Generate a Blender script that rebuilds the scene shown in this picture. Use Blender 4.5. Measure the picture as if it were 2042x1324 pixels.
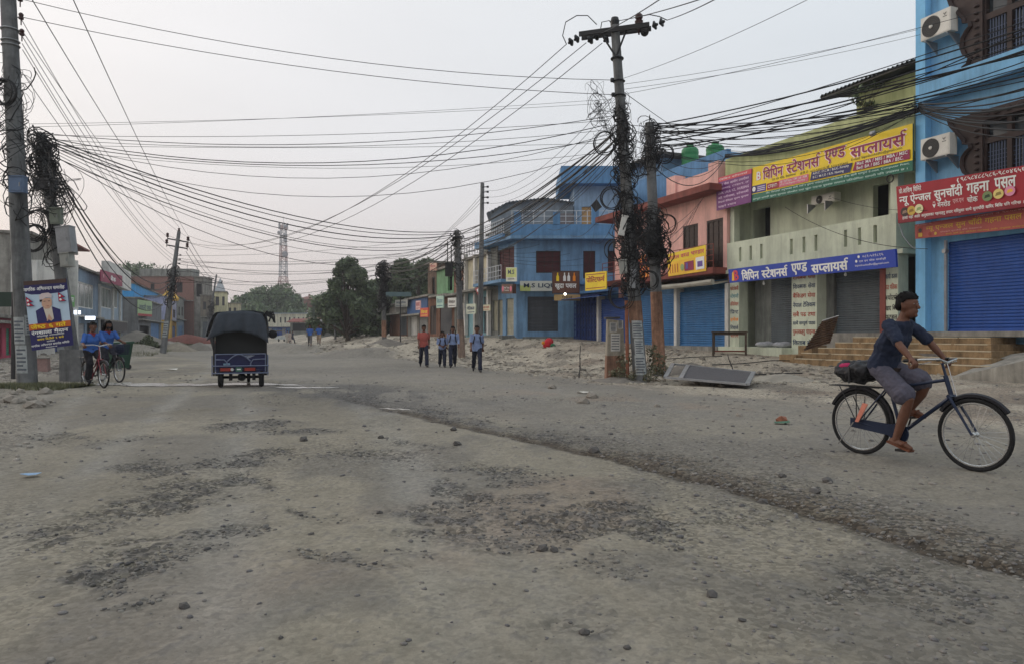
import bpy, math, random
import numpy as np
from mathutils import Vector, Matrix

for o in list(bpy.data.objects): bpy.data.objects.remove(o)
SC = bpy.context.scene
COL = SC.collection
R = math.radians
rng = random.Random(7)
nrg = np.random.default_rng(11)

# ------------------------------------------------------------------ camera, sky, sun, exposure
FPX, CU, HV, CAMZ = 1450.0, 1021.0, 668.0, 1.3      # focal length and horizon measured on the 2042 px photograph
cam = bpy.data.cameras.new('camera')
cam_o = bpy.data.objects.new('camera', cam); COL.objects.link(cam_o)
cam.sensor_width = 36.0; cam.lens = 36.0 * FPX / 2042.0
cam.shift_y = 6.0 / 2042.0
cam.clip_start = 0.05; cam.clip_end = 6000
cam_o.location = (0, 0, CAMZ); cam_o.rotation_euler = (R(90), 0, 0)
SC.camera = cam_o

SUN_EL, SUN_AZ = R(12), R(-62)       # low hazy sun ahead and to the left
W = bpy.data.worlds.new('World'); SC.world = W; W.use_nodes = True
nt = W.node_tree; nt.nodes.clear()
def wn(t, **k):
    n = nt.nodes.new(t)
    for a, b in k.items(): setattr(n, a, b)
    return n
out = wn('ShaderNodeOutputWorld'); bg = wn('ShaderNodeBackground'); 
sky = wn('ShaderNodeTexSky', sky_type='NISHITA', sun_disc=False, sun_elevation=SUN_EL, sun_rotation=SUN_AZ,
         air_density=1.0, dust_density=4.0, ozone_density=1.5)
bg.inputs['Strength'].default_value = 0.10
tc = wn('ShaderNodeTexCoord'); sep = wn('ShaderNodeSeparateXYZ')
ramp = wn('ShaderNodeValToRGB')      # thick evening haze: pinkish at the horizon, pale overhead
nt.links.new(tc.outputs['Generated'], sep.inputs[0]); nt.links.new(sep.outputs['Z'], ramp.inputs[0])
el = ramp.color_ramp.elements
el[0].position = 0.0; el[0].color = (7.1, 6.2, 6.15, 1)
el[1].position = 1.0; el[1].color = (11.4, 12.0, 12.6, 1)
for p, c in ((0.10, (7.5, 6.9, 6.9)), (0.25, (8.4, 8.3, 8.45)), (0.45, (9.4, 9.4, 9.55))):
    e = el.new(p); e.color = (*c, 1)
# cooler towards the right of the street, brighter on the sun's side
azr = wn('ShaderNodeMapRange'); azr.inputs[1].default_value = -0.7; azr.inputs[2].default_value = 0.75
nt.links.new(sep.outputs['X'], azr.inputs[0])
tint = wn('ShaderNodeMix', data_type='RGBA'); tint.inputs[6].default_value = (1.04, 1.0, 0.97, 1); tint.inputs[7].default_value = (0.74, 0.82, 0.87, 1)
nt.links.new(azr.outputs[0], tint.inputs[0])
mul = wn('ShaderNodeMix', data_type='RGBA', blend_type='MULTIPLY'); mul.inputs[0].default_value = 1
nt.links.new(ramp.outputs[0], mul.inputs[6]); nt.links.new(tint.outputs[2], mul.inputs[7])
mx = wn('ShaderNodeMix', data_type='RGBA'); mx.inputs[0].default_value = 0.86
nt.links.new(sky.outputs[0], mx.inputs[6]); nt.links.new(mul.outputs[2], mx.inputs[7])
cl = wn('ShaderNodeTexNoise'); cl.inputs['Scale'].default_value = 1.6; cl.inputs['Detail'].default_value = 4
clm = wn('ShaderNodeMapping'); clm.inputs['Scale'].default_value = (1, 1, 3.5); nt.links.new(tc.outputs['Generated'], clm.inputs[0]); nt.links.new(clm.outputs[0], cl.inputs['Vector'])
clr = wn('ShaderNodeMapRange'); clr.inputs[1].default_value = .3; clr.inputs[2].default_value = .7; clr.inputs[3].default_value = .955; clr.inputs[4].default_value = 1.04; nt.links.new(cl.outputs[0], clr.inputs[0])
cls = wn('ShaderNodeVectorMath', operation='SCALE'); nt.links.new(mx.outputs[2], cls.inputs[0]); nt.links.new(clr.outputs[0], cls.inputs['Scale'])
nt.links.new(cls.outputs[0], bg.inputs['Color']); nt.links.new(bg.outputs[0], out.inputs[0])

sun = bpy.data.lights.new('sun', 'SUN'); sun.energy = 0.55; sun.angle = R(20); sun.color = (1.0, 0.86, 0.74)
sun_o = bpy.data.objects.new('sun', sun); COL.objects.link(sun_o)
sd = Vector((math.sin(SUN_AZ) * math.cos(SUN_EL), math.cos(SUN_AZ) * math.cos(SUN_EL), math.sin(SUN_EL)))
sun_o.rotation_euler = sd.to_track_quat('Z', 'Y').to_euler()
SC.view_settings.view_transform = 'Standard'; SC.view_settings.look = 'None'
SC.view_settings.exposure = 0.2; SC.view_settings.gamma = 1.0

# ------------------------------------------------------------------ helpers
def P(u, v, D):
    """world point seen at photo pixel (u, v), D metres ahead"""
    return Vector(((u - CU) * D / FPX, D, CAMZ - (v - HV) * D / FPX))
def s2l(c):
    return tuple((x / 255 / 12.92) if x / 255 <= .04045 else ((x / 255 + .055) / 1.055) ** 2.4 for x in c)

_M = {}
def M(name, col, rough=.8, var=.18, scale=5.0, streak=0.0, bump=0.0, metal=0.0, spec=.35, bscale=40.0, emit=0.0, alpha=1.0):
    if name in _M: return _M[name]
    var *= 1.35; streak *= 1.5
    m = bpy.data.materials.new(name); m.use_nodes = True; _M[name] = m
    t = m.node_tree; b = t.nodes['Principled BSDF']
    c = s2l(col)
    b.inputs['Roughness'].default_value = rough; b.inputs['Metallic'].default_value = metal
    b.inputs['Specular IOR Level'].default_value = spec
    N, L = t.nodes.new, t.links.new
    tx = N('ShaderNodeTexCoord')
    n1 = N('ShaderNodeTexNoise'); n1.inputs['Scale'].default_value = scale; n1.inputs['Detail'].default_value = 9; n1.inputs['Roughness'].default_value = .68
    L(tx.outputs['Object'], n1.inputs['Vector'])
    mr = N('ShaderNodeMapRange'); mr.inputs[1].default_value = .3; mr.inputs[2].default_value = .7
    mr.inputs[3].default_value = 1 - var; mr.inputs[4].default_value = 1 + var * .5
    L(n1.outputs[0], mr.inputs[0])
    fac = mr.outputs[0]
    if streak:
        mp = N('ShaderNodeMapping'); mp.inputs['Scale'].default_value = (2.2, 2.2, .3); L(tx.outputs['Object'], mp.inputs[0])
        n2 = N('ShaderNodeTexNoise'); n2.inputs['Scale'].default_value = 1.0; n2.inputs['Detail'].default_value = 9; n2.inputs['Roughness'].default_value = .7
        L(mp.outputs[0], n2.inputs['Vector'])
        m2 = N('ShaderNodeMapRange'); m2.inputs[1].default_value = .36; m2.inputs[2].default_value = .56
        m2.inputs[3].default_value = 1 - streak; m2.inputs[4].default_value = 1
        L(n2.outputs[0], m2.inputs[0])
        mm = N('ShaderNodeMath'); mm.operation = 'MULTIPLY'; L(fac, mm.inputs[0]); L(m2.outputs[0], mm.inputs[1]); fac = mm.outputs[0]
    vm = N('ShaderNodeVectorMath'); vm.operation = 'SCALE'; vm.inputs[0].default_value = c; L(fac, vm.inputs['Scale'])
    L(vm.outputs[0], b.inputs['Base Color'])
    if emit:
        b.inputs['Emission Color'].default_value = (*c, 1); b.inputs['Emission Strength'].default_value = emit
    if bump:
        n3 = N('ShaderNodeTexNoise'); n3.inputs['Scale'].default_value = bscale; n3.inputs['Detail'].default_value = 5
        L(tx.outputs['Object'], n3.inputs['Vector'])
        bp = N('ShaderNodeBump'); bp.inputs['Strength'].default_value = bump; bp.inputs['Distance'].default_value = .02
        L(n3.outputs[0], bp.inputs['Height']); L(bp.outputs[0], b.inputs['Normal'])
    return m

def brick_mat(name, c1, c2, mortar, scale=1.0):
    if name in _M: return _M[name]
    m = M(name, c1, .9, .25, 2, .25)
    t = m.node_tree; N, L = t.nodes.new, t.links.new; b = t.nodes['Principled BSDF']
    tx = N('ShaderNodeTexCoord'); sp = N('ShaderNodeSeparateXYZ'); cb = N('ShaderNodeCombineXYZ')
    ad = N('ShaderNodeMath'); L(tx.outputs['Object'], sp.inputs[0]); L(sp.outputs[0], ad.inputs[0]); L(sp.outputs[1], ad.inputs[1])
    L(ad.outputs[0], cb.inputs[0]); L(sp.outputs[2], cb.inputs[1])
    br = N('ShaderNodeTexBrick'); br.inputs['Scale'].default_value = scale
    br.inputs['Color1'].default_value = (*s2l(c1), 1); br.inputs['Color2'].default_value = (*s2l(c2), 1); br.inputs['Mortar'].default_value = (*s2l(mortar), 1)
    br.inputs['Brick Width'].default_value = .24; br.inputs['Row Height'].default_value = .08; br.inputs['Mortar Size'].default_value = .012
    L(cb.outputs[0], br.inputs['Vector'])
    old = b.inputs['Base Color'].links[0].from_socket
    mxn = N('ShaderNodeMix'); mxn.data_type = 'RGBA'; mxn.inputs[0].default_value = .6
    L(old, mxn.inputs[6]); L(br.outputs[0], mxn.inputs[7]); L(mxn.outputs[2], b.inputs['Base Color'])
    return m

class MB:
    """collects shapes, links them as ONE mesh object (world coordinates in, parent-local out)"""
    def __init__(s, T=None): s.v = []; s.f = []; s.m = []; s.T = T
    def add(s, vs, fs, m=0):
        n = len(s.v); T = s.T
        s.v += [tuple(T @ Vector(p)) if T is not None else tuple(p) for p in vs]
        s.f += [tuple(i + n for i in f) for f in fs]; s.m += [m] * len(fs); return s
    def box(s, x0, x1, y0, y1, z0, z1, m=0):
        if x0 > x1: x0, x1 = x1, x0
        if y0 > y1: y0, y1 = y1, y0
        if z0 > z1: z0, z1 = z1, z0
        return s.add([(x0,y0,z0),(x1,y0,z0),(x1,y1,z0),(x0,y1,z0),(x0,y0,z1),(x1,y0,z1),(x1,y1,z1),(x0,y1,z1)],
              [(0,3,2,1),(4,5,6,7),(0,1,5,4),(1,2,6,5),(2,3,7,6),(3,0,4,7)], m)
    def hexa(s, p, m=0):      # 8 points: bottom ring 0-3, top ring 4-7
        return s.add(p, [(0,3,2,1),(4,5,6,7),(0,1,5,4),(1,2,6,5),(2,3,7,6),(3,0,4,7)], m)
    def slab(s, q, d, m=0):   # quad (or polygon) q extruded by vector d
        q = [Vector(p) for p in q]; d = Vector(d); n = len(q)
        vs = q + [p + d for p in q]
        fs = [tuple(range(n - 1, -1, -1)), tuple(range(n, 2 * n))] + [(i, (i+1) % n, n + (i+1) % n, n + i) for i in range(n)]
        return s.add(vs, fs, m)
    def tube(s, pts, r, n=8, m=0, caps=True):
        pts = [Vector(p) for p in pts]; k = len(pts)
        rs = r if isinstance(r, (list, tuple)) else [r] * k
        vs, fs = [], []; up = None
        for i, p in enumerate(pts):
            t = (pts[min(i+1, k-1)] - pts[max(i-1, 0)])
            t = t.normalized() if t.length > 1e-9 else Vector((0,0,1))
            if up is None: up = Vector((0,0,1)) if abs(t.z) < .9 else Vector((1,0,0))
            a = t.cross(up)
            if a.length < 1e-6: a = t.orthogonal()
            a.normalize(); b = a.cross(t).normalized(); up = b
            for j in range(n):
                w = 2 * math.pi * j / n
                vs.append(p + a * (math.cos(w) * rs[i]) + b * (math.sin(w) * rs[i]))
        for i in range(k - 1):
            for j in range(n):
                fs.append((i*n+j, i*n+(j+1) % n, (i+1)*n+(j+1) % n, (i+1)*n+j))
        if caps: fs += [tuple(range(n-1, -1, -1)), tuple((k-1)*n + j for j in range(n))]
        return s.add(vs, fs, m)
    def lathe(s, prof, c, n=12, m=0, axis=(0,0,1)):
        ax = Vector(axis).normalized(); c = Vector(c)
        a = ax.orthogonal().normalized(); b = ax.cross(a); vs, fs = [], []
        for r, z in prof:
            for j in range(n):
                w = 2 * math.pi * j / n; vs.append(c + ax * z + a * (math.cos(w) * r) + b * (math.sin(w) * r))
        for i in range(len(prof) - 1):
            for j in range(n): fs.append((i*n+j, i*n+(j+1) % n, (i+1)*n+(j+1) % n, (i+1)*n+j))
        fs += [tuple(range(n-1, -1, -1)), tuple((len(prof)-1)*n + j for j in range(n))]
        return s.add(vs, fs, m)
    def torus(s, c, Rr, r, axis=(0,1,0), n=32, k=8, m=0, a0=0., a1=2*math.pi):
        ax = Vector(axis).normalized(); c = Vector(c); a = ax.orthogonal().normalized()
        if abs(ax.z) < .9:
            a = Vector((0,0,1)) - ax * ax.z; a.normalize()
        b = ax.cross(a); full = abs(a1 - a0 - 2*math.pi) < 1e-6; vs, fs = [], []
        N = n if full else n + 1
        for i in range(N):
            w = a0 + (a1 - a0) * i / n; d = a * math.cos(w) + b * math.sin(w)
            for j in range(k):
                q = 2*math.pi*j/k; vs.append(c + d * (Rr + r * math.cos(q)) + ax * (r * math.sin(q)))
        for i in range(n):
            for j in range(k):
                i2 = (i+1) % N; fs.append((i*k+j, i2*k+j, i2*k+(j+1) % k, i*k+(j+1) % k))
        return s.add(vs, fs, m)
    def ball(s, c, r, n=10, k=7, m=0):
        rx, ry, rz = (r, r, r) if not isinstance(r, (tuple, list)) else r
        vs, fs = [], []; c = Vector(c)
        for i in range(k + 1):
            th = math.pi * i / k
            for j in range(n):
                ph = 2*math.pi*j/n; vs.append(c + Vector((rx*math.sin(th)*math.cos(ph), ry*math.sin(th)*math.sin(ph), rz*math.cos(th))))
        for i in range(k):
            for j in range(n): fs.append((i*n+j, (i+1)*n+j, (i+1)*n+(j+1) % n, i*n+(j+1) % n))
        return s.add(vs, fs, m)
    def wall(s, x0, x1, z0, z1, y0, y1, holes=(), m=0):
        """upright wall between y0 and y1 with rectangular holes (a0,a1,b0,b1), clean reveals"""
        xs = sorted({x0, x1, *[min(max(h[i], x0), x1) for h in holes for i in (0, 1)]})
        zs = sorted({z0, z1, *[min(max(h[i], z0), z1) for h in holes for i in (2, 3)]})
        solid = {}
        for i in range(len(xs)-1):
            for j in range(len(zs)-1):
                cx, cz = (xs[i]+xs[i+1])/2, (zs[j]+zs[j+1])/2
                solid[i, j] = not any(h[0] < cx < h[1] and h[2] < cz < h[3] for h in holes)
        for (i, j), ok in solid.items():
            if not ok: continue
            a, b, c, d = xs[i], xs[i+1], zs[j], zs[j+1]
            s.add([(a,y0,c),(b,y0,c),(b,y0,d),(a,y0,d)], [(0,1,2,3)], m)
            s.add([(a,y1,c),(b,y1,c),(b,y1,d),(a,y1,d)], [(3,2,1,0)], m)
            if not solid.get((i-1, j)): s.add([(a,y0,c),(a,y0,d),(a,y1,d),(a,y1,c)], [(0,1,2,3)], m)
            if not solid.get((i+1, j)): s.add([(b,y0,c),(b,y1,c),(b,y1,d),(b,y0,d)], [(0,1,2,3)], m)
            if not solid.get((i, j-1)): s.add([(a,y0,c),(a,y1,c),(b,y1,c),(b,y0,c)], [(0,1,2,3)], m)
            if not solid.get((i, j+1)): s.add([(a,y0,d),(b,y0,d),(b,y1,d),(a,y1,d)], [(0,1,2,3)], m)
        return s
    def shutter(s, x0, x1, z0, z1, y, pitch=.085, d=.022, m=0):
        """ribbed roller shutter curtain"""
        n = max(3, int(round((z1 - z0) / pitch))); prof = []
        for i in range(n):
            z = z0 + (z1 - z0) * i / n; h = (z1 - z0) / n
            prof += [(y, z), (y - d, z + h*.3), (y - d, z + h*.62), (y, z + h*.92)]
        prof.append((y, z1)); vs, fs = [], []
        for (yy, z) in prof: vs += [(x0, yy, z), (x1, yy, z)]
        for i in range(len(prof)-1): fs.append((2*i, 2*i+1, 2*i+3, 2*i+2))
        s.add(vs, fs, m)
        return s.box(x0, x1, y - .045, y - .003, z0 - .001, z0 + .07, m)
    def build(s, name, mats, parent=None, smooth=False, label=None, ang=40):
        me = bpy.data.meshes.new(name)
        off = Vector(parent_world(parent)) if parent is not None else Vector((0,0,0))
        v = np.array(s.v, dtype=np.float64).reshape(-1, 3) - np.array(off)
        me.from_pydata(v.tolist(), [], s.f)
        mats = mats if isinstance(mats, (list, tuple)) else [mats]
        for m in mats: me.materials.append(m)
        if len(mats) > 1: me.polygons.foreach_set('material_index', s.m)
        if smooth:
            me.shade_smooth(); me.set_sharp_from_angle(angle=R(ang))
        me.update()
        o = bpy.data.objects.new(name, me); COL.objects.link(o)
        if parent is not None: o.parent = parent
        if label: o['label'] = label
        return o

def parent_world(o):
    p = Vector((0,0,0))
    while o is not None: p = p + o.location; o = o.parent
    return p
def tag(o, label, cat, group=None, kind=None):
    if label: o['label'] = label
    if cat: o['category'] = cat
    if group: o['group'] = group
    if kind: o['kind'] = kind
    return o
def thing(name, label, cat, loc=(0,0,0), group=None):
    o = bpy.data.objects.new(name, None); COL.objects.link(o); o.location = loc; o.empty_display_size = .2
    return tag(o, label, cat, group)
def dup(root, loc, rz=None, label=None, scale=None):
    def cp(o, par):
        c = o.copy(); COL.objects.link(c)
        if par is not None: c.parent = par
        for ch in o.children: cp(ch, c)
        return c
    r = cp(root, None); r.location = loc
    if rz is not None: r.rotation_euler[2] = rz
    if scale: r.scale = (scale,)*3
    if label: r['label'] = label
    return r

class Fac:
    """an upright plane: origin (ox, oy), local x along ang, outward normal = (sin, -cos)"""
    def __init__(s, ox, oy, ang):
        s.o = (ox, oy); s.c, s.s = math.cos(ang), math.sin(ang); s.ang = ang
        s.T = Matrix.Translation((ox, oy, 0)) @ Matrix.Rotation(ang, 4, 'Z')
    def at(s, u, v, off=0.):
        k = (u - CU) / FPX; ox, oy = s.o[0] + off * s.s, s.o[1] - off * s.c
        a = (k * oy - ox) / (s.c - k * s.s); D = oy + a * s.s
        return a, CAMZ - (v - HV) * D / FPX
    def rect(s, u0, v0, u1, v1, off=0.):
        a0 = s.at(u0, HV, off)[0]; a1 = s.at(u1, HV, off)[0]
        zt = s.at((u0+u1)/2, v0, off)[1]; zb = s.at((u0+u1)/2, v1, off)[1]
        return (min(a0, a1), max(a0, a1), zb, zt)
    def w(s, a, z, off=0.):
        return s.T @ Vector((a, -off, z))
    def pt(s, u, v, off=0.):
        a, z = s.at(u, v, off); return s.w(a, z, off)
    def mb(s): return MB(s.T)

# ------------------------------------------------------------------ lettering (built-in font, own Devanagari shaping)
_G = {}
def _mesh_of(txt, bold):
    c = bpy.data.curves.new('t', 'FONT'); c.body = txt; c.size = 1; c.resolution_u = 2; c.offset = bold
    o = bpy.data.objects.new('t', c); COL.objects.link(o); bpy.context.view_layer.update()
    me = bpy.data.meshes.new_from_object(o.evaluated_get(bpy.context.evaluated_depsgraph_get()))
    v = [(p.co.x, p.co.y) for p in me.vertices]; f = [tuple(p.vertices) for p in me.polygons]
    bpy.data.objects.remove(o); bpy.data.curves.remove(c); bpy.data.meshes.remove(me)
    return v, f
def glyph(ch, bold=.014):
    if (ch, bold) not in _G:
        v, f = _mesh_of(ch, bold); w, _ = _mesh_of('|' + ch + '|'*9, bold)
        _G[ch, bold] = (v, f, max(p[0] for p in w) - .428 - 8*.26 - bold)
    return _G[ch, bold]
def _clip(v, f, c):
    V, F = [], []
    for face in f:
        pts = [v[i] for i in face]; res = []
        for i, p in enumerate(pts):
            q = pts[(i+1) % len(pts)]
            if p[0] <= c: res.append(p)
            if (p[0] <= c) != (q[0] <= c):
                t = (c - p[0]) / (q[0] - p[0]); res.append((c, p[1] + t * (q[1] - p[1])))
        if len(res) > 2:
            n = len(V); V += res; F.append(tuple(range(n, n + len(res))))
    return V, F
VIR = '\u094d'; DANDA = set('खगघचजञणतथधनपबभमयलवशषस')
CONS = set(chr(c) for c in range(0x915, 0x93a)); MAT = set(chr(c) for c in list(range(0x93e, 0x94d)) + [0x901, 0x902, 0x903])
def shape(txt, bold=.014):
    V, F = [], []; x = 0.
    def put(v, f, dx):
        n = len(V); V.extend((p[0] + dx, p[1]) for p in v); F.extend(tuple(i + n for i in q) for q in f)
    def stroke(pts, w):
        for a, b in zip(pts, pts[1:]):
            d = math.hypot(b[0]-a[0], b[1]-a[1]) or 1; nx, ny = -(b[1]-a[1])/d*w, (b[0]-a[0])/d*w
            n = len(V); V.extend([(a[0]-nx, a[1]-ny), (b[0]-nx, b[1]-ny), (b[0]+nx, b[1]+ny), (a[0]+nx, a[1]+ny)]); F.append((n, n+1, n+2, n+3))
    i = 0
    while i < len(txt):
        ch = txt[i]
        if ch == ' ': x += .34; i += 1; continue
        if ch not in CONS:
            v, f, a = glyph(ch, bold); put(v, f, x); x += a; i += 1; continue
        cl = [ch]; i += 1
        while i + 1 < len(txt) and txt[i] == VIR and txt[i+1] in CONS: cl.append(txt[i+1]); i += 2
        ms = []
        while i < len(txt) and txt[i] in MAT: ms.append(txt[i]); i += 1
        reph = len(cl) > 1 and cl[0] == 'र'
        if reph: cl = cl[1:]
        rak = len(cl) > 1 and cl[-1] == 'र'
        if rak: cl = cl[:-1]
        if 'ि' in ms:
            v, f, a = glyph('ि', bold); put(v, f, x); x += a
        for c in cl[:-1]:
            v, f, a = glyph(c, bold)
            if c in DANDA: v, f = _clip(v, f, a - .185 - bold); put(v, f, x); x += a - .185 - bold
            else: put(v, f, x); x += a * .82
        v, f, a = glyph(cl[-1], bold); put(v, f, x)
        if rak: stroke([(x + a - .16, .2), (x + a - .42, .0)], .035)
        x += a
        for m in ms:
            if m == 'ि': continue
            v, f, a = glyph(m, bold); put(v, f, x); x += a
        if reph: stroke([(x - .12, .62), (x - .2, .72), (x - .16, .84), (x - .02, .87), (x + .06, .80)], .036)
    return V, F

class Sign:
    """flat board: 4 corners (top-left, top-right, bottom-right, bottom-left as seen), print and lettering laid on it in board coordinates s, t"""
    def __init__(s, tl, tr, br, bl, thick=.05):
        s.q = [Vector(p) for p in (tl, tr, br, bl)]
        s.n = (s.q[1] - s.q[0]).cross(s.q[0] - s.q[3]).normalized()
        if s.n.dot(Vector((0, 0, CAMZ)) - s.q[0]) < 0: s.n = -s.n
        s.th = thick; s.prt = MB(); s.let = MB(); s.pm = []; s.lm = []; s.layer = 0
    def p(s, a, t, lift=0.):
        tl, tr, br, bl = s.q
        top = tl.lerp(tr, a); bot = bl.lerp(br, a)
        return bot.lerp(top, t) + s.n * lift
    def _mi(s, L, m):
        if m not in L: L.append(m)
        return L.index(m)
    def poly(s, pts, m, lift=None):
        if lift is None: s.layer += 1; lift = .003 * s.layer
        s.prt.add([s.p(a, t, lift) for a, t in pts], [tuple(range(len(pts)))], s._mi(s.pm, m)); return s
    def rect(s, a0, t0, a1, t1, m, n=1):
        return s.poly([(a0, t0), (a1, t0), (a1, t1), (a0, t1)], m)
    def disc(s, a, t, rt, m, k=18, ry=1.):
        w = (s.q[1]-s.q[0]).length; h = (s.q[0]-s.q[3]).length; ra = rt * h / w
        return s.poly([(a + ra*math.cos(2*math.pi*i/k), t + rt*ry*math.sin(2*math.pi*i/k)) for i in range(k)], m)
    def text(s, txt, a0, t0, a1, t1, m, bold=.014, lift=None):
        V, F = shape(txt, min(bold, .014))
        ex = max(0, bold - .014)
        if not V: return s
        xs = [p[0] for p in V]; ys = [p[1] for p in V]
        x0, x1, y0, y1 = min(xs), max(xs), min(ys), max(ys)
        if lift is None: lift = .003 * (s.layer + 2)
        s.let.add([s.p(a0 + (x-x0)/(x1-x0)*(a1-a0), t0 + (y-y0)/(y1-y0)*(t1-t0), lift) for x, y in V], F, s._mi(s.lm, m))
        for k, e in enumerate((-ex, ex) if ex > .003 else ()):
            s.let.add([s.p(a0 + (x+e-x0)/(x1-x0)*(a1-a0), t0 + (y+e*.4-y0)/(y1-y0)*(t1-t0), lift + .0008*(k+1)) for x, y in V], F, s._mi(s.lm, m))
        return s
    def done(s, name, label, cat, mat, group=None, parent=None, kind='sign'):
        root = parent
        if root is None: root = thing(name, label, cat, s.p(.5, 0), group)
        b = MB().slab(s.q, -s.n * s.th); b.build('panel', mat, root)
        if s.pm: s.prt.build('print', s.pm, root)
        if s.lm: s.let.build('lettering', s.lm, root)
        return root

def wire_pts(a, b, sag, n=14):
    a, b = Vector(a), Vector(b)
    return [a.lerp(b, i/n) - Vector((0, 0, sag * 4 * (i/n) * (1 - i/n))) for i in range(n + 1)]

# smooth value noise for the ground (numpy)
def vnoise(x, y, seed):
    xi = np.floor(x).astype(np.int64); yi = np.floor(y).astype(np.int64); fx = x - xi; fy = y - yi
    fx = fx*fx*(3-2*fx); fy = fy*fy*(3-2*fy)
    def h(a, b):
        n = (a * 374761393 + b * 668265263 + seed * 974711) & 0xffffffff
        n = ((n ^ (n >> 13)) * 1274126177) & 0xffffffff
        return ((n ^ (n >> 16)) & 0xffff) / 65535.0
    return (h(xi, yi)*(1-fx) + h(xi+1, yi)*fx)*(1-fy) + (h(xi, yi+1)*(1-fx) + h(xi+1, yi+1)*fx)*fy
def fbm(x, y, seed, octs=4, gain=.5):
    t = 0; a = 1; n = 0
    for i in range(octs):
        t = t + a * vnoise(x, y, seed + i); n += a; a *= gain; x = x*2.03 + 17.1; y = y*2.03 - 9.7
    return t / n
def sst(e0, e1, x):
    t = np.clip((x - e0) / (e1 - e0), 0, 1); return t*t*(3-2*t)
# ------------------------------------------------------------------ ground
def x0_right(D): return 23 - 3.2 * sst(46, 50, D)
def gz0(x, y):
    x = np.asarray(x, float); y = np.asarray(y, float)
    s = x - (x0_right(y) - .4076 * y)
    zf = np.clip(.22 + (y - 22) * .033, .2, 1.12)
    z = zf * sst(-9.5, -1.2, s)
    z = z + .004 * np.clip(y - 60, 0, 150)
    # rubble banks either side of the street
    z = z + .55 * sst(.35, .75, fbm(x*.35, y*.2, 3)) * sst(-17, -14, s) * (1 - sst(-8, -5, s)) * sst(40, 46, y) * (1 - sst(75, 90, y))
    l = (-14 - .359 * y) - x
    z = z + .6 * sst(.35, .75, fbm(x*.3, y*.15, 5)) * sst(-8.5, -5.5, l) * (1 - sst(-2, 0, l)) * sst(46, 52, y) * (1 - sst(120, 140, y))
    return z
def gz(x, y): return float(gz0(x, y))

# the muddy gutter line that runs across the street to the lower right, as measured ground points
GUT = [(600, 772), (820, 828), (1100, 889), (1300, 938), (1500, 992), (1800, 1080), (2042, 1150), (2400, 1290)]
GUT = np.array([((u - CU) * CAMZ / (v - HV), FPX * CAMZ / (v - HV)) for u, v in GUT])
def gut_d(x, y):
    """signed distance: positive on the far (right) side"""
    best = np.full(x.shape, 1e9); sg = np.zeros(x.shape)
    for (ax, ay), (bx, by) in zip(GUT[:-1], GUT[1:]):
        dx, dy = bx-ax, by-ay; L2 = dx*dx+dy*dy
        t = np.clip(((x-ax)*dx + (y-ay)*dy) / L2, 0, 1)
        d = np.hypot(x-ax-t*dx, y-ay-t*dy); c = (dx*(y-ay) - dy*(x-ax))
        w = d < best; best = np.where(w, d, best); sg = np.where(w, np.sign(c), sg)
    return best * sg
DARK = [(240,1025,115,42,1), (420,1000,70,22,.8), (250,1140,150,26,.8), (1080,1050,210,26,1), (980,1000,120,22,.7), (1000,945,100,14,.6), (480,963,75,10,.9),
        (360,930,150,16,.7), (560,905,120,10,.6), (740,1150,130,22,.8), (600,860,110,8,.5), (530,1088,60,12,.8), (1440,1015,110,18,.9), (1250,1040,120,24,.8),
        (330,975,90,14,.7), (160,880,120,14,.45), (500,850,100,7,.5), (250,1205,80,14,.6), (800,900,90,12,.45), (1160,1140,120,22,.6), (700,1020,80,18,.5),
        (1150,1250,140,30,.35), (1750,1180,200,40,.35), (330,1085,120,16,.55), (880,1100,70,12,.5)]
DK = []
for u, v, ru, rv, k in DARK:
    D = FPX*CAMZ/(v-HV); D0 = FPX*CAMZ/(v+rv-HV); D1 = FPX*CAMZ/(v-rv-HV)
    DK.append(((u-CU)*D/FPX, (D0+D1)/2, ru*D/FPX, (D1-D0)/2, k))
def dark_mask(x, y):
    m = np.zeros(x.shape)
    wx = x + 1.1*(fbm(x*1.5, y*1.5, 21)-.5); wy = y + 1.9*(fbm(x*1.5, y*1.1, 22)-.5)
    for cx, cy, rx, ry, k in DK:
        d = ((wx-cx)/rx)**2 + ((wy-cy)/ry)**2
        m = np.maximum(m, k * (1 - sst(.15, 1.7, d)))
    return m

NR, NC = 760, 900
yr = 1.2 * (330/1.2) ** (np.arange(NR)/(NR-1)); tt = np.linspace(-1, 1, NC); tt = np.sign(tt)*np.abs(tt)**1.15
Y = np.repeat(yr[:, None], NC, 1); X = tt[None, :] * (Y * .95 + 5)
g = gut_d(X, Y) + .22*(fbm(X*1.1, Y*1.1, 171)-.5) + .16*(fbm(X*4, Y*4, 172)-.5); dm = dark_mask(X, Y)
n_big = fbm(X*.22, Y*.22, 31); n_mid = fbm(X*1.1, Y*.8, 41); n_fine = fbm(X*7, Y*7, 51, 4, .6); n_vf = fbm(X*24, Y*24, 61, 2)
gravel = np.clip(dm * (.35 + 1.2*sst(.38, .62, fbm(X*2.6, Y*2.0, 45))), 0, 1)
band = .85*sst(.25, .5, fbm(X*.9, Y*.7, 173))*sst(-.18, .15, g) * (1 - sst(.15, .95 + 1.1*(n_mid-.5), g)) * (1 - sst(16, 19, Y))       # dark loose gravel beside the gutter
mud = .9*np.exp(-((g-.05)/.12)**2) * (1 - sst(13, 17, Y)) * sst(.25, .5, n_mid + .15)
s_r = X - (x0_right(Y) - .4076*Y); s_l = (-14 - .359*Y) - X
verge_r = sst(-13.2 + 2.5*(n_big-.5), -11.5 + 2.5*(n_big-.5), s_r)
verge_r = np.maximum(verge_r, 0)
edge_l = X - (-.359*Y - 6.2 + .9*(fbm(X*.3, Y*.3, 77)-.5)*2)     # left road edge
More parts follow.
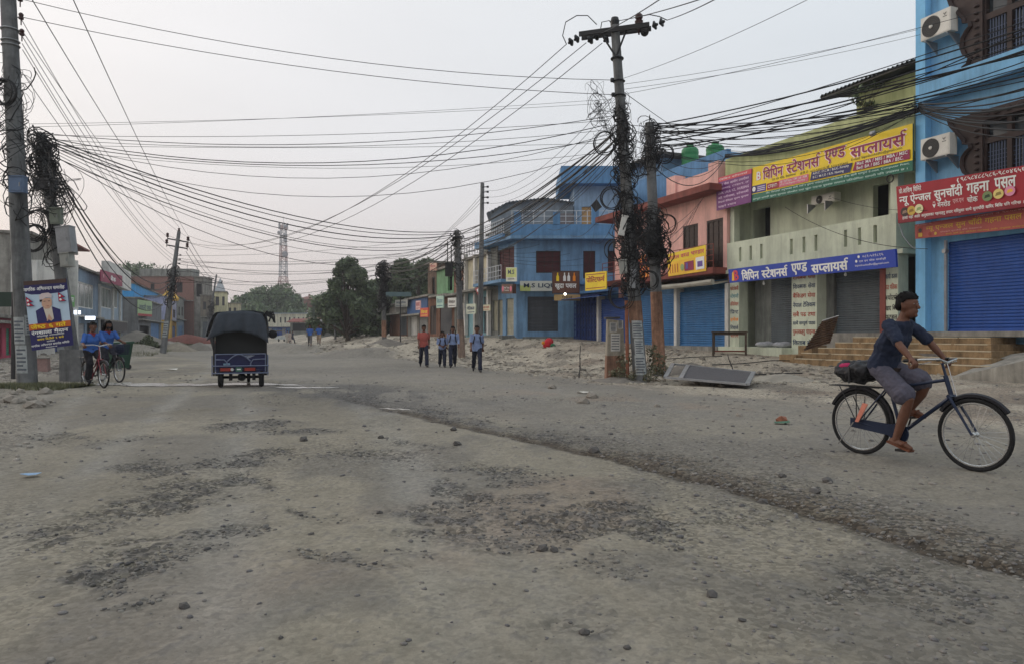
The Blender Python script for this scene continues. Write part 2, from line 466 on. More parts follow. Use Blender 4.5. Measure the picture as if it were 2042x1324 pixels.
verge_l = 1 - sst(-.6, .5, edge_l)
near_l = 1 - sst(-.25, .25, (X + .62*Y + .45 - .5*(n_mid-.5)))          # gravel verge at the near left
near_l = near_l * (1 - sst(16, 18, Y)) * sst(7.5, 8.5, Y)
verge_l = np.maximum(verge_l, near_l)
track = (1-sst(.0, .5, np.abs(X + .36*Y + .3 + .25*(n_big-.5)*4)-.35)) + (1-sst(.0, .5, np.abs(X + .25*Y - 1.2)-.35))
track = np.clip(track, 0, 1)
far = sst(9, 15, Y) * (1-verge_r) * (1-verge_l) * sst(-.4, .4, g + 2.0*(Y > 18))
asph = np.clip(far + .55*sst(.3, 1.2, g)*(1-verge_r) + .25*track, 0, 1)
def c3(c): return np.array(s2l(c))[None, None, :]
def mixc(a, b, k): return a*(1-k[..., None]) + b*k[..., None]
dust = mixc(c3((126,120,108)), c3((144,137,122)), sst(.35, .65, n_big))
dust = mixc(dust, c3((111,107,100)), .7*sst(.45, .62, n_mid))
rut = sum(np.exp(-((X + k*Y - c + .35*(fbm(X*.15+7, Y*.25, 181+i)-.5))/w)**2) for i, (k, c, w) in enumerate(((.36, -.1, .22), (.36, -1.55, .22), (.30, 1.2, .18), (.20, .35, .2), (.52, -1.2, .25), (.44, -3.2, .3))))*(1-sst(.1, .5, g))
rut = np.clip(rut, 0, 1)*(.5+.5*sst(.35, .6, n_mid))
colr = mixc(dust, c3((150,147,139)), rut*.5)
colr = mixc(colr, c3((133,128,120)), asph*.65)
colr = mixc(colr, mixc(c3((180,170,153)), c3((140,132,120)), sst(.45, .68, fbm(X*.9, Y*.55, 151))), verge_r*.9)
colr = mixc(colr, c3((140,134,123)), verge_l*.8)
colr = mixc(colr, c3((142,126,111)), .5*sst(.5, .68, fbm(X*.6, Y*.6, 88))*sst(-3, 0, X - .1*Y))
gr = np.clip(gravel*(.12+1.5*sst(.42, .60, .55*n_fine+.45*n_vf)), 0, 1)
colr = mixc(colr, c3((80,78,77)), gr*.75)
colr = mixc(colr, mixc(c3((96,86,74)), c3((84,83,84)), sst(7, 10, Y)), np.clip(band*(.3 + 1.1*sst(.38, .62, n_fine)), 0, 1)*.8)
colr = mixc(colr, c3((70,60,49)), np.clip(mud, 0, 1)*.85)
wet = np.exp(-((Y - 19.3 - .12*X*0)/1.0)**2)*sst(-5, -3, -X)*0
wetn = (1 - sst(.8, 2.6, np.abs(g - .4))) * sst(12.5, 14.5, Y) * (1 - sst(18.5, 20, Y)) * sst(.38, .55, fbm(X*1.6, Y*.7, 91))   # damp dark ground beside the water
colr = mixc(colr, c3((92,90,88)), wetn*.75)
speck = sst(.60, .70, n_vf) * sst(.40, .58, n_fine)
colr = mixc(colr, c3((92,90,90)), speck*(.42)*(Y < 30))
rgh = np.clip(.22 + 1.1*gravel + .9*band + .5*verge_l + .35*verge_r + .3*sst(.45, .65, fbm(X*.5, Y*.4, 131)), 0, 1)
colr = colr * (.84 + .1*sst(6, 16, Y))[..., None] * (1 + .42*(n_fine - .5) + .26*(n_vf-.5) + .30*(n_mid-.5) + .26*(n_big-.5))[..., None]  # near ground coloured darker as a painted-in foreground vignette; the rest is random mottling
Z = gz0(X, Y)
nearf = 1 - sst(20, 40, Y)
Z = Z + nearf*(-.012*gravel + .05*gravel*(n_fine-.45) + .03*gravel*(n_vf-.5) + .03*(n_mid-.5) + .018*(n_fine-.5) + .008*(n_vf-.5)
     + .030*band*(n_fine-.2) - .028*np.exp(-((g-.03)/.10)**2)*(Y < 17) + .03*(n_big-.5) - .014*rut)
Z = Z + .22*verge_r*(n_mid-.45)*sst(14, 20, Y)*sst(-8, -12.4, -s_r)*0
rough_r = sst(-12, -10.5, s_r)*(1 - sst(-3.5, -1.5, s_r))*sst(20, 26, Y)*(1-sst(90, 120, Y))
Z = Z + rough_r*.30*(fbm(X*.9, Y*.5, 101)-.42)*sst(.3, .6, fbm(X*.3, Y*.25, 102)) + rough_r*.12*(n_fine-.5) + rough_r*.22*(fbm(X*2.2, Y*1.3, 161)-.5)*sst(.4, .6, fbm(X*.4, Y*.3, 162))
rough_l = sst(-.2, 1.5, -edge_l)*sst(19, 24, Y)*(1-sst(120, 150, Y))
Z = Z + rough_l*(.35*(fbm(X*.7, Y*.4, 111)-.45) + .06*(n_fine-.5))
pud = (1 - sst(.9, 1.6, np.abs(Y - 19.0))) * sst(4.2, 5.2, -X) * (1 - sst(15, 17, -X))
Z = Z*(1 - .85*pud) - .004*pud
Z = np.where(Y > 250, Z*.6, Z)
me = bpy.data.meshes.new('ground')
vv = np.stack([X, Y, Z], -1).reshape(-1, 3)
idx = np.arange(NR*NC).reshape(NR, NC)
q = np.stack([idx[:-1, :-1], idx[:-1, 1:], idx[1:, 1:], idx[1:, :-1]], -1).reshape(-1, 4)
me.vertices.add(len(vv)); me.vertices.foreach_set('co', vv.ravel())
me.loops.add(q.size); me.loops.foreach_set('vertex_index', q.ravel().astype(np.int32))
me.polygons.add(len(q)); me.polygons.foreach_set('loop_start', (np.arange(len(q))*4).astype(np.int32))
me.polygons.foreach_set('use_smooth', np.ones(len(q), bool))
me.update(calc_edges=True)
ca = me.color_attributes.new('soil', 'FLOAT_COLOR', 'POINT')
ca.data.foreach_set('color', np.concatenate([colr.reshape(-1, 3), rgh.reshape(-1, 1)], 1).ravel().astype(np.float32))
gm = bpy.data.materials.new('dusty_road'); gm.use_nodes = True
t = gm.node_tree; b = t.nodes['Principled BSDF']; N, L = t.nodes.new, t.links.new
at = N('ShaderNodeAttribute'); at.attribute_name = 'soil'
tx = N('ShaderNodeTexCoord'); n1 = N('ShaderNodeTexNoise'); n1.inputs['Scale'].default_value = 38; n1.inputs['Detail'].default_value = 7; n1.inputs['Roughness'].default_value = .75
L(tx.outputs['Object'], n1.inputs['Vector'])
mr = N('ShaderNodeMapRange'); mr.inputs[1].default_value = .3; mr.inputs[2].default_value = .7; mr.inputs[3].default_value = .8; mr.inputs[4].default_value = 1.16
L(n1.outputs[0], mr.inputs[0])
vo = N('ShaderNodeTexVoronoi'); vo.inputs['Scale'].default_value = 34; vo.inputs['Randomness'].default_value = 1; L(tx.outputs['Object'], vo.inputs['Vector'])
vs_ = N('ShaderNodeSeparateColor'); L(vo.outputs['Color'], vs_.inputs[0])
vr = N('ShaderNodeMapRange'); vr.inputs[1].default_value = .25; vr.inputs[2].default_value = .75; vr.inputs[3].default_value = .50; vr.inputs[4].default_value = 1.18; L(vs_.outputs[0], vr.inputs[0])
vmx = N('ShaderNodeMix'); vmx.inputs[2].default_value = 1.0; L(at.outputs['Alpha'], vmx.inputs[0]); L(vr.outputs[0], vmx.inputs[3])
mm_ = N('ShaderNodeMath'); mm_.operation = 'MULTIPLY'; L(mr.outputs[0], mm_.inputs[0]); L(vmx.outputs[0], mm_.inputs[1])
vm = N('ShaderNodeVectorMath'); vm.operation = 'SCALE'; L(at.outputs['Color'], vm.inputs[0]); L(mm_.outputs[0], vm.inputs['Scale'])
L(vm.outputs[0], b.inputs['Base Color']); b.inputs['Roughness'].default_value = .92; b.inputs['Specular IOR Level'].default_value = .2
n2 = N('ShaderNodeTexNoise'); n2.inputs['Scale'].default_value = 55; n2.inputs['Detail'].default_value = 8; n2.inputs['Roughness'].default_value = .8; L(tx.outputs['Object'], n2.inputs['Vector'])
bp = N('ShaderNodeBump'); bp.inputs['Strength'].default_value = .45; bp.inputs['Distance'].default_value = .012; hm = N('ShaderNodeMath'); hm.operation = 'MULTIPLY_ADD'; hd = N('ShaderNodeMath'); hd.operation = 'MULTIPLY'; hd.inputs[1].default_value = -1.6; L(vo.outputs['Distance'], hd.inputs[0]); L(hd.outputs[0], hm.inputs[0]); L(at.outputs['Alpha'], hm.inputs[1]); L(n2.outputs[0], hm.inputs[2]); L(hm.outputs[0], bp.inputs['Height']); L(bp.outputs[0], b.inputs['Normal'])
me.materials.append(gm)
go = bpy.data.objects.new('ground', me); COL.objects.link(go); go['kind'] = 'structure'
tb = MB().add([(-780,-180,-.25),(780,-180,-.25),(780,880,-.25),(-780,880,-.25)], [(0,1,2,3)])
tag(tb.build('terrain', M('far_soil', (150,144,132), .95, .2, .05)), None, None, None, 'structure')

# water run across the street near the tricycle taxi
def blob_sheet(name, pts, z, mat):
    mb = MB(); mb.add([(x, y, z) for x, y in pts], [tuple(range(len(pts)))])
    o = mb.build(name, mat); o['kind'] = 'structure'; return o
water = M('shallow_water', (150,148,142), .2, .1, 3, spec=.6, bump=.05, bscale=6)
def strip(cx0, cx1, cy, w, seed, n=40, slope=0):
    r = random.Random(seed); top, bot = [], []
    for i in range(n+1):
        x = cx0 + (cx1-cx0)*i/n; e = min(1, 6*min(i/n, 1-i/n)); wv = w*e*(.55 + .9*r.random())
        y = cy + slope*(x-cx0) + .22*math.sin(x*1.7+seed) + .1*r.random(); top.append((x, y + wv)); bot.append((x, y - wv*.7))
    return bot + top[::-1]
blob_sheet('puddle_water', strip(-16, -5.0, 19.0, .55, 1), .010, water)
blob_sheet('puddle_water', strip(-5.9, -4.2, 18.2, .25, 2, 20, -.35), .014, water)
blob_sheet('puddle_water', strip(-2.3, -1.7, 12.5, .05, 4, 12, -.75), .04, M('salty_dust', (196,190,182), .9, .2, 9))

# loose stones: icosahedra squashed and turned, one mesh
PHI = (1+5**.5)/2
ICO = np.array([(-1,PHI,0),(1,PHI,0),(-1,-PHI,0),(1,-PHI,0),(0,-1,PHI),(0,1,PHI),(0,-1,-PHI),(0,1,-PHI),(PHI,0,-1),(PHI,0,1),(-PHI,0,-1),(-PHI,0,1)], float)/1.9
ICF = np.array([(0,11,5),(0,5,1),(0,1,7),(0,7,10),(0,10,11),(1,5,9),(5,11,4),(11,10,2),(10,7,6),(7,1,8),(3,9,4),(3,4,2),(3,2,6),(3,6,8),(3,8,9),(4,9,5),(2,4,11),(6,2,10),(8,6,7),(9,8,1)])
def stones(name, xy, size, mat, label=None, sink=.25, flat=.7, zoff=0.):
    n = len(xy)
    if n == 0: return
    v = ICO[None]*(1+.35*(nrg.random((n,12,1))-.5))
    sc = size[:, None, None]*np.stack([.7+.7*nrg.random(n), .7+.7*nrg.random(n), flat*(.6+.6*nrg.random(n))], -1)[:, None, :]
    v = v*sc; a = nrg.random(n)*6.28; ca, sa = np.cos(a)[:, None], np.sin(a)[:, None]
    tl = (nrg.random(n)-.5)[:, None]*.8
    x = v[..., 0]*ca - v[..., 1]*sa; y = v[..., 0]*sa + v[..., 1]*ca; z = v[..., 2] + x*tl*.5
    zz = gz_ground(xy[:, 0], xy[:, 1]) + zoff
    v = np.stack([x + xy[:, 0:1], y + xy[:, 1:2], z + (zz + size*(flat*.5 - sink))[:, None]], -1).reshape(-1, 3)
    f = (ICF[None] + (np.arange(n)*12)[:, None, None]).reshape(-1, 3)
    m = bpy.data.meshes.new(name); m.vertices.add(len(v)); m.vertices.foreach_set('co', v.ravel())
    m.loops.add(f.size); m.loops.foreach_set('vertex_index', f.ravel().astype(np.int32))
    m.polygons.add(len(f)); m.polygons.foreach_set('loop_start', (np.arange(len(f))*3).astype(np.int32)); m.update(calc_edges=True)
    m.materials.append(mat); o = bpy.data.objects.new(name, m); COL.objects.link(o); tag(o, label, None, None, 'stuff'); return o
def gz_ground(x, y):
    x = np.asarray(x, float); y = np.asarray(y, float)
    r = np.clip(np.log(np.maximum(y, 1.21)/1.2)/math.log(330/1.2)*(NR-1), 0, NR-1.001)
    t = np.clip(x/(y*.95+5), -1, 1); t = np.sign(t)*np.abs(t)**(1/1.15); c = np.clip((t+1)/2*(NC-1), 0, NC-1.001)
    i = r.astype(int); j = c.astype(int); fr = r-i; fc = c-j
    return Z[i,j]*(1-fr)*(1-fc)+Z[i+1,j]*fr*(1-fc)+Z[i,j+1]*(1-fr)*fc+Z[i+1,j+1]*fr*fc
def gg(x, y): return float(gz_ground(np.array([x]), np.array([y]))[0])
def stone_mat(name, c1, c2):
    m = M(name, c1, .92, .3, 20, bump=.3, bscale=80)
    t = m.node_tree; N, L = t.nodes.new, t.links.new; b = t.nodes['Principled BSDF']; geo = N('ShaderNodeNewGeometry')
    cr = N('ShaderNodeMix'); cr.data_type = 'RGBA'; cr.inputs[6].default_value = (*s2l(c1), 1); cr.inputs[7].default_value = (*s2l(c2), 1)
    L(geo.outputs['Random Per Island'], cr.inputs[0]); vm = [n for n in t.nodes if n.type == 'VECT_MATH'][0]; L(cr.outputs[2], vm.inputs[0]); return m
def sample(n, dens):
    """candidate points spread evenly over what lies ahead, kept with probability dens"""
    D = 1.6*(26/1.6)**nrg.random(n); x = (nrg.random(n)*2-1)*(D*.78+.5)
    k = nrg.random(n) < dens(x, D); return np.stack([x[k], D[k]], -1)
pm = stone_mat('pebble_stone', (98,96,97), (140,134,126))
def d1(x, y):
    gx = gut_d(x, y); m = dark_mask(x, y)*(.4+1.2*sst(.35, .65, fbm(x*1.1, y*.8, 41)))
    gx = gx + .3*(fbm(x*1.1, y*1.1, 171)-.5); bd = sst(-.15, .2, gx)*(1-sst(.3, 1.3, gx))*(y < 17)*sst(.25, .55, fbm(x*.9, y*.7, 173))
    return np.clip(1.0*m + .85*bd, 0, 1)
xy = sample(75000, d1)
stones('gravel', xy, (.005+.014*nrg.random(len(xy))**3.5)*(.6+.09*np.minimum(xy[:, 1], 12)), stone_mat('dark_gravel', (82,80,80), (130,126,118)), 'dark loose gravel filling worn patches of the road')
xy = sample(16000, lambda x, y: .16 + .65*sst(.5, .7, fbm(x*.5, y*.4, 131)) + .3*(x > .25*y))
stones('pebbles', xy, (.004+.017*nrg.random(len(xy))**4)*(.6+.10*np.minimum(xy[:, 1], 14)), pm, 'scattered pebbles over the dusty road surface')
# ------------------------------------------------------------------ materials for the street
C_ = {k: M(k, *a) for k, a in {
 'sky_blue_paint': ((122,176,214), .75, .14, 1.2, .18), 'deep_blue_paint': ((92,138,180), .75, .16, 1.2, .2), 'mid_blue_paint': ((116,154,188), .75, .16, 1.2, .25),
 'blue_shutter': ((36,78,152), .5, .12, 2, .12), 'teal_shutter': ((54,112,162), .5, .14, 2, .15), 'grey_shutter': ((84,92,97), .5, .15, 2, .15), 'dark_shutter': ((72,76,82), .5, .15, 2, .2),
 'olive_paint': ((184,190,140), .85, .14, 1.0, .18), 'pale_green_paint': ((206,212,190), .85, .13, 1.0, .16), 'grey_plaster': ((132,134,128), .9, .25, 1.0, .35),
 'pink_paint': ((234,184,174), .85, .14, 1.2, .16), 'red_oxide': ((132,72,64), .8, .2, 1.5, .2), 'dark_wood': ((52,37,34), .6, .3, 6, .1), 'white_paint': ((214,212,206), .75, .14, 2, .2),
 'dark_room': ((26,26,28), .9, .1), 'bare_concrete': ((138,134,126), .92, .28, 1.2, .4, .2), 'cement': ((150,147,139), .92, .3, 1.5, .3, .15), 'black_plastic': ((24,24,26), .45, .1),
 'galvanised': ((150,152,154), .45, .2, 4, .1, 0, .5), 'rusty_sheet': ((112,84,62), .75, .35, 3, .35), 'dark_tin': ((74,72,72), .6, .3, 3, .3), 'green_tank': ((34,120,70), .5, .1), 'cream_paint': ((206,198,170), .85, .16, 1, .3),
 'green_paint': ((120,162,122), .85, .14, 1, .25), 'brown_paint': ((136,98,78), .85, .2, 1, .3), 'lavender_paint': ((180,180,206), .85, .15, 1, .25), 'yellow_paint': ((214,170,72), .85, .15, 1, .25),
 'teal_paint': ((132,172,180), .85, .15, 1, .2), 'step_paint': ((160,134,100), .9, .4, 2.5, .35, .4), 'glass_dark': ((44,52,58), .12, .1, 2, 0, 0, 0, .6), 'steel_rail': ((186,190,194), .4, .1, 3, 0, 0, .4),
 'tarp': ((164,160,148), .7, .2, 2), 'curtain_red': ((74,34,38), .8, .2, 3), 'black_cable': ((20,20,22), .6, .1), 'porcelain': ((58,30,28), .3, .2),
}.items()}
def T_(name, col): return M('print_' + name, col, .55, .14, .9)
WHT, RED, MAR, YEL, NAV, GRN, BLK, PUR, ROY = (T_(*a) for a in (('white', (232,232,228)), ('red', (158,26,42)), ('maroon', (140,30,72)), ('yellow', (238,206,36)), ('navy', (36,34,92)),
        ('green', (34,104,84)), ('black', (34,32,34)), ('purple', (112,48,116)), ('royal', (30,62,166))))
ORG, PNK, GLD, TEA = (T_(*a) for a in (('orange', (236,140,40)), ('pink', (214,110,130)), ('gold', (208,170,60)), ('teal', (70,130,140))))

RANG = math.atan2(-.9260, .3774)
F = Fac(23 - .4076*60, 60, RANG)            # right-hand frontage, local x runs towards the camera
def win(f, parent, r, off=-.1, frame=None, pane=None, bars=(0, 0), fw=.07, grille=None, name='window', deep=.0):
    """window: frame (named window) > pane, optional grille bars"""
    a0, a1, z0, z1 = r; frame = frame or C_['dark_wood']; pane = pane or C_['glass_dark']
    m = f.mb(); y = -off
    m.wall(a0, a1, z0, z1, y - .03, y + .05, [(a0+fw, a1-fw, z0+fw, z1-fw)])
    for i in range(bars[0]):
        x = a0 + (a1-a0)*(i+1)/(bars[0]+1); m.box(x-.02, x+.02, y-.012, y+.012, z0+fw, z1-fw)
    for i in range(bars[1]):
        z = z0 + (z1-z0)*(i+1)/(bars[1]+1); m.box(a0+fw, a1-fw, y-.010, y+.010, z-.018, z+.018)
    w = m.build(name, frame, parent)
    f.mb().box(a0+fw-.005, a1-fw+.005, y+.016, y+.03, z0+fw-.005, z1-fw+.005).build('pane', pane, w)
    return w
def shut(f, parent, r, off=-.15, mat=None, pitch=.085, name='shutter'):
    a0, a1, z0, z1 = r
    return f.mb().shutter(a0, a1, z0, z1, -off, pitch).build(name, mat or C_['blue_shutter'], parent)
def hr(r): return (r[0], r[1], r[2], r[3])

# ================= R1: tall blue building at the right edge
b1 = thing('blue_building', 'tall bright blue shop building with carved wooden windows and blue shutter', 'building', F.w(F.at(1835, HV)[0], 0))
aL = F.at(1828, HV)[0]; aR = aL + 12.5
zS = F.at(1900, 661)[1]
sh = F.rect(1873, 466, 2150, 661)
w2 = F.rect(1938, 222, 2120, 366, 0); w3 = F.rect(1938, -40, 2120, 118, 0)
m = F.mb()
m.wall(aL+.35, aR, 0, 12.5, .22, .55, [(sh[0]+.1, aR-.8, zS, sh[3]), (w2[0], w2[1], w2[2], w2[3]), (w3[0], w3[1], w3[2], w3[3])])
m.box(aL+.35, aR, 8.0, 8.3, 0, 12.5); m.box(aR-.3, aR, .56, 7.99, 0, 12.5); m.box(aL+.36, aR-.31, .56, 7.99, 12.0, 12.3)
m.box(aL+.36, aR-.31, .56, 7.99, 5.45, 5.65)
m.build('wall', C_['sky_blue_paint'], b1)
F.mb().box(aL, aL+.349, -.05, 8.3, 0, 12.5).build('pilaster', M('pale_blue_paint', (128,190,232), .75, .1, 1.5, .15), b1)
zb0, zb1 = F.at(1850, 205)[1]-.02, F.at(1850, 168)[1]
bb = F.mb(); bb.box(aL+.351, aR, -.32, .217, zb0, zb1); bb.build('floor_band', C_['sky_blue_paint'], b1)
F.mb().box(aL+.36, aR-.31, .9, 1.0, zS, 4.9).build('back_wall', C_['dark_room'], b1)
shut(F, b1, (sh[0]+.1, aR-.8, zS, sh[3]), -.32, C_['blue_shutter'], .10)
F.mb().box(aL-.05, aR, -.6, .21, zS-.16, zS).build('plinth', C_['cement'], b1)
# carved window: scalloped wooden surround, lattice and panes
def carved(r, zlow):
    a0, a1, z0, z1 = r; W_, H_ = a1-a0, z1-z0
    left = [(0,-.02),(-.02,.06),(-.10,.07),(-.10,.13),(-.03,.15),(.0,.22),(-.09,.30),(-.13,.40),(-.115,.52),(-.05,.60),(.01,.64),(.0,.70),(-.09,.72),(-.10,.78),(-.30,1.03),(-.34,1.14)]
    pts = [(a0 + p[0]*2.0, z0 + p[1]*H_) for p in left]
    m = F.mb()
    outer = [(a1, z0-.02*H_)] + [(a0, z0-.02*H_)] + pts[1:] + [(a1, z0+1.14*H_)]
    inner = .34
    # surround built as strips between the outline and the opening's edge
    xi = a0 + inner
    prev = None
    for (x, z) in pts:
        if prev:
            px, pz = prev
            if z > pz:
                vs = [(px,-.02,pz),(xi,-.02,pz),(xi,-.02,z),(x,-.02,z),(px,.219,pz),(xi,.219,pz),(xi,.219,z),(x,.219,z)]
                m.add(vs, [(0,1,2,3),(3,2,6,7),(0,3,7,4),(1,0,4,5),(2,1,5,6)])
        prev = (x, z)
    m.box(xi+.001, a1, -.06, .215, z1-.02, z1+.14*H_); m.box(xi+.001, a1, -.1, .215, z0-.12, z0+.04)
    for k in range(3): m.tube([(x-.02*k, -.05-.03*k, z) for x, z in pts], .035-.006*k, 6)
    for k in range(9):      # carved bosses
        m.ball((xi+.15+.33*k, -.08, z1+.07*H_), (.11,.05,.09), 8, 5)
        m.ball((a0+.17, -.05, z0+.12*H_+.095*k*H_), (.08,.05,.05), 8, 5)
    fr = m.build('carved_surround', C_['dark_wood'], b1, smooth=True)
    m = F.mb(); xs = [xi, xi+.75, xi+1.75, a1-.05]
    m.wall(xi+.002, a1-.002, z0+.042, z1-.022, .06, .2, [(xs[i]+.07, xs[i+1]-.07, lo, hi) for i in range(3) for lo, hi in ((z0+.12, z0+.66*H_), (z0+.74*H_, z1-.09))])
    m.build('window', C_['dark_wood'], b1)
    m = F.mb()
    for i in range(3):
        x0, x1 = xs[i]+.075, xs[i+1]-.075
        n = int((x1-x0)/.085)
        for j in range(1, n): m.box(x0+(x1-x0)*j/n-.012, x0+(x1-x0)*j/n+.012, .10, .125, z0+.12, z0+.66*H_)
        for j in range(1, 9): m.box(x0, x1, .127, .15, z0+.12+(.54*H_)*j/9-.008, z0+.12+(.54*H_)*j/9+.008)
    m.build('window_grille', M('grille_blue_grey', (70,84,110), .5, .15), b1)
    F.mb().box(xi+.05, a1-.05, .21, .23, z0+.06, z1-.04).build('window_pane', C_['glass_dark'], b1)
carved(w2, 0); carved(w3, 0)
m = F.mb(); m.tube([(aL+.95, .1, sh[2]+.02), (aL+.95, .1, sh[3]+.05)], .05, 8); m.tube([(aL+.95, .16, sh[3]-.3), (aL+.95, .0, sh[3]-.3)], .07, 8); m.build('drain_pipe', C_['galvanised'], b1)

def ac_unit(f, u0, v0, u1, v1, off, label, depth=.32):
    a0, a1, z0, z1 = f.rect(u0, v0, u1, v1, off)
    root = thing('air_conditioner', label, 'air conditioner', f.w((a0+a1)/2, z0, off), 'outdoor air conditioner units')
    y0, y1 = -off, -off + depth
    m = f.mb(); m.box(a0, a1, y0, y1, z0+.03, z1); m.box(a0+.03, a1-.03, y0-.012, y0-.001, z0+.06, z1-.04)
    m.build('casing', M('ac_white', (212,210,202), .5, .1, 3, .12), root)
    cx, cz, rr = a0+(a1-a0)*.36, (z0+z1)/2, min((z1-z0)*.42, (a1-a0)*.33)
    nrm = f.T.to_3x3() @ Vector((0, -1, 0))
    m = MB(); c = f.w(cx, cz, off+.014)
    for k in range(6): m.torus(c, rr*(k+1)/6, .007, nrm, 28, 5)
    for k in range(10):
        w = math.pi*2*k/10; m.tube([c, f.w(cx+rr*math.cos(w), cz+rr*math.sin(w), off+.014)], .005, 4)
    m.build('fan_guard', M('ac_guard', (60,60,58), .5, .1), root)
    MB().lathe([(.0,.0),(rr*.97,.0),(rr*.97,.006),(0,.008)], f.w(cx, cz, off+.011), 28, 0, nrm).build('fan', M('fan_dark', (44,44,44), .6, .1), root)
    MB().lathe([(.0,.0),(rr*.2,.002),(rr*.16,.03),(0,.036)], f.w(cx, cz, off+.02), 14, 0, nrm).build('hub', M('ac_white', (0,0,0)), root)
    # small dark emblem: two leaves and a line below
    ex, ez = a0+(a1-a0)*.82, z1-.16
    m = MB()
    for sgn in (-1, 1): m.add([f.w(ex, ez-.05, off+.016), f.w(ex+sgn*.06, ez+.04, off+.016), f.w(ex+sgn*.015, ez+.03, off+.016)], [(0,1,2)])
    m.add([f.w(ex-.07, ez-.09, off+.016), f.w(ex+.07, ez-.09, off+.016), f.w(ex+.07, ez-.07, off+.016), f.w(ex-.07, ez-.07, off+.016)], [(0,1,2,3)])
    m.build('emblem', BLK, root)
    for x in (a0+.12, a1-.16):
        m = f.mb(); m.box(x, x+.04, y0+.02, .21, z0-.015, z0+.025); m.add([(x,y0+.1,z0-.016),(x+.04,y0+.1,z0-.016),(x+.04,.21,z0-.35),(x,.21,z0-.35),(x,.21,z0-.016),(x+.04,.21,z0-.016)], [(0,1,2,3),(0,3,4),(1,5,2),(3,2,5,4)]); m.build('bracket', C_['galvanised'], root)
    return root
ac_unit(F, 1836, 26, 1896, 74, .35, 'white air conditioner under the top carved window of the blue building')
ac_unit(F, 1836, 272, 1894, 316, .35, 'white air conditioner just above the red jewellery signboard')

# red signboard and the older salmon one below it
tl, tr = F.pt(1787, 373, .75), F.pt(2120, 318, .75); br, bl = F.pt(2120, 403, .75), F.pt(1791, 446, .75)
s = Sign(tl, tr, br, bl, .12)
s.rect(0, 0, 1, .08, T_('deep_red', (128,22,38)))
def band_text(s, txt, x0, x1, yc, h, m, bold=.014): s.text(txt, x0, yc - h/2, x1, yc + h/2, m, bold)
band_text(s, 'प्रो.आशिष घिमिरे', .02, .18, .87, .16, WHT)
band_text(s, 'न्यू ऐन्जल', .02, .245, .60, .33, WHT, .03)
band_text(s, 'सुनचाँदी', .265, .45, .62, .38, WHT, .03)
band_text(s, 'गहना', .475, .61, .62, .30, WHT, .03)
band_text(s, 'पसल', .64, .76, .66, .28, WHT, .03)
band_text(s, '९८५८४८८५८६-९८०४६५६३०', .44, .85, .91, .11, WHT)
band_text(s, 'मेनरोड', .285, .37, .36, .17, WHT, .02); band_text(s, 'एल.एन', .385, .455, .37, .12, T_('pale_pink', (222,170,170))); band_text(s, 'चोक', .475, .54, .38, .18, WHT, .02)
band_text(s, 'हाम्रो यहाँ अर्डर अनुसारका गहनाहरु तयार गरिनुका साथै सुनचाँदी खरिद बिक्रि पनि गरिन्छ ।', .035, .80, .12, .12, WHT, .02)
s.poly([(.262,.27),(.272,.36),(.268,.44),(.256,.44),(.252,.36)], WHT); s.disc(.262, .395, .03, RED)
s.poly([(.42,.95),(.428,.96),(.424,.9),(.43,.84),(.424,.83),(.416,.9)], WHT)
for x, t1, cA, cB in ((.055,.28,(60,40,40),(150,120,100)), (.105,.29,(206,170,70),(150,110,50)), (.16,.31,(226,220,170),(150,170,110)), (.60,.38,(120,140,90),(40,60,40)), (.665,.40,(222,200,120),(140,120,60)), (.73,.43,(220,140,170),(236,180,60))):
    k = 'pic%d' % int(x*1000); s.disc(x, t1, .125, T_(k, cA)); s.poly([(x-.018,t1-.05),(x+.018,t1-.02),(x+.012,t1+.05),(x-.012,t1+.03)], T_(k+'b', cB))
s.done('signboard', 'wide red jewellery shop signboard with white lettering on the blue building', 'signboard', RED, 'shop signboards')
tl, tr = F.pt(1824, 449, .3), F.pt(2120, 401, .3); br, bl = F.pt(2120, 448, .3), F.pt(1825, 477, .3)
s = Sign(tl, tr, br, bl, .06); SAL = T_('salmon', (172,82,76))
band_text(s, 'न्यू एन्जल सुन चाँदी गहना पसल', .09, .76, .60, .46, GLD, .012)
band_text(s, 'प्रोप्राइटर सुनचाँदी बाँके नेपालगन्ज', .2, .5, .27, .13, T_('pale_pink', (0,0,0)), .0); band_text(s, 'हाम्रो यहाँ सुन चाँदीका गहनाहरु अर्डर अनुसार बनाइन्छ', .24, .78, .11, .12, GLD, .0)
band_text(s, 'श्री गणेशाय नमः', .02, .14, .92, .10, T_('pale_pink', (0,0,0)), .0); band_text(s, 'मोबाइल नं ९८५८४८', .45, .78, .92, .10, T_('pale_pink', (0,0,0)), .0)
s.rect(.02, .08, .065, .80, T_('salmon_pic', (160,60,50))); s.disc(.043, .55, .14, T_('pic55', (206,170,70))); s.rect(.028, .1, .06, .36, T_('gold', (0,0,0)))
s.disc(.12, .22, .12, T_('salmon_pic', (0,0,0))); s.disc(.165, .22, .1, T_('pic105', (0,0,0)))
s.done('signboard', 'faded salmon jewellery signboard with yellow lettering directly above the blue shutter', 'signboard', SAL, 'shop signboards')

# ================= R2: pale green stationery building
g2 = thing('green_building', 'pale green stationery shop building with slotted balcony wall', 'building', F.w(F.at(1640, HV)[0], 0))
aG0 = F.at(1450, HV)[0]; aG1 = aL - .03
zf = F.at(1615, 694)[1]                                # shop floor
bal = F.rect(1450, 486, 1450.1, 540); zB1 = F.at(1450, 486)[1]; zB0 = F.at(1450, 540)[1]
aB1 = F.at(1787, HV)[0]
zTop = F.at(1455, 318)[1]
zSign0 = F.at(1500, 404)[1]
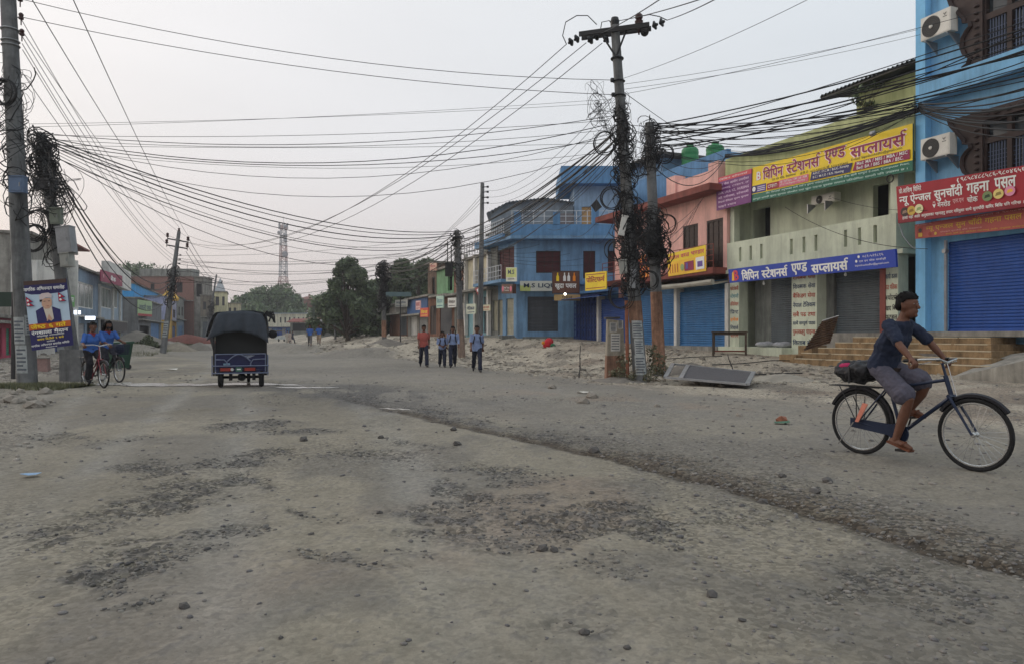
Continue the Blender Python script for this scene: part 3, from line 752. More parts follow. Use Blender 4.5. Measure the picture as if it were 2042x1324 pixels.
# back wall of the balcony, with doorways
d1_ = F.rect(1502, 415, 1536, 480, -1.2); d2_ = F.rect(1741, 368, 1772, 440, -1.2)
m = F.mb()
m.wall(aG0, aG1, zB0, zTop-.1, 1.2, 1.45, [(d1_[0], d1_[1], zB0+.1, d1_[3]), (d2_[0], d2_[1], zB0+.1, d2_[3])])
m.box(aG0, aG1, 8.5, 8.8, 0, zTop-.1); m.box(aG0, aG0+.25, 1.46, 8.49, zB0, zTop-.1); m.box(aG1-.25, aG1, 1.46, 8.49, 0, zTop-.1); m.box(aG0+.26, aG1-.26, 1.46, 8.49, zTop-.5, zTop-.3)
m.build('upper_wall', C_['pale_green_paint'], g2)
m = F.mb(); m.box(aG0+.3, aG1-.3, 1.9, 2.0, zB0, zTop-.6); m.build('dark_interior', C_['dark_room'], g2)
slots = []
for u in (1476, 1497, 1518, 1578, 1603, 1627, 1686, 1714, 1745):
    a = F.at(u, HV)[0]; slots.append((a-.075, a+.075, zB0+.32, zB1-.28))
m = F.mb(); m.wall(aG0, aB1, zB0, zB1, 0, .14, slots); m.box(aB1-.14, aB1, .141, 1.19, zB0, zB1); m.box(aG0, aG0+.13, .141, 1.19, zB0, zB1); m.box(aG0, aG0+.13, .451, 1.19, zB1+.001, zSign0+.34); m.box(aG0, aG0+.13, .501, 3, 0, zB0-.17)
m.box(aG0-.05, aB1+.3, -.06, 1.19, zB0-.16, zB0-.002)
m.build('balcony_wall', C_['pale_green_paint'], g2)
# posts carrying the roof band
m = F.mb(); m.box(aG0+.02, aG0+.3, .15, .45, zB1+.001, zSign0+.4); a = F.at(1775, HV)[0]; m.box(a-.12, a+.18, .15, .45, zB1+.001, zSign0+.4); m.build('balcony_post', C_['pale_green_paint'], g2)
m = F.mb(); m.box(aG0, aG1, -.1, 1.19, zSign0+.35, zTop); m.build('roof_band', C_['olive_paint'], g2)
# stair tower and its corrugated roof
aT0, aT1 = F.at(1716, HV, -1.2)[0], aG1
zT = F.at(1760, 172, -1.2)[1]
m = F.mb(); m.box(aT0, aT1, 1.0, 4.5, zTop-.28, zT); m.build('stair_tower', C_['olive_paint'], g2)
m = F.mb(); n = 46; vs, fs = [], []
for i in range(n+1):
    x = aT0-1.0 + (aT1-aT0+.95)*i/n; dz = .045*(1 if i % 2 else -1); vs += [(x, .2, zT+.1+dz), (x, 5.0, zT+.75+dz)]
fs = [(2*i, 2*i+2, 2*i+3, 2*i+1) for i in range(n)]; m.add(vs, fs); m.add([(x, y, z-.02) for x, y, z in vs], [f[::-1] for f in fs])
m.box(aT0-1.0, aT1-.06, .25, .33, zT+.0, zT+.045); m.build('tin_roof', C_['dark_tin'], g2)
# ground floor: pillars, shutters
zc = zB0-.162
def bx(u0, u1): return F.at(u0, HV)[0], F.at(u1, HV)[0]
pill = []
for (u0, u1, z0) in ((1455, 1473, zf+.1), (1578, 1628, zf-.08), (1764, 1790, zf-.3)):
    a0, a1 = bx(u0, u1); pill.append((a0, a1)); F.mb().box(a0, a1, .02, .5, z0-.6, zc).build('pillar', C_['pale_green_paint'], g2)
a0, a1 = bx(1473, 1512); F.mb().box(a0+.002, a1+.1, .9, 1.1, 0, zc).build('shop_wall', C_['grey_plaster'], g2); a0, a1 = bx(1628, 1652); F.mb().box(a0+.002, a0+.35, .5, 1.1, 0, zc).build('shop_wall', C_['grey_plaster'], g2); F.mb().box(pill[2][1]+.002, aG1, 1.3, 1.5, 0, zc+2).build('shop_wall', C_['grey_plaster'], g2)
a0, a1 = bx(1512, 1578); F.mb().shutter(a0+.101, a1+.3, zf, zc-.1, .62).build('shutter', C_['grey_shutter'], g2)
zs2 = F.at(1700, 664)[1]
a0, a1 = bx(1630, 1764); F.mb().shutter(a0+.352, a1-.001, zs2, zc-.1, .62).build('shutter', C_['grey_shutter'], g2)
F.mb().box(pill[1][0], pill[2][1], .1, 3, 0, zs2-.002).build('plinth', C_['cement'], g2)
F.mb().box(aG0, pill[1][0]-.002, -.5, 3, 0, zf-.002).build('plinth', C_['pale_green_paint'], g2)
a0, a1 = bx(1755, 1766); F.mb().box(a0, a1-.003, -.02, .5, zs2, zs2+2.3).build('door_leaf', C_['red_oxide'], g2)
# lettering painted on the pillars
def painted(a0, a1, z0, z1, lines, cols):
    tl, tr, br, bl = F.w(a0, z1, -.016), F.w(a1, z1, -.016), F.w(a1, z0, -.016), F.w(a0, z0, -.016)
    s = Sign(tl, tr, br, bl, .001); n = len(lines)
    for i, t in enumerate(lines):
        y1 = 1 - i/n; s.text(t, .05, y1 - .72/n, .95, y1 - .12/n, cols[i % len(cols)], .022, .003)
    s.let.build('lettering', s.lm, g2)
DB, DR = T_('sign_blue', (38,62,92)), T_('sign_brick', (164,66,48))
painted(*pill[1], zf+.02, zc-.28, ['शैक्षिक सेवा', 'शिक्षक सेवा', 'बैंकिङ्ग सेवा', 'नेपाल टेलिकम', 'सबै पढ तथा', 'साथै सम्पूर्ण पाठ्य', 'पुस्तकहरु पाइन्छ', 'किताब सेवा'], [DR, DB, DR, DB, DR, DB, DR, DB])
painted(*pill[2], zf+.5, zc-.2, ['पाठ्य पुस्तक', 'कापी कलम', 'पत्र पत्रिका', 'स्पोर्ट्स', 'खाद बिउ', 'फुटबल', 'मेडिकल'], [DR, DB, DR, BLK, BLK, BLK, BLK])
painted(*pill[0], zf+.3, zc-.5, ['फोटोकपी', 'स्टेशनरी', 'लेमिनेसन', 'प्रिन्ट', 'इमेल', 'रिचार्ज', 'फारम'], [DR, TEA, DR, DB, ORG, DB, DR])
# big yellow roof signboard with green strip
o_ = .22
s = Sign(F.pt(1500, 336, o_), F.pt(1820, 247, o_), F.pt(1820, 341, o_), F.pt(1498, 404, o_), .06)
s.rect(0, 0, 1, .22, GRN)
s.rect(0, .22, 1, 1, YEL)
for t_, x0, x1 in (('विपिन', .09, .24), ('स्टेशनर्स', .265, .49), ('एण्ड', .52, .645), ('सप्लायर्स', .675, .97)):
    s.text(t_, x0-.003, .565, x1+.003, .93, T_('pale_halo', (244,214,214)), .06, .014); s.text(t_, x0, .575, x1, .92, MAR, .022, .019)
s.poly([(.035,.60),(.075,.60),(.07,.82),(.05,.84)], PNK); s.text('B', .04, .60, .072, .84, WHT, .03)
band_text(s, 'एल एन चोक, नेपालगन्ज', .16, .33, .515, .08, BLK, .005); band_text(s, 'प्रो.वि ने : ०८१-५२१८१६ मो. ९८४८०३६७०४', .36, .66, .50, .085, BLK, .005); band_text(s, 'E-mail: bipinbooksdhn@gmail.com', .68, .95, .53, .08, BLK, .0)
s.rect(.005, .24, .115, .46, NAV); s.rect(.045, .26, .112, .44, T_('violet', (96,72,150))); s.disc(.022, .36, .07, WHT)
for i in range(3): s.rect(.05, .29+.05*i, .108, .305+.05*i, WHT)
s.rect(.125, .25, .215, .43, RED); s.rect(.215, .25, .42, .44, PNK); s.poly([(.43,.25),(.675,.25),(.69,.46),(.44,.46)], NAV); s.poly([(.69,.26),(.99,.26),(.99,.46),(.705,.46)], MAR)
band_text(s, 'CTEVT:', .135, .205, .34, .09, WHT, .01); band_text(s, 'HA / Staff Nurse / CMA / Lab / ANM', .225, .41, .39, .06, WHT, .005); band_text(s, 'J.T.A / Sub-Engineer / Pharmacy', .225, .40, .31, .06, WHT, .005)
band_text(s, 'A.H.C / P.C.M / B.S.C. Foresty', .45, .67, .405, .075, WHT, .01); band_text(s, 'B.C / M.C.D / B.N. Nursing', .45, .64, .31, .075, WHT, .01)
band_text(s, 'Mad: MA / MBS / MBA / MSC', .715, .98, .41, .075, WHT, .01); band_text(s, 'Bed: BA / BBS / BBA / BSC.', .715, .96, .31, .075, WHT, .01)
band_text(s, 'नोटः विगतको अनुभवका साथै नयाँ र पुराना पाठ्यपुस्तक फोटोकपी सेवा साथै सम्पूर्ण E-mail, Computer Print,', .12, .99, .165, .07, T_('pale_mint', (190,220,210)), .01)
band_text(s, 'सम्पूर्ण सामग्री सुपथ मूल्यमा होलसेल तथा खुद्रा पाइन्छ पुस्तक लगायत प्रतियोगिता सामग्री पनि उपलब्ध छ ।', .02, .98, .06, .07, T_('pale_mint', (0,0,0)), .01)
s.done('signboard', 'long yellow stationery signboard with maroon lettering and a green strip', 'signboard', T_('board_edge', (60,90,80)), 'shop signboards')
s = Sign(F.pt(1428, 357, o_+.05), F.pt(1499, 337, o_+.05), F.pt(1497, 404, o_+.05), F.pt(1429, 421, o_+.05), .05)
s.rect(0, .86, 1, 1, T_('coral', (206,70,84)))
for i, t_ in enumerate(('लोक सेवा आयोग तयारीका', 'किताबहरु, CTEVT, IT', 'I.A.M, LALB, ICL, NURSING', 'को परीक्षा, स्टेशनरी', 'रिचार्ज बैंकिङ्ग सुलभ मूल्यमा', 'पाइने स्थान')):
    band_text(s, t_, .06, .94 - .35*(i == 5), .77-.135*i, .085, T_('lilac', (226,196,226)), .02)
band_text(s, 'विपिन स्टेशनर्स', .1, .9, .93, .07, T_('pale_halo', (0,0,0)), .01)
s.done('signboard', 'purple square signboard with pale lettering left of the yellow one', 'signboard', PUR, 'shop signboards')
s = Sign(F.pt(1452, 538, .55), F.pt(1785, 497, .55), F.pt(1787, 533, .55), F.pt(1455, 565, .55), .09)
for t_, x0, x1 in (('विपिन', .10, .225), ('स्टेशनर्स', .245, .42), ('एण्ड', .445, .54), ('सप्लायर्स', .565, .77)): s.text(t_, x0, .10, x1, .84, WHT, .04)
s.poly([(.02,.14),(.045,.14),(.04,.85),(.028,.7)], T_('lemon', (240,190,50))); s.text('B', .042, .14, .075, .86, T_('coral', (0,0,0)), .05)
for i, t_ in enumerate(('०८१-५२१८१६', 'एल एन चोक धम्बोझी', 'bipinbooksdhn@gmail.com')): band_text(s, t_, .845 - .02*i, .945 + .012*i, .78-.25*i, .15, WHT, .0)
s.disc(.825, .80, .08, WHT); s.disc(.812, .55, .08, WHT)
s.done('signboard', 'blue stationery signboard with white lettering under the slotted balcony', 'signboard', ROY, 'shop signboards')
ac_unit(F, 1618, 388, 1664, 399+8, -.55, 'white air conditioner in shade under the yellow stationery signboard')
for u, v in ((1523, 566), (1686, 548)):
    c = F.pt(u, v, .3); root = thing('bulb', 'clear light bulb hanging over the %s grey shutter' % ('narrow' if u < 1600 else 'wide'), 'light bulb', c, 'bulbs under the blue signboard')
    MB().tube([c+Vector((0,0,.12)), c+Vector((0,0,.5))], .008, 5).build('cord', C_['black_cable'], root)
    MB().lathe([(.02,.12),(.022,.06),(.05,.0),(.04,-.05),(.0,-.07)], c, 10).build('glass_bulb', M('frosted_bulb', (220,220,214), .3, .05), root, smooth=True)

# ================= R3: pink building with the blue shutters
p3 = thing('pink_building', 'pink two storey building with red brown roof edge and blue shutters', 'building', F.w(F.at(1330, HV)[0], 0))
aP0 = F.at(1226, HV)[0]; aP1 = aG0 - .02
zE = F.at(1320, 401, .9)[1]; zFl = F.at(1360, 543, .5)[1]
wn_ = F.rect(1362, 449, 1392, 496); dr_ = F.rect(1409, 438, 1442, 532)
wl_ = F.rect(1238, 478, 1262, 530)
m = F.mb(); m.wall(aP0, aP1, zFl, zE+.3, 0, .25, [wn_, (dr_[0], dr_[1], zFl+.02, dr_[3]), wl_]); m.box(aP0, aP1, 8.5, 8.75, 0, zE+.3); m.box(aP0, aP0+.25, .251, 8.49, 0, zE+.3); m.box(aP1-.25, aP1, .251, 8.49, 0, zE+.3)
m.build('wall', C_['pink_paint'], p3)
m = F.mb(); m.box(aP0-.6, aP1+.0, -.95, 8.8, zE-.14, zE+.16); m.box(aP0-.3, aP1, -.75, .24, zFl-.28, zFl+.0); m.build('roof_slab', C_['red_oxide'], p3)
m = F.mb(); a, _ = F.at(1346, HV); m.box(a-.3, a+.45, -.3, .3, zE+.161, zE+1.25); a2, _ = F.at(1430, HV); m.box(a2-.25, a2+.45, -.3, .3, zE+.161, zE+1.25); m.box(a+.46, a2-.26, -.2, .2, zE+.161, zE+.95); m.build('parapet', C_['pink_paint'], p3)
m = F.mb()
for u, v in ((1322, 380), (1392, 363)):
    c = F.pt(u, v, .35)
    pts = [c+Vector(p) for p in ((0,0,.36),(0,0,-.36))]; ax = F.T.to_3x3() @ Vector((1,0,0))
    q = [c+Vector((0,0,.42)), c+ax*.26, c-Vector((0,0,.42)), c-ax*.26]; m.tube(q+[q[0]], .05, 4)
    m.tube([c-Vector((0,0,.42)), F.pt(u, v+22, .35)], .03, 5)
m.build('diamond_ornament', C_['white_paint'], p3)
win(F, p3, wn_, -.05, C_['dark_wood'], C_['dark_wood'], (2, 5))
win(F, p3, (dr_[0], dr_[1], zFl+.02, dr_[3]), -.05, C_['dark_wood'], M('door_panel', (60,46,42), .6, .2), (2, 6), .09, name='door')
win(F, p3, wl_, -.05, C_['dark_wood'], C_['dark_room'], (1, 2))
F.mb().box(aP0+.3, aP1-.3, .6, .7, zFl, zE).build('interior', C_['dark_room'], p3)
m = F.mb()
for i in range(4): m.tube([(aP0-.2, -.7, zFl+.3+.25*i), (aP1-.05, -.7, zFl+.3+.25*i)], .018, 5)
for i in range(9): x = aP0-.2+(aP1-aP0+.15)*i/8; m.tube([(x, -.7, zFl+.001), (x, -.7, zFl+1.06)], .022, 5)
m.build('balcony_railing', C_['red_oxide'], p3)
# ground floor row of shutters running on towards the side lane
aQ0 = F.at(1140, HV)[0]; zP = F.at(1400, 690)[1]; zH = F.at(1400, 579)[1]
m = F.mb(); m.box(aQ0, aP1, .45, .6, 0, zH+.45); m.box(aQ0, aP0-.61, -.1, 5, zH+.451, zH+.62); m.box(aQ0, aQ0+.2, .61, 5, 0, zH+.44)
m.build('shop_wall', C_['deep_blue_paint'], p3)
for u in (1192, 1347, 1449):
    a = F.at(u, HV)[0]; F.mb().box(a-.11, a+.11, -.02, .44, 0, zH+.2).build('pillar', C_['white_paint'], p3)
ps = [F.at(u, HV)[0] for u in (1192, 1252, 1347, 1449)]
for i, (x0, x1) in enumerate(((ps[0]+.12, ps[1]-.08), (ps[1]+.08, ps[2]-.12), (ps[2]+.12, ps[3]-.12))):
    F.mb().shutter(x0, x1, zP, zH, .2, .11, .03).build('shutter', C_['teal_shutter'] if i else C_['blue_shutter'], p3)
F.mb().box(ps[1]-.079, ps[1]+.079, .1, .44, 0, zH+.2).build('pillar', C_['deep_blue_paint'], p3)
m = F.mb(); m.box(aQ0-.1, aP1, -.55, .44, 0, zP-.004); m.build('plinth', C_['cement'], p3)
# folding lattice gate
g0, g1 = F.at(1141, HV)[0], ps[0]-.115; zg0, zg1 = F.at(1165, 686)[1], F.at(1165, 591)[1]
m = F.mb(); n = 17
for i in range(n+1):
    x = g0+.03+(g1-g0-.06)*i/n; m.box(x-.035, x+.035, .12+.03*(i % 2), .15+.03*(i % 2), zg0, zg1)
for j in range(4):
    z0 = zg0+(zg1-zg0)*(j+.15)/4.2
    for i in range(n):
        x0 = g0+.03+(g1-g0-.06)*i/n; x1 = x0+(g1-g0-.06)/n; m.tube([(x0,.105,z0),(x1,.105,z0+.4)], .013, 4); m.tube([(x0,.10,z0+.4),(x1,.10,z0)], .013, 4)
m.box(g0, g1, .1, .2, zg1, zg1+.07)
m.build('folding_gate', M('gate_blue', (34,66,134), .5, .25, 4, .25), p3)
F.mb().box(g0, g1, .3, .31, zg0, zg1+.06).build('dark_interior', M('gate_back', (30,44,80), .8, .1), p3)
# blue awning above gate and first shutter, rolled tarpaulin above the others
m = F.mb(); m.hexa([(aQ0-.1,-1.3,zH+.05),(aP0+.5,-1.3,zH+.05),(aP0+.5,.44,zH+.25),(aQ0-.1,.44,zH+.25),(aQ0-.1,-1.3,zH+.09),(aP0+.5,-1.3,zH+.09),(aP0+.5,.44,zH+.29),(aQ0-.1,.44,zH+.29)]); m.build('awning', M('awning_blue', (40,84,150), .6, .2, 2, .2), p3)
x0, x1 = F.at(1330, HV)[0], F.at(1447, HV)[0]
m = F.mb(); m.hexa([(x0,-.75,zH+.12),(x1,-.75,zH+.12),(x1,.43,zH+.32),(x0,.43,zH+.32),(x0,-.75,zH+.17),(x1,-.75,zH+.17),(x1,.43,zH+.40),(x0,.43,zH+.40)])
m.tube([(x0,-.72,zH+.25),((x0+x1)/2,-.74,zH+.22),(x1,-.72,zH+.26)], .12, 8); m.build('rolled_tarpaulin', C_['tarp'], p3, smooth=True)
# banners
s = Sign(F.pt(1331, 508, .78), F.pt(1407, 489, .78), F.pt(1408, 541, .78), F.pt(1333, 552, .78), .015)
s.rect(0, .62, 1, 1, YEL); s.rect(0, 0, 1, .62, T_('lemon', (0,0,0)))
band_text(s, 'नेपाल वस्त्र भण्डार', .04, .97, .82, .22, T_('banner_pink', (206,70,96)), .02)
for i in range(4): s.rect(.05+.07*i, .12, .075+.07*i, .5, T_('banner_red', (196,100,40)))
s.disc(.40, .30, .14, T_('pic160b', (120,140,80))); s.rect(.46, .12, .70, .5, MAR); s.rect(.76, .1, .97, .58, WHT); s.rect(.80, .2, .93, .42, T_('violet', (0,0,0))); s.rect(.5, .2, .56, .45, T_('violet', (0,0,0)))
s.done('banner', 'yellow cloth shop banner tied to the pink building balcony rail', 'banner', YEL, 'shop signboards')
s = Sign(F.pt(1269, 514, .85), F.pt(1293, 508, .85), F.pt(1293, 552, .85), F.pt(1270, 556, .85), .02)
band_text(s, 'वस्त्र', .1, .9, .68, .3, RED, .02); band_text(s, 'भण्डार', .1, .9, .3, .28, RED, .02)
s.done('banner', 'small orange banner hanging behind the two cable-wrapped poles', 'banner', ORG, 'shop signboards')

# houses behind
def block(name, label, f, a0, a1, y0, y1, z0, z1, mat, cap=None, capmat=None, cat='building'):
    r = thing(name, label, cat, f.w((a0+a1)/2, z0, -y0))
    f.mb().box(a0, a1, y0, y1, z0, z1).build('wall', mat, r)
    if cap: f.mb().box(a0-cap, a1+cap, y0-cap, y1+cap, z1+.001, z1+.22).build('roof_slab', capmat or mat, r)
    return r
FB = Fac(23-.4076*60+9.5*.926, 60+9.5*.3774, RANG)
r = FB.rect(1232, 300, 1322, 420); h1 = block('blue_house', 'deep blue upper house with dark overhanging roof behind the pink building', FB, r[0], r[1], 0, 3, 0, FB.at(1330, 312)[1], C_['mid_blue_paint'], .9, C_['dark_tin'])
wb = FB.rect(1225, 352, 1440, 420); FB.mb().wall(wb[0], wb[1]+2, 0, FB.at(1340, 350)[1], -1.2, -.9).build('parapet', C_['deep_blue_paint'], h1)
r = FB.rect(1368, 330, 1425, 420); h2 = block('blue_house', 'light blue rooftop room with sloping edge below green water tanks', FB, r[0], r[1]+1, .5, 6, 0, FB.at(1395, 333)[1], C_['sky_blue_paint'], .8, C_['mid_blue_paint'])
for k, (u, v) in enumerate(((1376, 292), (1426, 287))):
    c = FB.pt(u, v+2, -1.5); zb = FB.at(1395, 333)[1]+.225; hh = max(1.0, c.z - zb)
    root = thing('water_tank', ('left' if k == 0 else 'right') + ' green plastic water tank on the light blue roof', 'water tank', (c.x, c.y, zb), 'green rooftop tanks')
    prof = [(.60, 0)] + [(.60+.03*((i % 2)), .08+(hh-.3)*i/8) for i in range(9)] + [(.5, hh-.1), (.25, hh-.02), (.25, hh+.08), (.0, hh+.1)]
    MB().lathe(prof, (c.x, c.y, zb), 18).build('tank_body', C_['green_tank'], root)
    MB().lathe([(.27,.0),(.27,.07),(.0,.09)], (c.x, c.y, zb+hh+.1), 14).build('lid', M('tank_lid', (24,80,52), .5), root)

# ================= R4: blue corner building
c4 = thing('corner_building', 'blue corner building with liquor shop sign, balcony and roof terrace', 'building', (3.5, 50, 0))
G = Fac((1030-CU)*48/FPX, 48, 0.0)                    # face towards the camera
Hs = Fac(G.o[0] - 5.4*.3774, 48 + 5.4*.926, RANG)      # face towards the street, x = 0..5.4 ends at the corner
zg = gz(2, 47)
zSl0, zSl1, zPa = G.at(1100, 480)[1], G.at(1100, 455)[1], G.at(1100, 452)[1]
z1f = G.at(1060, 560)[1]
wA, wB2, wC = G.rect(1069, 501, 1118, 545), G.rect(1163, 501, 1187, 556), G.rect(1212, 501, 1236, 545)
gsh = G.rect(1052, 592, 1113, 661); aW = G.at(1262, HV)[0]
m = G.mb(); m.wall(0, aW, 0, zSl0, 0, .25, [wA, wB2, wC, gsh]); m.box(.26, aW, 9, 9.25, 0, zSl0); m.box(aW-.25, aW, .251, 8.99, 0, zSl0)
m.box(.4, aW-.26, .26, 8.99, z1f-.1, z1f+.08)
sA, sB = Hs.rect(998, 597, 1015, 660), Hs.rect(1021, 597, 1032, 660); wD = Hs.rect(998, 494, 1029, 545)
m.T = Hs.T; m.wall(0, 5.4, 0, zSl0, 0, .22, [(.8, 2.9, zg+.25, sA[3]), (3.5, 4.9, zg+.25, sA[3]), (1.6, 5.0, z1f+.15, wD[3])]); m.box(0, .2, .221, 8, 0, zSl0)
m.build('wall', C_['mid_blue_paint'], c4)
m = MB(); top = [G.w(-.4,zSl0+.003,.9), G.w(aW,zSl0+.003,.9), G.w(aW,zSl0+.003,-9.3), Hs.w(-.3,zSl0+.003,-8.2), Hs.w(-.3,zSl0+.003,.95)]
m.slab(top, (0,0,.2)); m.build('roof_slab', C_['mid_blue_paint'], c4)
m = G.mb(); m.box(-.4, aW, -.9, -.76, zSl0+.21, zPa); m.T = Hs.T; m.box(-.3, 5.3, -.95, -.8, zSl0+.21, zSl0+.45); m.build('parapet', C_['deep_blue_paint'], c4)
zRl = G.at(1100, 425)[1]
m = G.mb()
for i in range(3): m.tube([(-.35,-.83,zPa+.18+(zRl-zPa-.2)*i/2), (aW,-.83,zPa+.18+(zRl-zPa-.2)*i/2)], .022, 5)
for i in range(12): x = -.3+aW*i/11; m.tube([(x,-.83,zPa), (x,-.83,zRl)], .026, 5)
m.T = Hs.T
for i in range(4): m.tube([(-.3,-.87,zSl0+.55+.28*i), (5.3,-.87,zSl0+.55+.28*i)], .022, 5)
for i in range(14): x = -.3+5.6*i/13; m.tube([(x,-.87,zSl0+.45), (x,-.87,zSl0+1.42)], .02, 5)
m.build('terrace_railing', C_['steel_rail'], c4)
m = G.mb()
for u in (1032, 1110, 1187): a = G.at(u, HV, .83)[0]; m.box(a-.22, a+.22, -.95, -.55, zPa+.002, zRl-.1 if u != 1187 else zRl+.2)
m.build('parapet_post', C_['deep_blue_paint'], c4)
for r_ in (wA, wC): win(G, c4, r_, -.08, C_['dark_wood'], C_['curtain_red'], (2, 1))
win(G, c4, wB2, -.08, C_['dark_wood'], C_['curtain_red'], (1, 0), name='door')
win(Hs, c4, (1.6, 5.0, z1f+.15, wD[3]), -.1, C_['dark_wood'], C_['curtain_red'], (2, 1))
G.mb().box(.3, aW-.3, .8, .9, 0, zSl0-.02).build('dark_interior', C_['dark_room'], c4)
G.mb().shutter(gsh[0], gsh[1], gsh[2], gsh[3], .15, .10).build('shutter', C_['dark_shutter'], c4)
for a0, a1 in ((.8, 2.9), (3.5, 4.9)): Hs.mb().shutter(a0, a1, zg+.25, sA[3], .12, .1).build('shutter', M('cream_shutter', (176,172,150), .5, .15, 2, .2), c4)
m = Hs.mb(); m.box(-.2, 5.1, -.9, -.001, zg-.6, zg+.22); m.T = G.T; m.box(.4, aW-.4, -.55, -.001, zg-.6, zg+.14); m.build('plinth', C_['grey_plaster'], c4)
m = Hs.mb(); m.box(-.2, 5.35, -1.1, -.001, z1f-.12, z1f+.08); m.build('balcony_slab', C_['mid_blue_paint'], c4)
m = Hs.mb()
for i in range(3): m.tube([(-.2,-1.05,z1f+.3+.35*i), (5.3,-1.05,z1f+.3+.35*i)], .022, 5)
for i in range(12): x = -.2+5.5*i/11; m.tube([(x,-1.05,z1f+.08), (x,-1.05,z1f+1.02)], .02, 5)
m.build('balcony_railing', C_['steel_rail'], c4)
m = G.mb(); m.box(-.1, aW, -.35, -.001, z1f-.28, z1f-.1); m.build('floor_band', C_['deep_blue_paint'], c4)
# terrace rooms
G2 = Fac(G.o[0], 52.5, 0.)
r = G2.rect(1117, 338, 1235, 455); zz = zSl0+.21
m = G2.mb(); d_ = G2.rect(1160, 413, 1179, 455); m.wall(G2.at(1145, HV)[0], G2.at(1232, HV)[0], zz, G2.at(1150, 372)[1], 0, .2, [(d_[0], d_[1], zz, d_[3])]); x0 = G2.at(1145, HV)[0]; m.box(x0, x0+.2, .201, 5, zz, G2.at(1150, 372)[1]); m.build('stair_room', M('blue_grey_plaster', (150,176,200), .85, .15, 1, .2), c4)
G2.mb().box(d_[0]+.01, d_[1]-.01, .1, .14, zz, d_[3]-.01).build('door', M('door_ply', (186,146,96), .7, .2), c4)
m = G2.mb(); zt = G2.at(1150, 372)[1]; m.box(r[0], r[1]+.6, -1.0, 5.2, zt+.002, zt+.2); m.box(r[0], r[1]+.6, -1.0, -.85, zt+.201, r[3]); m.box(r[0], r[0]+.15, -.849, 5.2, zt+.201, r[3]); m.build('upper_parapet', C_['deep_blue_paint'], c4)
# sheet-roofed shelter on the terrace
zs_ = G2.at(1060, 425)[1]
m = G2.mb(); xa, xb = -2.1, G2.at(1143, HV)[0]; n = 50; vs = []
for i in range(n+1): x = xa+(xb-xa)*i/n; dz = .03*(1 if i % 2 else -1); zr = np.interp(i/n, [0, .25, .66, 1], [G2.at(985, 432)[1], G2.at(1010, 410)[1], G2.at(1090, 402)[1], G2.at(1143, 411)[1]]); vs += [(x, -1.35, zr+.02+dz), (x, 4.5, zr+.3+dz)]
m.add(vs, [(2*i, 2*i+2, 2*i+3, 2*i+1) for i in range(n)])
m.add([(x,y,z-.025) for x,y,z in vs], [(2*i, 2*i+1, 2*i+3, 2*i+2) for i in range(n)])
m.build('sheet_roof', M('sheet_blue_grey', (120,138,152), .5, .2, 2, .2), c4)
m = G2.mb(); m.slab([(xa+.3, -.9, zz), (xb-.1, -.9, zz), (xb-.1, -.9, G2.at(1140, 413)[1]), (G2.at(1090, HV)[0], -.9, G2.at(1090, 404)[1]), (G2.at(1010, HV)[0], -.9, G2.at(1010, 412)[1]), (xa+.3, -.9, G2.at(985, 434)[1])], (0, .1, 0)); m.box(G2.at(1082, HV)[0], G2.at(1096, HV)[0], -.93, -.901, zz+.3, zs_-.2); m.build('shelter_wall', M('shelter_blue', (134,142,148), .85, .2, 1, .2), c4)
m = G2.mb(); x0, x1 = G2.at(1106, HV)[0], G2.at(1142, HV)[0]
for i in range(12): x = x0+(x1-x0)*i/12; m.box(x, x+.1, -1.2+.02*(i % 2), -1.15+.02*(i % 2), zz+.05, zs_-.25)
m.build('slatted_screen', M('screen_grey_brown', (120,112,110), .8, .3, 4), c4)
# signs on the corner building
def flat_sign(f, u0, v0, u1, v1, off, label, base, fn, thick=.06, sl=0., name='signboard', group='shop signboards'):
    s = Sign(f.pt(u0, v0+sl, off), f.pt(u1, v0, off), f.pt(u1, v1, off), f.pt(u0, v1+sl, off), thick); fn(s); return s.done(name, label, 'signboard', base, group)
def fn(s): s.rect(0,0,.22,.55,T_('lime', (190,200,120))); band_text(s, 'M.S LIQUOR', .08, 1.0, .52, .5, T_('slate', (40,58,84)), .03)
flat_sign(G, 1037, 561, 1132, 581, .42, 'white liquor shop board with dark letters over the dark grey shutter', T_('off_white', (206,208,196)), fn)
def fn(s):
    s.rect(.03,.05,.97,.95,T_('wood_brown', (96,60,46)))
    for x, c in ((.2,YEL),(.45,WHT),(.6,WHT),(.8,ORG)): s.poly([(x-.05,.55),(x+.05,.55),(x+.05,.75),(x+.02,.82),(x+.02,.92),(x-.02,.92),(x-.02,.82),(x-.05,.75)], c)
    band_text(s, 'खुद्रा पसल', .1, .88, .3, .26, WHT, .03)
flat_sign(G, 1101, 541, 1156, 586, 2.6, 'brown square sign with bottle pictures and a lit bulb below', T_('wood_edge', (70,46,38)), fn, .1)
flat_sign(G, 1105, 588, 1157, 600, 2.55, 'narrow tan strip sign under the brown bottle sign', T_('tan', (176,146,96)), lambda s: band_text(s, 'पसल', .3, .7, .5, .5, T_('wood_edge', (0,0,0))), .05)
c = G.pt(1127, 587, 2.95); root = thing('bulb', 'small glowing white bulb hanging under the brown bottle sign', 'light bulb', c)
MB().ball(c, .075, 10, 8).build('glass_bulb', M('lit_bulb', (255,248,230), .4, .0, emit=6.0), root, smooth=True); MB().tube([c+Vector((0,0,.07)), c+Vector((0,0,.3))], .012, 6).build('cord', C_['black_cable'], root)
m = MB()
for dx in (-.7, .7):
    m.tube([G.w(G.at(1128, HV, 2.6)[0]+dx, G.at(1128, 560, 2.6)[1], 2.5), G.w(G.at(1128, HV, 2.6)[0]+dx, G.at(1128, 560, 2.6)[1], .3)], .03, 6)
m.build('sign_arm', C_['galvanised'], c4)
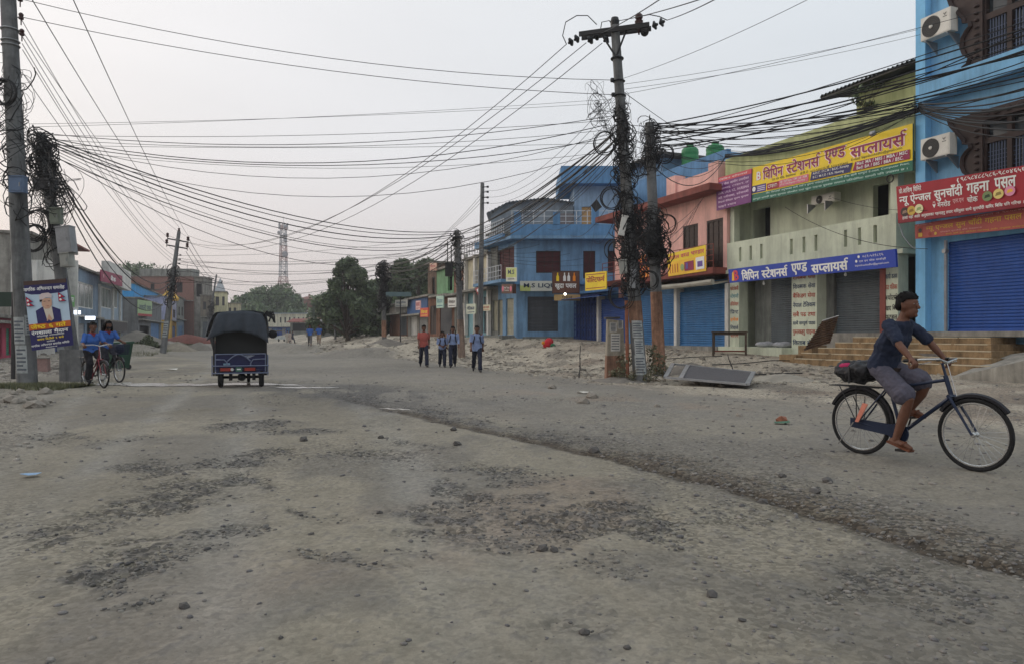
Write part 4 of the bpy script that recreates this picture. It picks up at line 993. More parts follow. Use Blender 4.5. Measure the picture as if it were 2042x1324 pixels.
def fn(s): band_text(s, 'पोल्टिफर्म', .06, .94, .62, .36, RED, .03); s.rect(.05,.1,.95,.14,RED); s.rect(.05,.86,.95,.9,RED)
flat_sign(F, 1167, 541, 1209, 577, 1.5, 'bright yellow sign with red writing above the folding gate', YEL, fn, .05, 4)
def fn(s): s.rect(.02,.3,.98,.95,T_('lime', (0,0,0))); band_text(s, 'M.S', .2, .8, .68, .32, T_('slate', (0,0,0)), .03); band_text(s, 'LIQUOR', .2, .8, .18, .14, T_('slate', (0,0,0)))
flat_sign(Hs, 1009, 534, 1030, 562, 1.12, 'pale liquor board hung on the balcony rail of the corner building', T_('off_white', (0,0,0)), fn, .04)
def fn(s): s.rect(.03,.06,.97,.94,T_('wood_brown', (0,0,0))); s.disc(.14,.5,.3,PNK); s.disc(.86,.5,.3,PNK); band_text(s, 'Real Taste', .26, .74, .62, .2, WHT, .02); band_text(s, 'Restaurant', .3, .7, .35, .16, WHT)
flat_sign(Hs, 1000, 567, 1022, 586, 1.2, 'small brown shop sign with two pink discs under the corner balcony', T_('wood_edge', (0,0,0)), fn, .25)

# ================= R5: the row beyond the corner building
def r5fac(X0): return Fac(X0 - .4076*90, 90, RANG)
F5 = r5fac(19.8)
def rowhouse(label, f, u0, u1, vt, vmid, mat, lower, side=None, depth=9, feats=(), name='shop_building', vb=None, cap=.15):
    a0, a1 = f.at(u0, HV)[0], f.at(u1, HV)[0]; zt = f.at((u0+u1)/2, vt)[1]; zm = f.at((u0+u1)/2, vmid)[1]; D = f.w((a0+a1)/2, 0).y; zb = 1.05 + .004*max(0, D-60)
    root = thing(name, label, 'building', f.w((a0+a1)/2, zb))
    holes = []; 
    for k, *rc in feats:
        if k in ('win', 'door', 'dark', 'shut', 'rolled'): holes.append(f.rect(*rc[:4]))
    holes = [(max(h[0], a0+.05), min(h[1], a1-.05), max(h[2], zb-.3), min(h[3], zt-.1)) for h in holes]
    m = f.mb(); m.wall(a0, a1, zm, zt, 0, .2, holes); m.box(a0, a1, depth, depth+.2, 0, zt); m.box(a0, a0+.2, .201, depth-.001, 0, zt); m.box(a1-.2, a1, .201, depth-.001, 0, zt); m.build('upper_wall', mat, root)
    f.mb().wall(a0+.005, a1-.005, 0, zm-.002, .05, .2, holes).build('lower_wall', lower, root)
    f.mb().box(a0-cap, a1+cap, -.5*cap*4, depth+.3, zt+.002, zt+.18).build('roof_slab', C_['bare_concrete'], root)
    f.mb().box(a0+.02, a1-.02, -.8, .04, zm-.1, zm+.06).build('ledge', C_['cement'], root)
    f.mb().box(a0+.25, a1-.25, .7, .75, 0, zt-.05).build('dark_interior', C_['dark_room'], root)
    f.mb().box(a0+.01, a1-.01, -1.0, .04, zb-1.2, zb).build('plinth', C_['cement'], root)
    for (k, *rc), h in zip([q for q in feats if q[0] in ('win','door','dark','shut','rolled')], holes):
        if h[1]-h[0] < .15: continue
        if k == 'win': win(f, root, h, -.1, C_['dark_wood'], C_['glass_dark'], (1, 1))
        elif k == 'door': win(f, root, h, -.1, C_['dark_wood'], C_['dark_wood'], (1, 2), name='door')
        elif k == 'shut': f.mb().shutter(h[0], h[1], h[2], h[3], .14, .12).build('shutter', rc[4] if len(rc) > 4 else C_['grey_shutter'], root)
    return root
def pil(f, root, us, v0, v1, mat, w=.16):
    for u in us:
        a = f.at(u, HV)[0]; z0 = f.at(u, v1)[1]; z1 = f.at(u, v0)[1]; f.mb().box(a-w, a+w, -.25, -.002, z0, z1).build('pillar', mat, root)
q = rowhouse('grey unpainted house with blue side wall left of the corner building', F5, 978, 992, 470, 575, C_['grey_plaster'], C_['grey_plaster'], feats=[('dark', 981, 600, 991, 660)])
q = rowhouse('cream house with tall white pillars and pale blue lower wall', F5, 928, 977.5, 515, 580, C_['cream_paint'], C_['teal_paint'], feats=[('dark', 951, 590, 961, 664), ('shut', 963, 592, 975, 664)])
pil(F5, q, (932, 951, 978), 508, 668, C_['white_paint'])
m = F5.mb(); a0, a1 = F5.at(928, HV)[0], F5.at(977, HV)[0]; zt = F5.at(950, 515)[1]
for i in range(3): m.tube([(a0,-.5,zt+.5+.3*i),(a1,-.5,zt+.5+.3*i)], .025, 5)
for i in range(10): x = a0+(a1-a0)*i/9; m.tube([(x,-.5,zt+.18),(x,-.5,zt+1.15)], .02, 5)
m.build('roof_railing', C_['black_plastic'], q)
F5.mb().box(a0+.6, a1-3, 1, 6, zt+.19, F5.at(935, 480)[1]).build('roof_room', C_['grey_plaster'], q)
q = rowhouse('brown plastered house behind the mid-street cable pole', F5, 905, 927.5, 540, 588, C_['brown_paint'], C_['grey_plaster'], feats=[('win', 918, 560, 925, 580), ('shut', 908, 605, 925, 664, C_['white_paint'])])
q = rowhouse('green fronted shop house with small signboards on its ledge', F5, 871, 904.5, 537, 590, C_['green_paint'], C_['brown_paint'], feats=[('dark', 893, 548, 902, 580), ('shut', 876, 606, 900, 666, C_['dark_shutter'])])
q = rowhouse('narrow weathered brown house at the far end of the green one', F5, 853, 870.5, 528, 590, M('weathered_brown', (112,92,78), .9, .3, 1, .4), C_['brown_paint'], feats=[('win', 862, 553, 867, 590), ('door', 857, 610, 869, 666)])
q = rowhouse('low shop with blue painted side and long pale board', F5, 812, 852.5, 596, 628, M('blue_band', (72,104,150), .8, .2, 1, .2), C_['cement'], feats=[('shut', 818, 632, 830, 668, C_['white_paint']), ('shut', 834, 632, 850, 668, C_['galvanised'])], depth=6)
q = rowhouse('low shop with brown wooden plank doors', F5, 776, 811.5, 608, 626, C_['cement'], C_['brown_paint'], feats=[('shut', 779, 630, 793, 668, M('plank_brown', (122,84,60), .7, .3)), ('shut', 797, 630, 810, 668, C_['grey_shutter'])], depth=6)
q = block('purple_house', 'distant lilac painted house behind the low shops', r5fac(28), r5fac(28).at(826, HV)[0], r5fac(28).at(856, HV)[0], 0, 8, 0, r5fac(28).at(840, 566)[1], M('lilac_paint', (178,160,190), .85, .15, 1, .2), .2)
for lab, u0, v0, u1, v1, colr_, tx_, tc_, off in (
    ('pale mint shop board on the ledge of the green house', 870, 590, 884, 614, (176,206,190), 'किराना', TEA, .9),
    ('white round-ended shop board beside the pale mint one', 893, 594, 909, 613, (214,214,208), 'मोबाइल', BLK, .9),
    ('white and green medical board on the cream house', 930, 606, 948, 626, (206,212,190), 'मेडिकल', DB, .9),
    ('small cream board above a doorway of the cream house', 962, 608, 977, 620, (206,200,170), 'फेन्सी', DR, .9),
    ('small orange red hanging board outside the low shop', 838, 614, 854, 632, (206,70,50), 'चिया', YEL, 1.6),
    ('pink and white board on the roof edge of the low shop', 829, 600, 838, 618, (222,180,176), 'खाजा', RED, 1.2),
    ('faded rooftop board on the narrow brown house', 857, 525, 870, 540, (190,150,130), 'होटल', RED, .4),
    ('long pale board on the brown plank door shop', 788, 598, 812, 612, (168,168,160), 'सामुदायिक', DB, .4)):
    def fn(s): band_text(s, tx_, .1, .9, .6, .4, tc_, .03); s.rect(.1, .15, .9, .22, tc_)
    flat_sign(F5, u0, v0, u1, v1, off, lab, T_('b%d' % u0, colr_), fn, .08, (v1-v0)*.05)
s = Sign(F5.pt(947, 576, 1.2), F5.pt(961, 571, 1.2), F5.pt(955.2, 591, 1.2), F5.pt(953.8, 591, 1.2), .04); s.rect(.2,.5,.8,.85,WHT)
s.done('triangle_sign', 'red and white pointed triangular sign on the cream house', 'sign', RED)
# ------------------------------------------------------------------ left side of the street
LANG = math.atan2(.9413, -.3376)                    # local x runs away from the camera
def lfac(X0): return Fac(X0 - .359*50, 50, LANG)
FL = lfac(-14)
def lhouse(name, label, f, u0, u1, vt, vmid, upper, lower, feats=(), depth=9, zb=0.1, roof=None, side=None):
    a0, a1 = sorted((f.at(u0, HV)[0], f.at(u1, HV)[0])); zt = f.at((u0+u1)/2, vt)[1]; zm = f.at((u0+u1)/2, vmid)[1]
    root = thing(name, label, 'building', f.w((a0+a1)/2, zb))
    rects = []
    for ft in feats:
        if ft[0] in ('win', 'dark', 'shut', 'glass', 'door'):
            h = f.rect(*ft[1:5]); rects.append((ft, (max(h[0], a0+.08), min(h[1], a1-.08), max(h[2], zb-.1), min(h[3], zt-.08))))
    hs = [h for _, h in rects]
    m = f.mb(); m.wall(a0, a1, zm, zt, 0, .2, hs); m.box(a0, a0+.2, .201, depth, zm, zt); m.box(a1-.2, a1, .201, depth, zm, zt); m.box(a0+.201, a1-.201, depth-.2, depth, zm, zt); m.build('upper_wall', upper, root)
    m = f.mb(); m.wall(a0+.004, a1-.004, 0, zm-.002, .02, .2, hs); m.box(a0+.004, a0+.2, .201, depth, 0, zm-.002); m.box(a1-.2, a1-.004, .201, depth, 0, zm-.002); m.build('lower_wall', side or lower, root)
    f.mb().box(a0-.15, a1+.15, -.25, depth+.15, zt+.002, zt+.17).build('roof_slab', roof or C_['bare_concrete'], root)
    f.mb().box(a0+.02, a1-.02, -.55, .0, zm-.09, zm+.05).build('ledge', C_['cement'], root)
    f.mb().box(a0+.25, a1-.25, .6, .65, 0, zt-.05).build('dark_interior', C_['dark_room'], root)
    for ft, h in rects:
        if h[1]-h[0] < .1: continue
        if ft[0] == 'win': win(f, root, h, -.1, C_['dark_wood'], C_['glass_dark'], (1, 1))
        elif ft[0] == 'door': win(f, root, h, -.1, C_['dark_wood'], C_['dark_wood'], (1, 1), name='door')
        elif ft[0] == 'glass': win(f, root, h, -.06, C_['white_paint'], M('glass_pale', (126,134,134), .1, .15, 1, 0, 0, 0, .7), (3, 0), .1, name='shop_window')
        elif ft[0] == 'shut': f.mb().shutter(h[0], h[1], h[2], h[3], .12, .12).build('shutter', ft[5] if len(ft) > 5 else C_['grey_shutter'], root)
    return root
SLATE = M('slate_blue_paint', (122,142,162), .8, .15, 1, .2)
q = lhouse('shop_building', 'slate blue two storey shop with wide upper glazing and lit shop boards', FL, 149, 195, 541, 632, SLATE, SLATE, [('glass', 152, 565, 186, 615), ('shut', 153, 645, 170, 698, C_['galvanised']), ('dark', 174, 645, 193, 698)])
FL.mb().box(*[FL.at(u, HV)[0] for u in (160, 183)], 1.5, 6, FL.at(170, 541)[1]+.175, FL.at(165, 488)[1]).build('roof_room', C_['grey_plaster'], q)
x0, x1 = FL.at(158, HV)[0], FL.at(199, HV)[0]; z = FL.at(170, 488)[1]; FL.mb().box(x0, x1, .8, 6.5, z+.003, z+.15).build('roof_canopy', C_['red_oxide'], q)
q = lhouse('bank_building', 'pale building with long red bank signboard and upper shop glazing', FL, 196, 244, 556, 640, M('bank_grey', (150,166,180), .8, .12, 1, .15), SLATE, [('glass', 199, 574, 222, 615), ('glass', 224, 576, 234, 615), ('dark', 199, 650, 212, 692), ('shut', 215, 648, 234, 692, C_['white_paint'])])
x0, x1 = FL.at(196, HV)[0], FL.at(243, HV)[0]
FL.mb().box(x0, x1, -.9, -.26, FL.at(218, 572)[1], FL.at(218, 531)[1]).build('fascia', C_['white_paint'], q)
s = Sign(FL.pt(201, 538, 1.0), FL.pt(244, 551, 1.0), FL.pt(244, 572, 1.0), FL.pt(201, 561, 1.0), .06)
band_text(s, 'बैंक', .42, .66, .5, .5, WHT, .03); s.disc(.12, .5, .18, T_('pale_pink', (0,0,0))); s.disc(.92, .5, .15, T_('pale_pink', (0,0,0)))
s.done('signboard', 'long dark red bank signboard with pale emblem on the left side of the street', 'signboard', MAR, 'shop signboards')
FL.mb().box(x0, x1, -.5, -.02, FL.at(218, 662)[1], FL.at(218, 641)[1]).build('dark_fascia', M('dark_fascia', (44,44,48), .5, .2, 3), q)
for u in (196.5, 222.5, 237): a = FL.at(u, HV)[0]; FL.mb().box(a-.15, a+.15, -.2, -.005, 0, FL.at(218, 574)[1]).build('pillar', C_['white_paint'], q)
# lit little shop boards
for (u0, v0, u1, v1, k) in ((152, 620, 161, 627, 'left'), (174, 631, 190, 638, 'right')):
    s = Sign(FL.pt(u0, v0, 1.2), FL.pt(u1, v0, 1.2), FL.pt(u1, v1, 1.2), FL.pt(u0, v1, 1.2), .15)
    s.done('lit_sign', 'small glowing white shop light box, the %s one on the slate blue shop' % k, 'light box', M('lit_board', (226,238,255), .5, 0, emit=2.2))
# nearer left: partly hidden by the poles
q = lhouse('shop_building', 'cream and grey house with white framed opening behind the leaning cable pole', FL, 56, 148, 488, 625, C_['cement'], C_['cement'], [('dark', 62, 525, 96, 566), ('dark', 66, 640, 100, 700), ('shut', 108, 640, 140, 700, C_['blue_shutter'])], depth=10)
F0 = lfac(-13.0)
for u in (62, 98, 146): a = F0.at(u, HV)[0]; F0.mb().box(a-.14, a+.14, -.3, .99, 0, F0.at(u, 520)[1]).build('pillar', C_['white_paint'], q)
s = Sign(F0.pt(135, 588, .2), F0.pt(149, 590, .2), F0.pt(149, 613, .2), F0.pt(135, 611, .2), .06); band_text(s, 'पसल', .15, .85, .6, .4, WHT, .03)
s.done('signboard', 'green hanging shop board just right of the election style poster', 'signboard', T_('leaf_green', (90,160,80)), 'shop signboards')
q = lhouse('pink_shop', 'crimson pink shop with teal shutter at the far left edge', lfac(-13.4), -90, 24, 632, 640, M('crimson_paint', (176,66,92), .8, .15, 1, .2), M('crimson_paint', (0,0,0)), [('shut', 13, 655, 22, 708, M('teal_door', (36,120,96), .6, .2)), ('dark', -20, 655, 4, 712)], depth=6)
q = lhouse('brick_house', 'bare brick upper house behind the tall left cable pole', lfac(-20), -60, 52, 520, 640, brick_mat('orange_brick', (170,100,62), (150,86,58), (140,130,116)), C_['cement'], [('win', 5, 560, 20, 600)], depth=8)
s = Sign(P(-30, 583, 24), P(26, 583, 24), P(26, 612, 24), P(-30, 612, 24), .1); s.done('signboard', 'dark green board hung beside the steel post at the left edge', 'signboard', T_('bottle_green', (30,52,42)))
c = P(26, 752, 22); root = thing('steel_post', 'thin dark steel post just left of the tall cable pole', 'post', (c.x, c.y, -.02))
MB().tube([(c.x, c.y, -.3), (c.x+.02, c.y, P(26, 583, 22).z)], .06, 8).build('post', M('rust_steel', (58,56,56), .7, .3, 6), root)
# low shops with the grey flank wall
q = lhouse('low_shop', 'low grey rendered shop with green banner and blue roof sheeting', FL, 276, 322, 603, 640, M('grey_block', (112,114,116), .9, .2, 1.5, .3), M('grey_block', (0,0,0)), [('dark', 279, 650, 298, 688), ('shut', 301, 645, 318, 688, C_['teal_shutter'])], depth=11)
s = Sign(FL.pt(275, 598, .6), FL.pt(303, 602, .6), FL.pt(303, 632, .6), FL.pt(275, 630, .6), .05)
s.rect(0,0,1,.15,RED); band_text(s, 'तरकारी पसल', .08, .92, .6, .4, DB, .02); s.done('signboard', 'pale green shop banner on the low grey shop', 'signboard', T_('soft_green', (150,176,130)), 'shop signboards')
r = FL.rect(303, 582, 330, 640)
q = lhouse('blue_hut', 'small bright blue painted upper hut behind the leaning power pole', lfac(-17.5), 268, 334, 581, 640, M('bright_blue', (58,150,210), .8, .15, 1, .2), M('bright_blue', (0,0,0)), [('shut', 306, 650, 322, 686)], depth=7)
RBK = brick_mat('red_brick', (132,84,72), (112,72,62), (122,114,106)); fb = Fac(-90, 152, 0.)
q = lhouse('brick_building', 'large unfinished red brick building with open concrete upper floor', fb, 238, 386, 552, 600, RBK, RBK, [('dark', 300, 566, 308, 582), ('dark', 352, 564, 364, 584)], depth=5)
x0, x1 = fb.at(386, HV)[0], fb.at(404, HV)[0]; zt = fb.at(390, 554)[1]
m = fb.mb(); m.wall(x0+.01, x1, 0, zt, .3, .5, [(x0+.4, x1-.3, fb.at(390, 592)[1], fb.at(390, 566)[1])]); m.box(x1-.2, x1, .501, 5, 0, zt); m.build('concrete_bay', C_['bare_concrete'], q)
fb.mb().box(x0+.01, x1, 1.2, 1.3, 0, zt-.1).build('dark_interior', C_['dark_room'], q)
fb.mb().box(x0-.2, x1+.3, -.1, 5.2, zt+.002, zt+.25).build('roof_slab', C_['bare_concrete'], q)
fb.mb().box(fb.at(276, HV)[0], x0-.5, .6, 4, fb.at(330, 552)[1]+.18, fb.at(330, 536)[1]).build('roof_room', C_['grey_plaster'], q)
m = fb.mb()
for i in range(8): xx = fb.at(268+16*i, HV)[0]; m.tube([(xx, 2+(i % 2), fb.at(330, 552)[1]), (xx+.1, 2+(i % 2), fb.at(330, 526+4*(i % 3))[1])], .05, 4)
m.build('starter_bars', C_['dark_tin'], q)
q = lhouse('lavender_house', 'lavender and white painted house with orange arched shop front', FL, 331, 352, 597, 640, C_['lavender_paint'], C_['yellow_paint'], [('win', 336, 618, 341, 634), ('win', 345, 618, 350, 634), ('shut', 338, 650, 350, 682, C_['blue_shutter'])], depth=8)
fm = FL.mb(); a = FL.at(332, HV)[0]; a2 = FL.at(337, HV)[0]; fm.box(a, a2, -.5, -.01, 0, FL.at(334, 600)[1]); fm.lathe([(1.4,0),(1.5,.4),(.9,1.2),(.2,2.2),(0,2.4)], ((a+a2)/2, -.3, FL.at(334, 600)[1]+.0), 12); fm.build('shrine_tower', C_['yellow_paint'], q)
q = lhouse('grey_house', 'grey two storey house with row of narrow windows past the lavender house', FL, 353, 372, 596, 638, C_['grey_plaster'], SLATE, [('win', 356, 612, 359, 630), ('win', 362, 612, 365, 630), ('win', 367, 612, 370, 630), ('shut', 356, 650, 364, 680, C_['teal_shutter'])], depth=8)
FE = Fac(-64, 128, R(20))
def ehouse(label, f, u0, u1, vt, vmid, upper, lower, feats, depth=9, name='far_house'):
    return lhouse(name, label, f, u0, u1, vt, vmid, upper, lower, feats, depth, .3)
q = ehouse('cream yellow house with pyramid tin roof beyond the second leaning pole', FE, 424, 452, 583, 625, M('light_yellow', (206,200,164), .85, .12, 1, .25), C_['cream_paint'], [('win', 430, 592, 437, 610), ('win', 443, 592, 448, 610), ('shut', 427, 636, 438, 672), ('shut', 440, 636, 450, 672)])
a0, a1 = FE.at(427, HV)[0], FE.at(450, HV)[0]; zt = FE.at(438, 583)[1]+.18
m = FE.mb(); m.add([(a0,0,zt),(a1,0,zt),(a1,4,zt),(a0,4,zt),((a0+a1)/2,2,zt+2.6)], [(0,1,4),(1,2,4),(2,3,4),(3,0,4),(3,2,1,0)]); m.build('pyramid_roof', C_['galvanised'], q)
q = ehouse('olive topped cream house with white balcony far down the left side', Fac(-58, 140, R(20)), 452, 480, 606, 640, C_['cream_paint'], C_['white_paint'], [('win', 456, 614, 461, 626), ('win', 466, 614, 471, 626), ('shut', 455, 645, 464, 674)], 8)
q = ehouse('dim brown house behind the second leaning pole', Fac(-66, 120, R(20)), 400, 424, 590, 632, M('dim_brown', (120,112,100), .9, .2, 1, .3), C_['grey_plaster'], [('win', 405, 602, 411, 618), ('shut', 404, 642, 420, 676)], 8)
# long two storey block closing the view
FZ = Fac(-54, 172, 0.)
q = lhouse('long_block', 'long cream two storey block with row of shutters closing the street view', FZ, 532, 626, 626, 652, M('cream_white', (214,210,190), .85, .12, 1, .25), C_['blue_shutter'],
    [('win', u, 633, u+3.2, 644) for u in (558, 567, 576, 585, 594, 603, 612, 619)] + [('shut', 535+9.2*i, 655, 542+9.2*i, 676, (C_['galvanised'], C_['teal_shutter'], C_['blue_shutter'])[i % 3]) for i in range(10)], depth=12, zb=.4, roof=M('roof_blue_grey', (150,164,178), .8))
root = thing('water_tower', 'round rust brown overhead water tank on concrete legs', 'water tower', P(617, 668, 215).xy.to_3d())
c = P(617, 618, 215); m = MB()
z0, z1, z2 = 0, P(617, 619, 215).z, P(617, 600, 215).z; cx, cy = c.x, c.y
for k in range(8): w = k*math.pi/4; m.tube([(cx+3.6*math.cos(w), cy+3.6*math.sin(w), 0), (cx+3.6*math.cos(w), cy+3.6*math.sin(w), z1)], .3, 6)
m.torus((cx, cy, z1-2.4), 3.6, .2, (0,0,1), 24, 5); m.build('leg_frame', C_['bare_concrete'], root)
MB().lathe([(4.0, z1), (4.2, z1+.2), (4.2, z2), (4.4, z2+.05), (4.3, z2+.3), (1.2, z2+1.1), (.3, z2+1.3), (.3, z2+1.9), (0, z2+1.9)], (cx, cy, 0), 28).build('tank', M('tank_brown', (128,92,82), .9, .15, .4, .3), root)
# telecom lattice tower
root = thing('telecom_tower', 'tall red and white lattice telecom tower with round dishes', 'tower', P(565, 668, 250).xy.to_3d())
cx, cy = P(565, 668, 250).xy; Hh = P(565, 450, 250).z; segs = 22
def tw(z): return 3.6*(1-z/(.52*Hh))+1.15 if z < .52*Hh else 1.15 - .35*(z-.52*Hh)/(.48*Hh)
mw_ = MB()
for k in range(segs):
    z0, z1 = Hh*k/segs, Hh*(k+1)/segs; c_ = (k//3) % 2; w0, w1 = tw(z0), tw(z1)
    cs = [(-1,-1),(1,-1),(1,1),(-1,1)]
    for i in range(4):
        a, b = cs[i], cs[(i+1) % 4]; A = (cx+a[0]*w0, cy+a[1]*w0, z0); B = (cx+b[0]*w0, cy+b[1]*w0, z0); A1 = (cx+a[0]*w1, cy+a[1]*w1, z1); B1 = (cx+b[0]*w1, cy+b[1]*w1, z1)
        mw_.tube([A, A1], .13, 5, c_); mw_.tube([A, B1], .07, 4, c_); mw_.tube([B, A1], .07, 4, c_); mw_.tube([A1, B1], .07, 4, c_)
mw_.build('lattice', [M('tower_white', (176,178,182), .7), M('tower_red', (160,132,130), .7)], root)
for k, (z, s_, r_) in enumerate(((.985, 1, .6), (.93, -1, .6), (.90, 1, .8), (.86, 1, .6), (.74, 1, 1.05), (.58, 1, .45))):
    MB().lathe([(0,0),(r_,.25),(r_,.55),(0,.8)], (cx+s_*.9, cy-1.2, Hh*z), 16, 0, (s_*.4,-1,0)).build('dish', M('dish_grey', (150,150,154), .6), root)
m = MB(); m.tube([(cx, cy, Hh), (cx, cy, Hh+3)], .06, 5)
for k in range(6): w = k*math.pi/3; m.box(cx+1.5*math.cos(w)-.14, cx+1.5*math.cos(w)+.14, cy+1.5*math.sin(w)-.1, cy+1.5*math.sin(w)+.1, Hh*.965, Hh*.965+2.1)
m.build('antenna', M('dish_grey', (0,0,0)), root)

# ------------------------------------------------------------------ trees
def leaf_mat(name, c1, c2):
    m = bpy.data.materials.new(name); m.use_nodes = True; t = m.node_tree; b = t.nodes['Principled BSDF']; N, L = t.nodes.new, t.links.new
    geo = N('ShaderNodeNewGeometry'); mx = N('ShaderNodeMix'); mx.data_type = 'RGBA'; mx.inputs[6].default_value = (*s2l(c1), 1); mx.inputs[7].default_value = (*s2l(c2), 1)
    L(geo.outputs['Random Per Island'], mx.inputs[0]); L(mx.outputs[2], b.inputs['Base Color']); b.inputs['Roughness'].default_value = .6
    return m
def leaves(name, centers, radii, n, size, mat, parent, seed, droop=.2):
    r = np.random.default_rng(seed); w = np.array(radii)**2; k = r.choice(len(centers), n, p=w/w.sum())
    d = r.normal(size=(n, 3)); d /= np.linalg.norm(d, axis=1)[:, None]
    rad = np.array(radii)[k]*(.35+.8*r.random(n)**.6)
    c = np.array(centers)[k] + d*rad[:, None]*np.array([1, 1, .85])
    nrm = d*.7 + r.normal(size=(n, 3))*.6; nrm /= np.linalg.norm(nrm, axis=1)[:, None]
    u = np.cross(nrm, r.normal(size=(n, 3))); u /= np.linalg.norm(u, axis=1)[:, None]; v = np.cross(nrm, u); u[:, 2] -= droop
    s = size*(.6+.9*r.random(n))[:, None]
    q = np.stack([c-u*s, c+v*s*.45, c+u*s, c-v*s*.45], 1).reshape(-1, 3) - np.array(parent_world(parent))
    me = bpy.data.meshes.new(name); me.vertices.add(4*n); me.vertices.foreach_set('co', q.ravel()); me.loops.add(4*n); me.loops.foreach_set('vertex_index', np.arange(4*n, dtype=np.int32))
    me.polygons.add(n); me.polygons.foreach_set('loop_start', (np.arange(n)*4).astype(np.int32)); me.update(calc_edges=True); me.materials.append(mat)
    o = bpy.data.objects.new(name, me); COL.objects.link(o); o.parent = parent; return o
DKG = leaf_mat('dark_leaves', (34,48,30), (92,108,70)); MDG = leaf_mat('mid_leaves', (52,76,44), (92,112,68)); BARK = M('bark', (84,72,60), .95, .3, 6, .2, .4)
def tree(name, label, x, y, h, w, trunk_h, seed, n=5000, size=.28, mat=None, z0=None, squash=1.0, group='trees along the street'):
    r = random.Random(seed); z0 = gz(x, y)-.1 if z0 is None else z0
    root = thing(name, label, 'tree', (x, y, z0), group)
    m = MB(); top = Vector((x+.03*h, y, z0+h*.72)); m.tube([(x,y,z0-.3),(x+.02*h,y,z0+trunk_h*.5),(x,y,z0+trunk_h),top], [.035*h,.028*h,.022*h,.006*h], 9)
    cs, rs = [], []
    for i in range(30):
        a = i*2.4+r.random(); t = (i+r.random())/30; zz = z0+trunk_h*.85+(h-trunk_h*.85)*t*.92; sp = w*.5*(1-.62*t**1.6)*(.35+.8*r.random())
        c = Vector((x+math.cos(a)*sp, y+math.sin(a)*sp, zz)); cs.append(c); rs.append(w*(.085+.12*r.random()**1.4)*squash)
        b = Vector((x, y, z0+trunk_h*(.7+.3*r.random())+ (zz-z0-trunk_h)*.35*max(0,t))); m.tube([b, b.lerp(c,.5)+Vector((0,0,.06*h)), c], [.012*h,.008*h,.003*h], 5)
    cs.append(Vector((x, y, z0+h*.90))); rs.append(w*.13)
    m.build('trunk', BARK, root, smooth=True)
    leaves('crown', [tuple(c) for c in cs], rs, n, size, mat or DKG, root, seed)
    return root
tree('dense_tree', 'big dark dense tree on the right verge beyond the walking group', -18.2, 80, 9.4, 6.6, .9, 1, 15000, .19)
tree('dense_tree', 'dark bushy tree just left of the far cable tangle pole', -15.6, 86, 6.9, 5.6, .6, 2, 9000, .2)
tree('dense_tree', 'dark tree behind the far cable tangle pole', -12.9, 84, 9.2, 5.6, .9, 3, 11000, .2)
tree('dense_tree', 'loose topped dark tree beside the low shops', -11.6, 92, 9.9, 5.0, 1.5, 4, 7500, .21)
tree('dense_tree', 'lower dark tree at the left foot of the big dense tree', -20.8, 90, 5.4, 4.6, .6, 9, 5000, .21)
for i, (u, D, h, w) in enumerate(((498, 190, 11.5, 12), (528, 195, 13.2, 14), (556, 200, 13, 14), (583, 200, 10.5, 10), (512, 180, 8.5, 9))):
    x = (u-CU)*D/FPX; tree('broad_tree', ('broad grey green tree left of the telecom tower', 'tallest broad tree in the clump below the telecom tower', 'broad tree right in front of the telecom tower foot', 'low rounded tree right of the telecom tower', 'small tree peeping over the cream houses at far left')[i], x, D, h, w, 2.5, 20+i, 4200, .5, MDG, group='trees behind the end block')
tree('broad_tree', 'distant tree right of the water tower', (648-CU)*160/FPX, 160, 9, 8, 2, 31, 3000, .45, MDG, group='trees behind the end block')
tree('rooftop_tree', 'feathery tree behind the red bank signboard building', (258-CU)*160/FPX, 160, 16.6, 12, 4, 33, 3600, .4, MDG, group='trees behind the bank')
tree('rooftop_tree', 'feathery tree behind the brick building, partly hidden', (292-CU)*165/FPX, 165, 16.4, 12, 4, 34, 3600, .4, MDG, group='trees behind the bank')
# potted plant growth on the green roof
c = F.pt(1728, 232, -.6); root = thing('roof_plant', 'straggly green plant growing on the edge of the green roof', 'plant', c)
m = MB(); cs = []
for i in range(9):
    a = i*.7; e = c + Vector((.5*math.cos(a)*(.4+.1*i), .4*math.sin(a), .35+.09*i)); m.tube([c, c.lerp(e,.5)+Vector((0,0,.15)), e], [.015,.01,.004], 4); cs.append(tuple(e))
m.build('stem', BARK, root); leaves('foliage', cs, [.17]*9, 260, .07, DKG, root, 41)

# little stalls and hut at the far crossing
for i, (u, D, w, h, lab, mt) in enumerate(((630, 120, 3.2, 3.0, 'far tin roofed stall left of the big dense tree', 'rusty_sheet'), (598, 150, 4.0, 3.2, 'far brown roofed hut beside the end block', 'red_oxide'), (655, 105, 2.4, 2.6, 'far grey stall with open front under the trees', 'dark_tin'))):
    x = (u-CU)*D/FPX; z = gz(x, D); root = thing('stall', lab, 'stall', (x, D, z), 'stalls at the far crossing')
    MB().wall(x-w/2, x+w/2, z-.2, z+h*.75, D, D+.1, [(x-w*.38, x+w*.38, z+.7, z+h*.7)]).build('front', C_['grey_plaster'], root)
    MB().box(x-w/2, x+w/2, D+.101, D+3, z-.2, z+h*.74).build('body', C_['dark_room'], root)
    MB().hexa([(x-w*.62,D-1,z+h*.76),(x+w*.62,D-1,z+h*.76),(x+w*.62,D+3.3,z+h),(x-w*.62,D+3.3,z+h),(x-w*.62,D-1,z+h*.8),(x+w*.62,D-1,z+h*.8),(x+w*.62,D+3.3,z+h+.1),(x-w*.62,D+3.3,z+h+.1)]).build('roof', C_[mt], root)
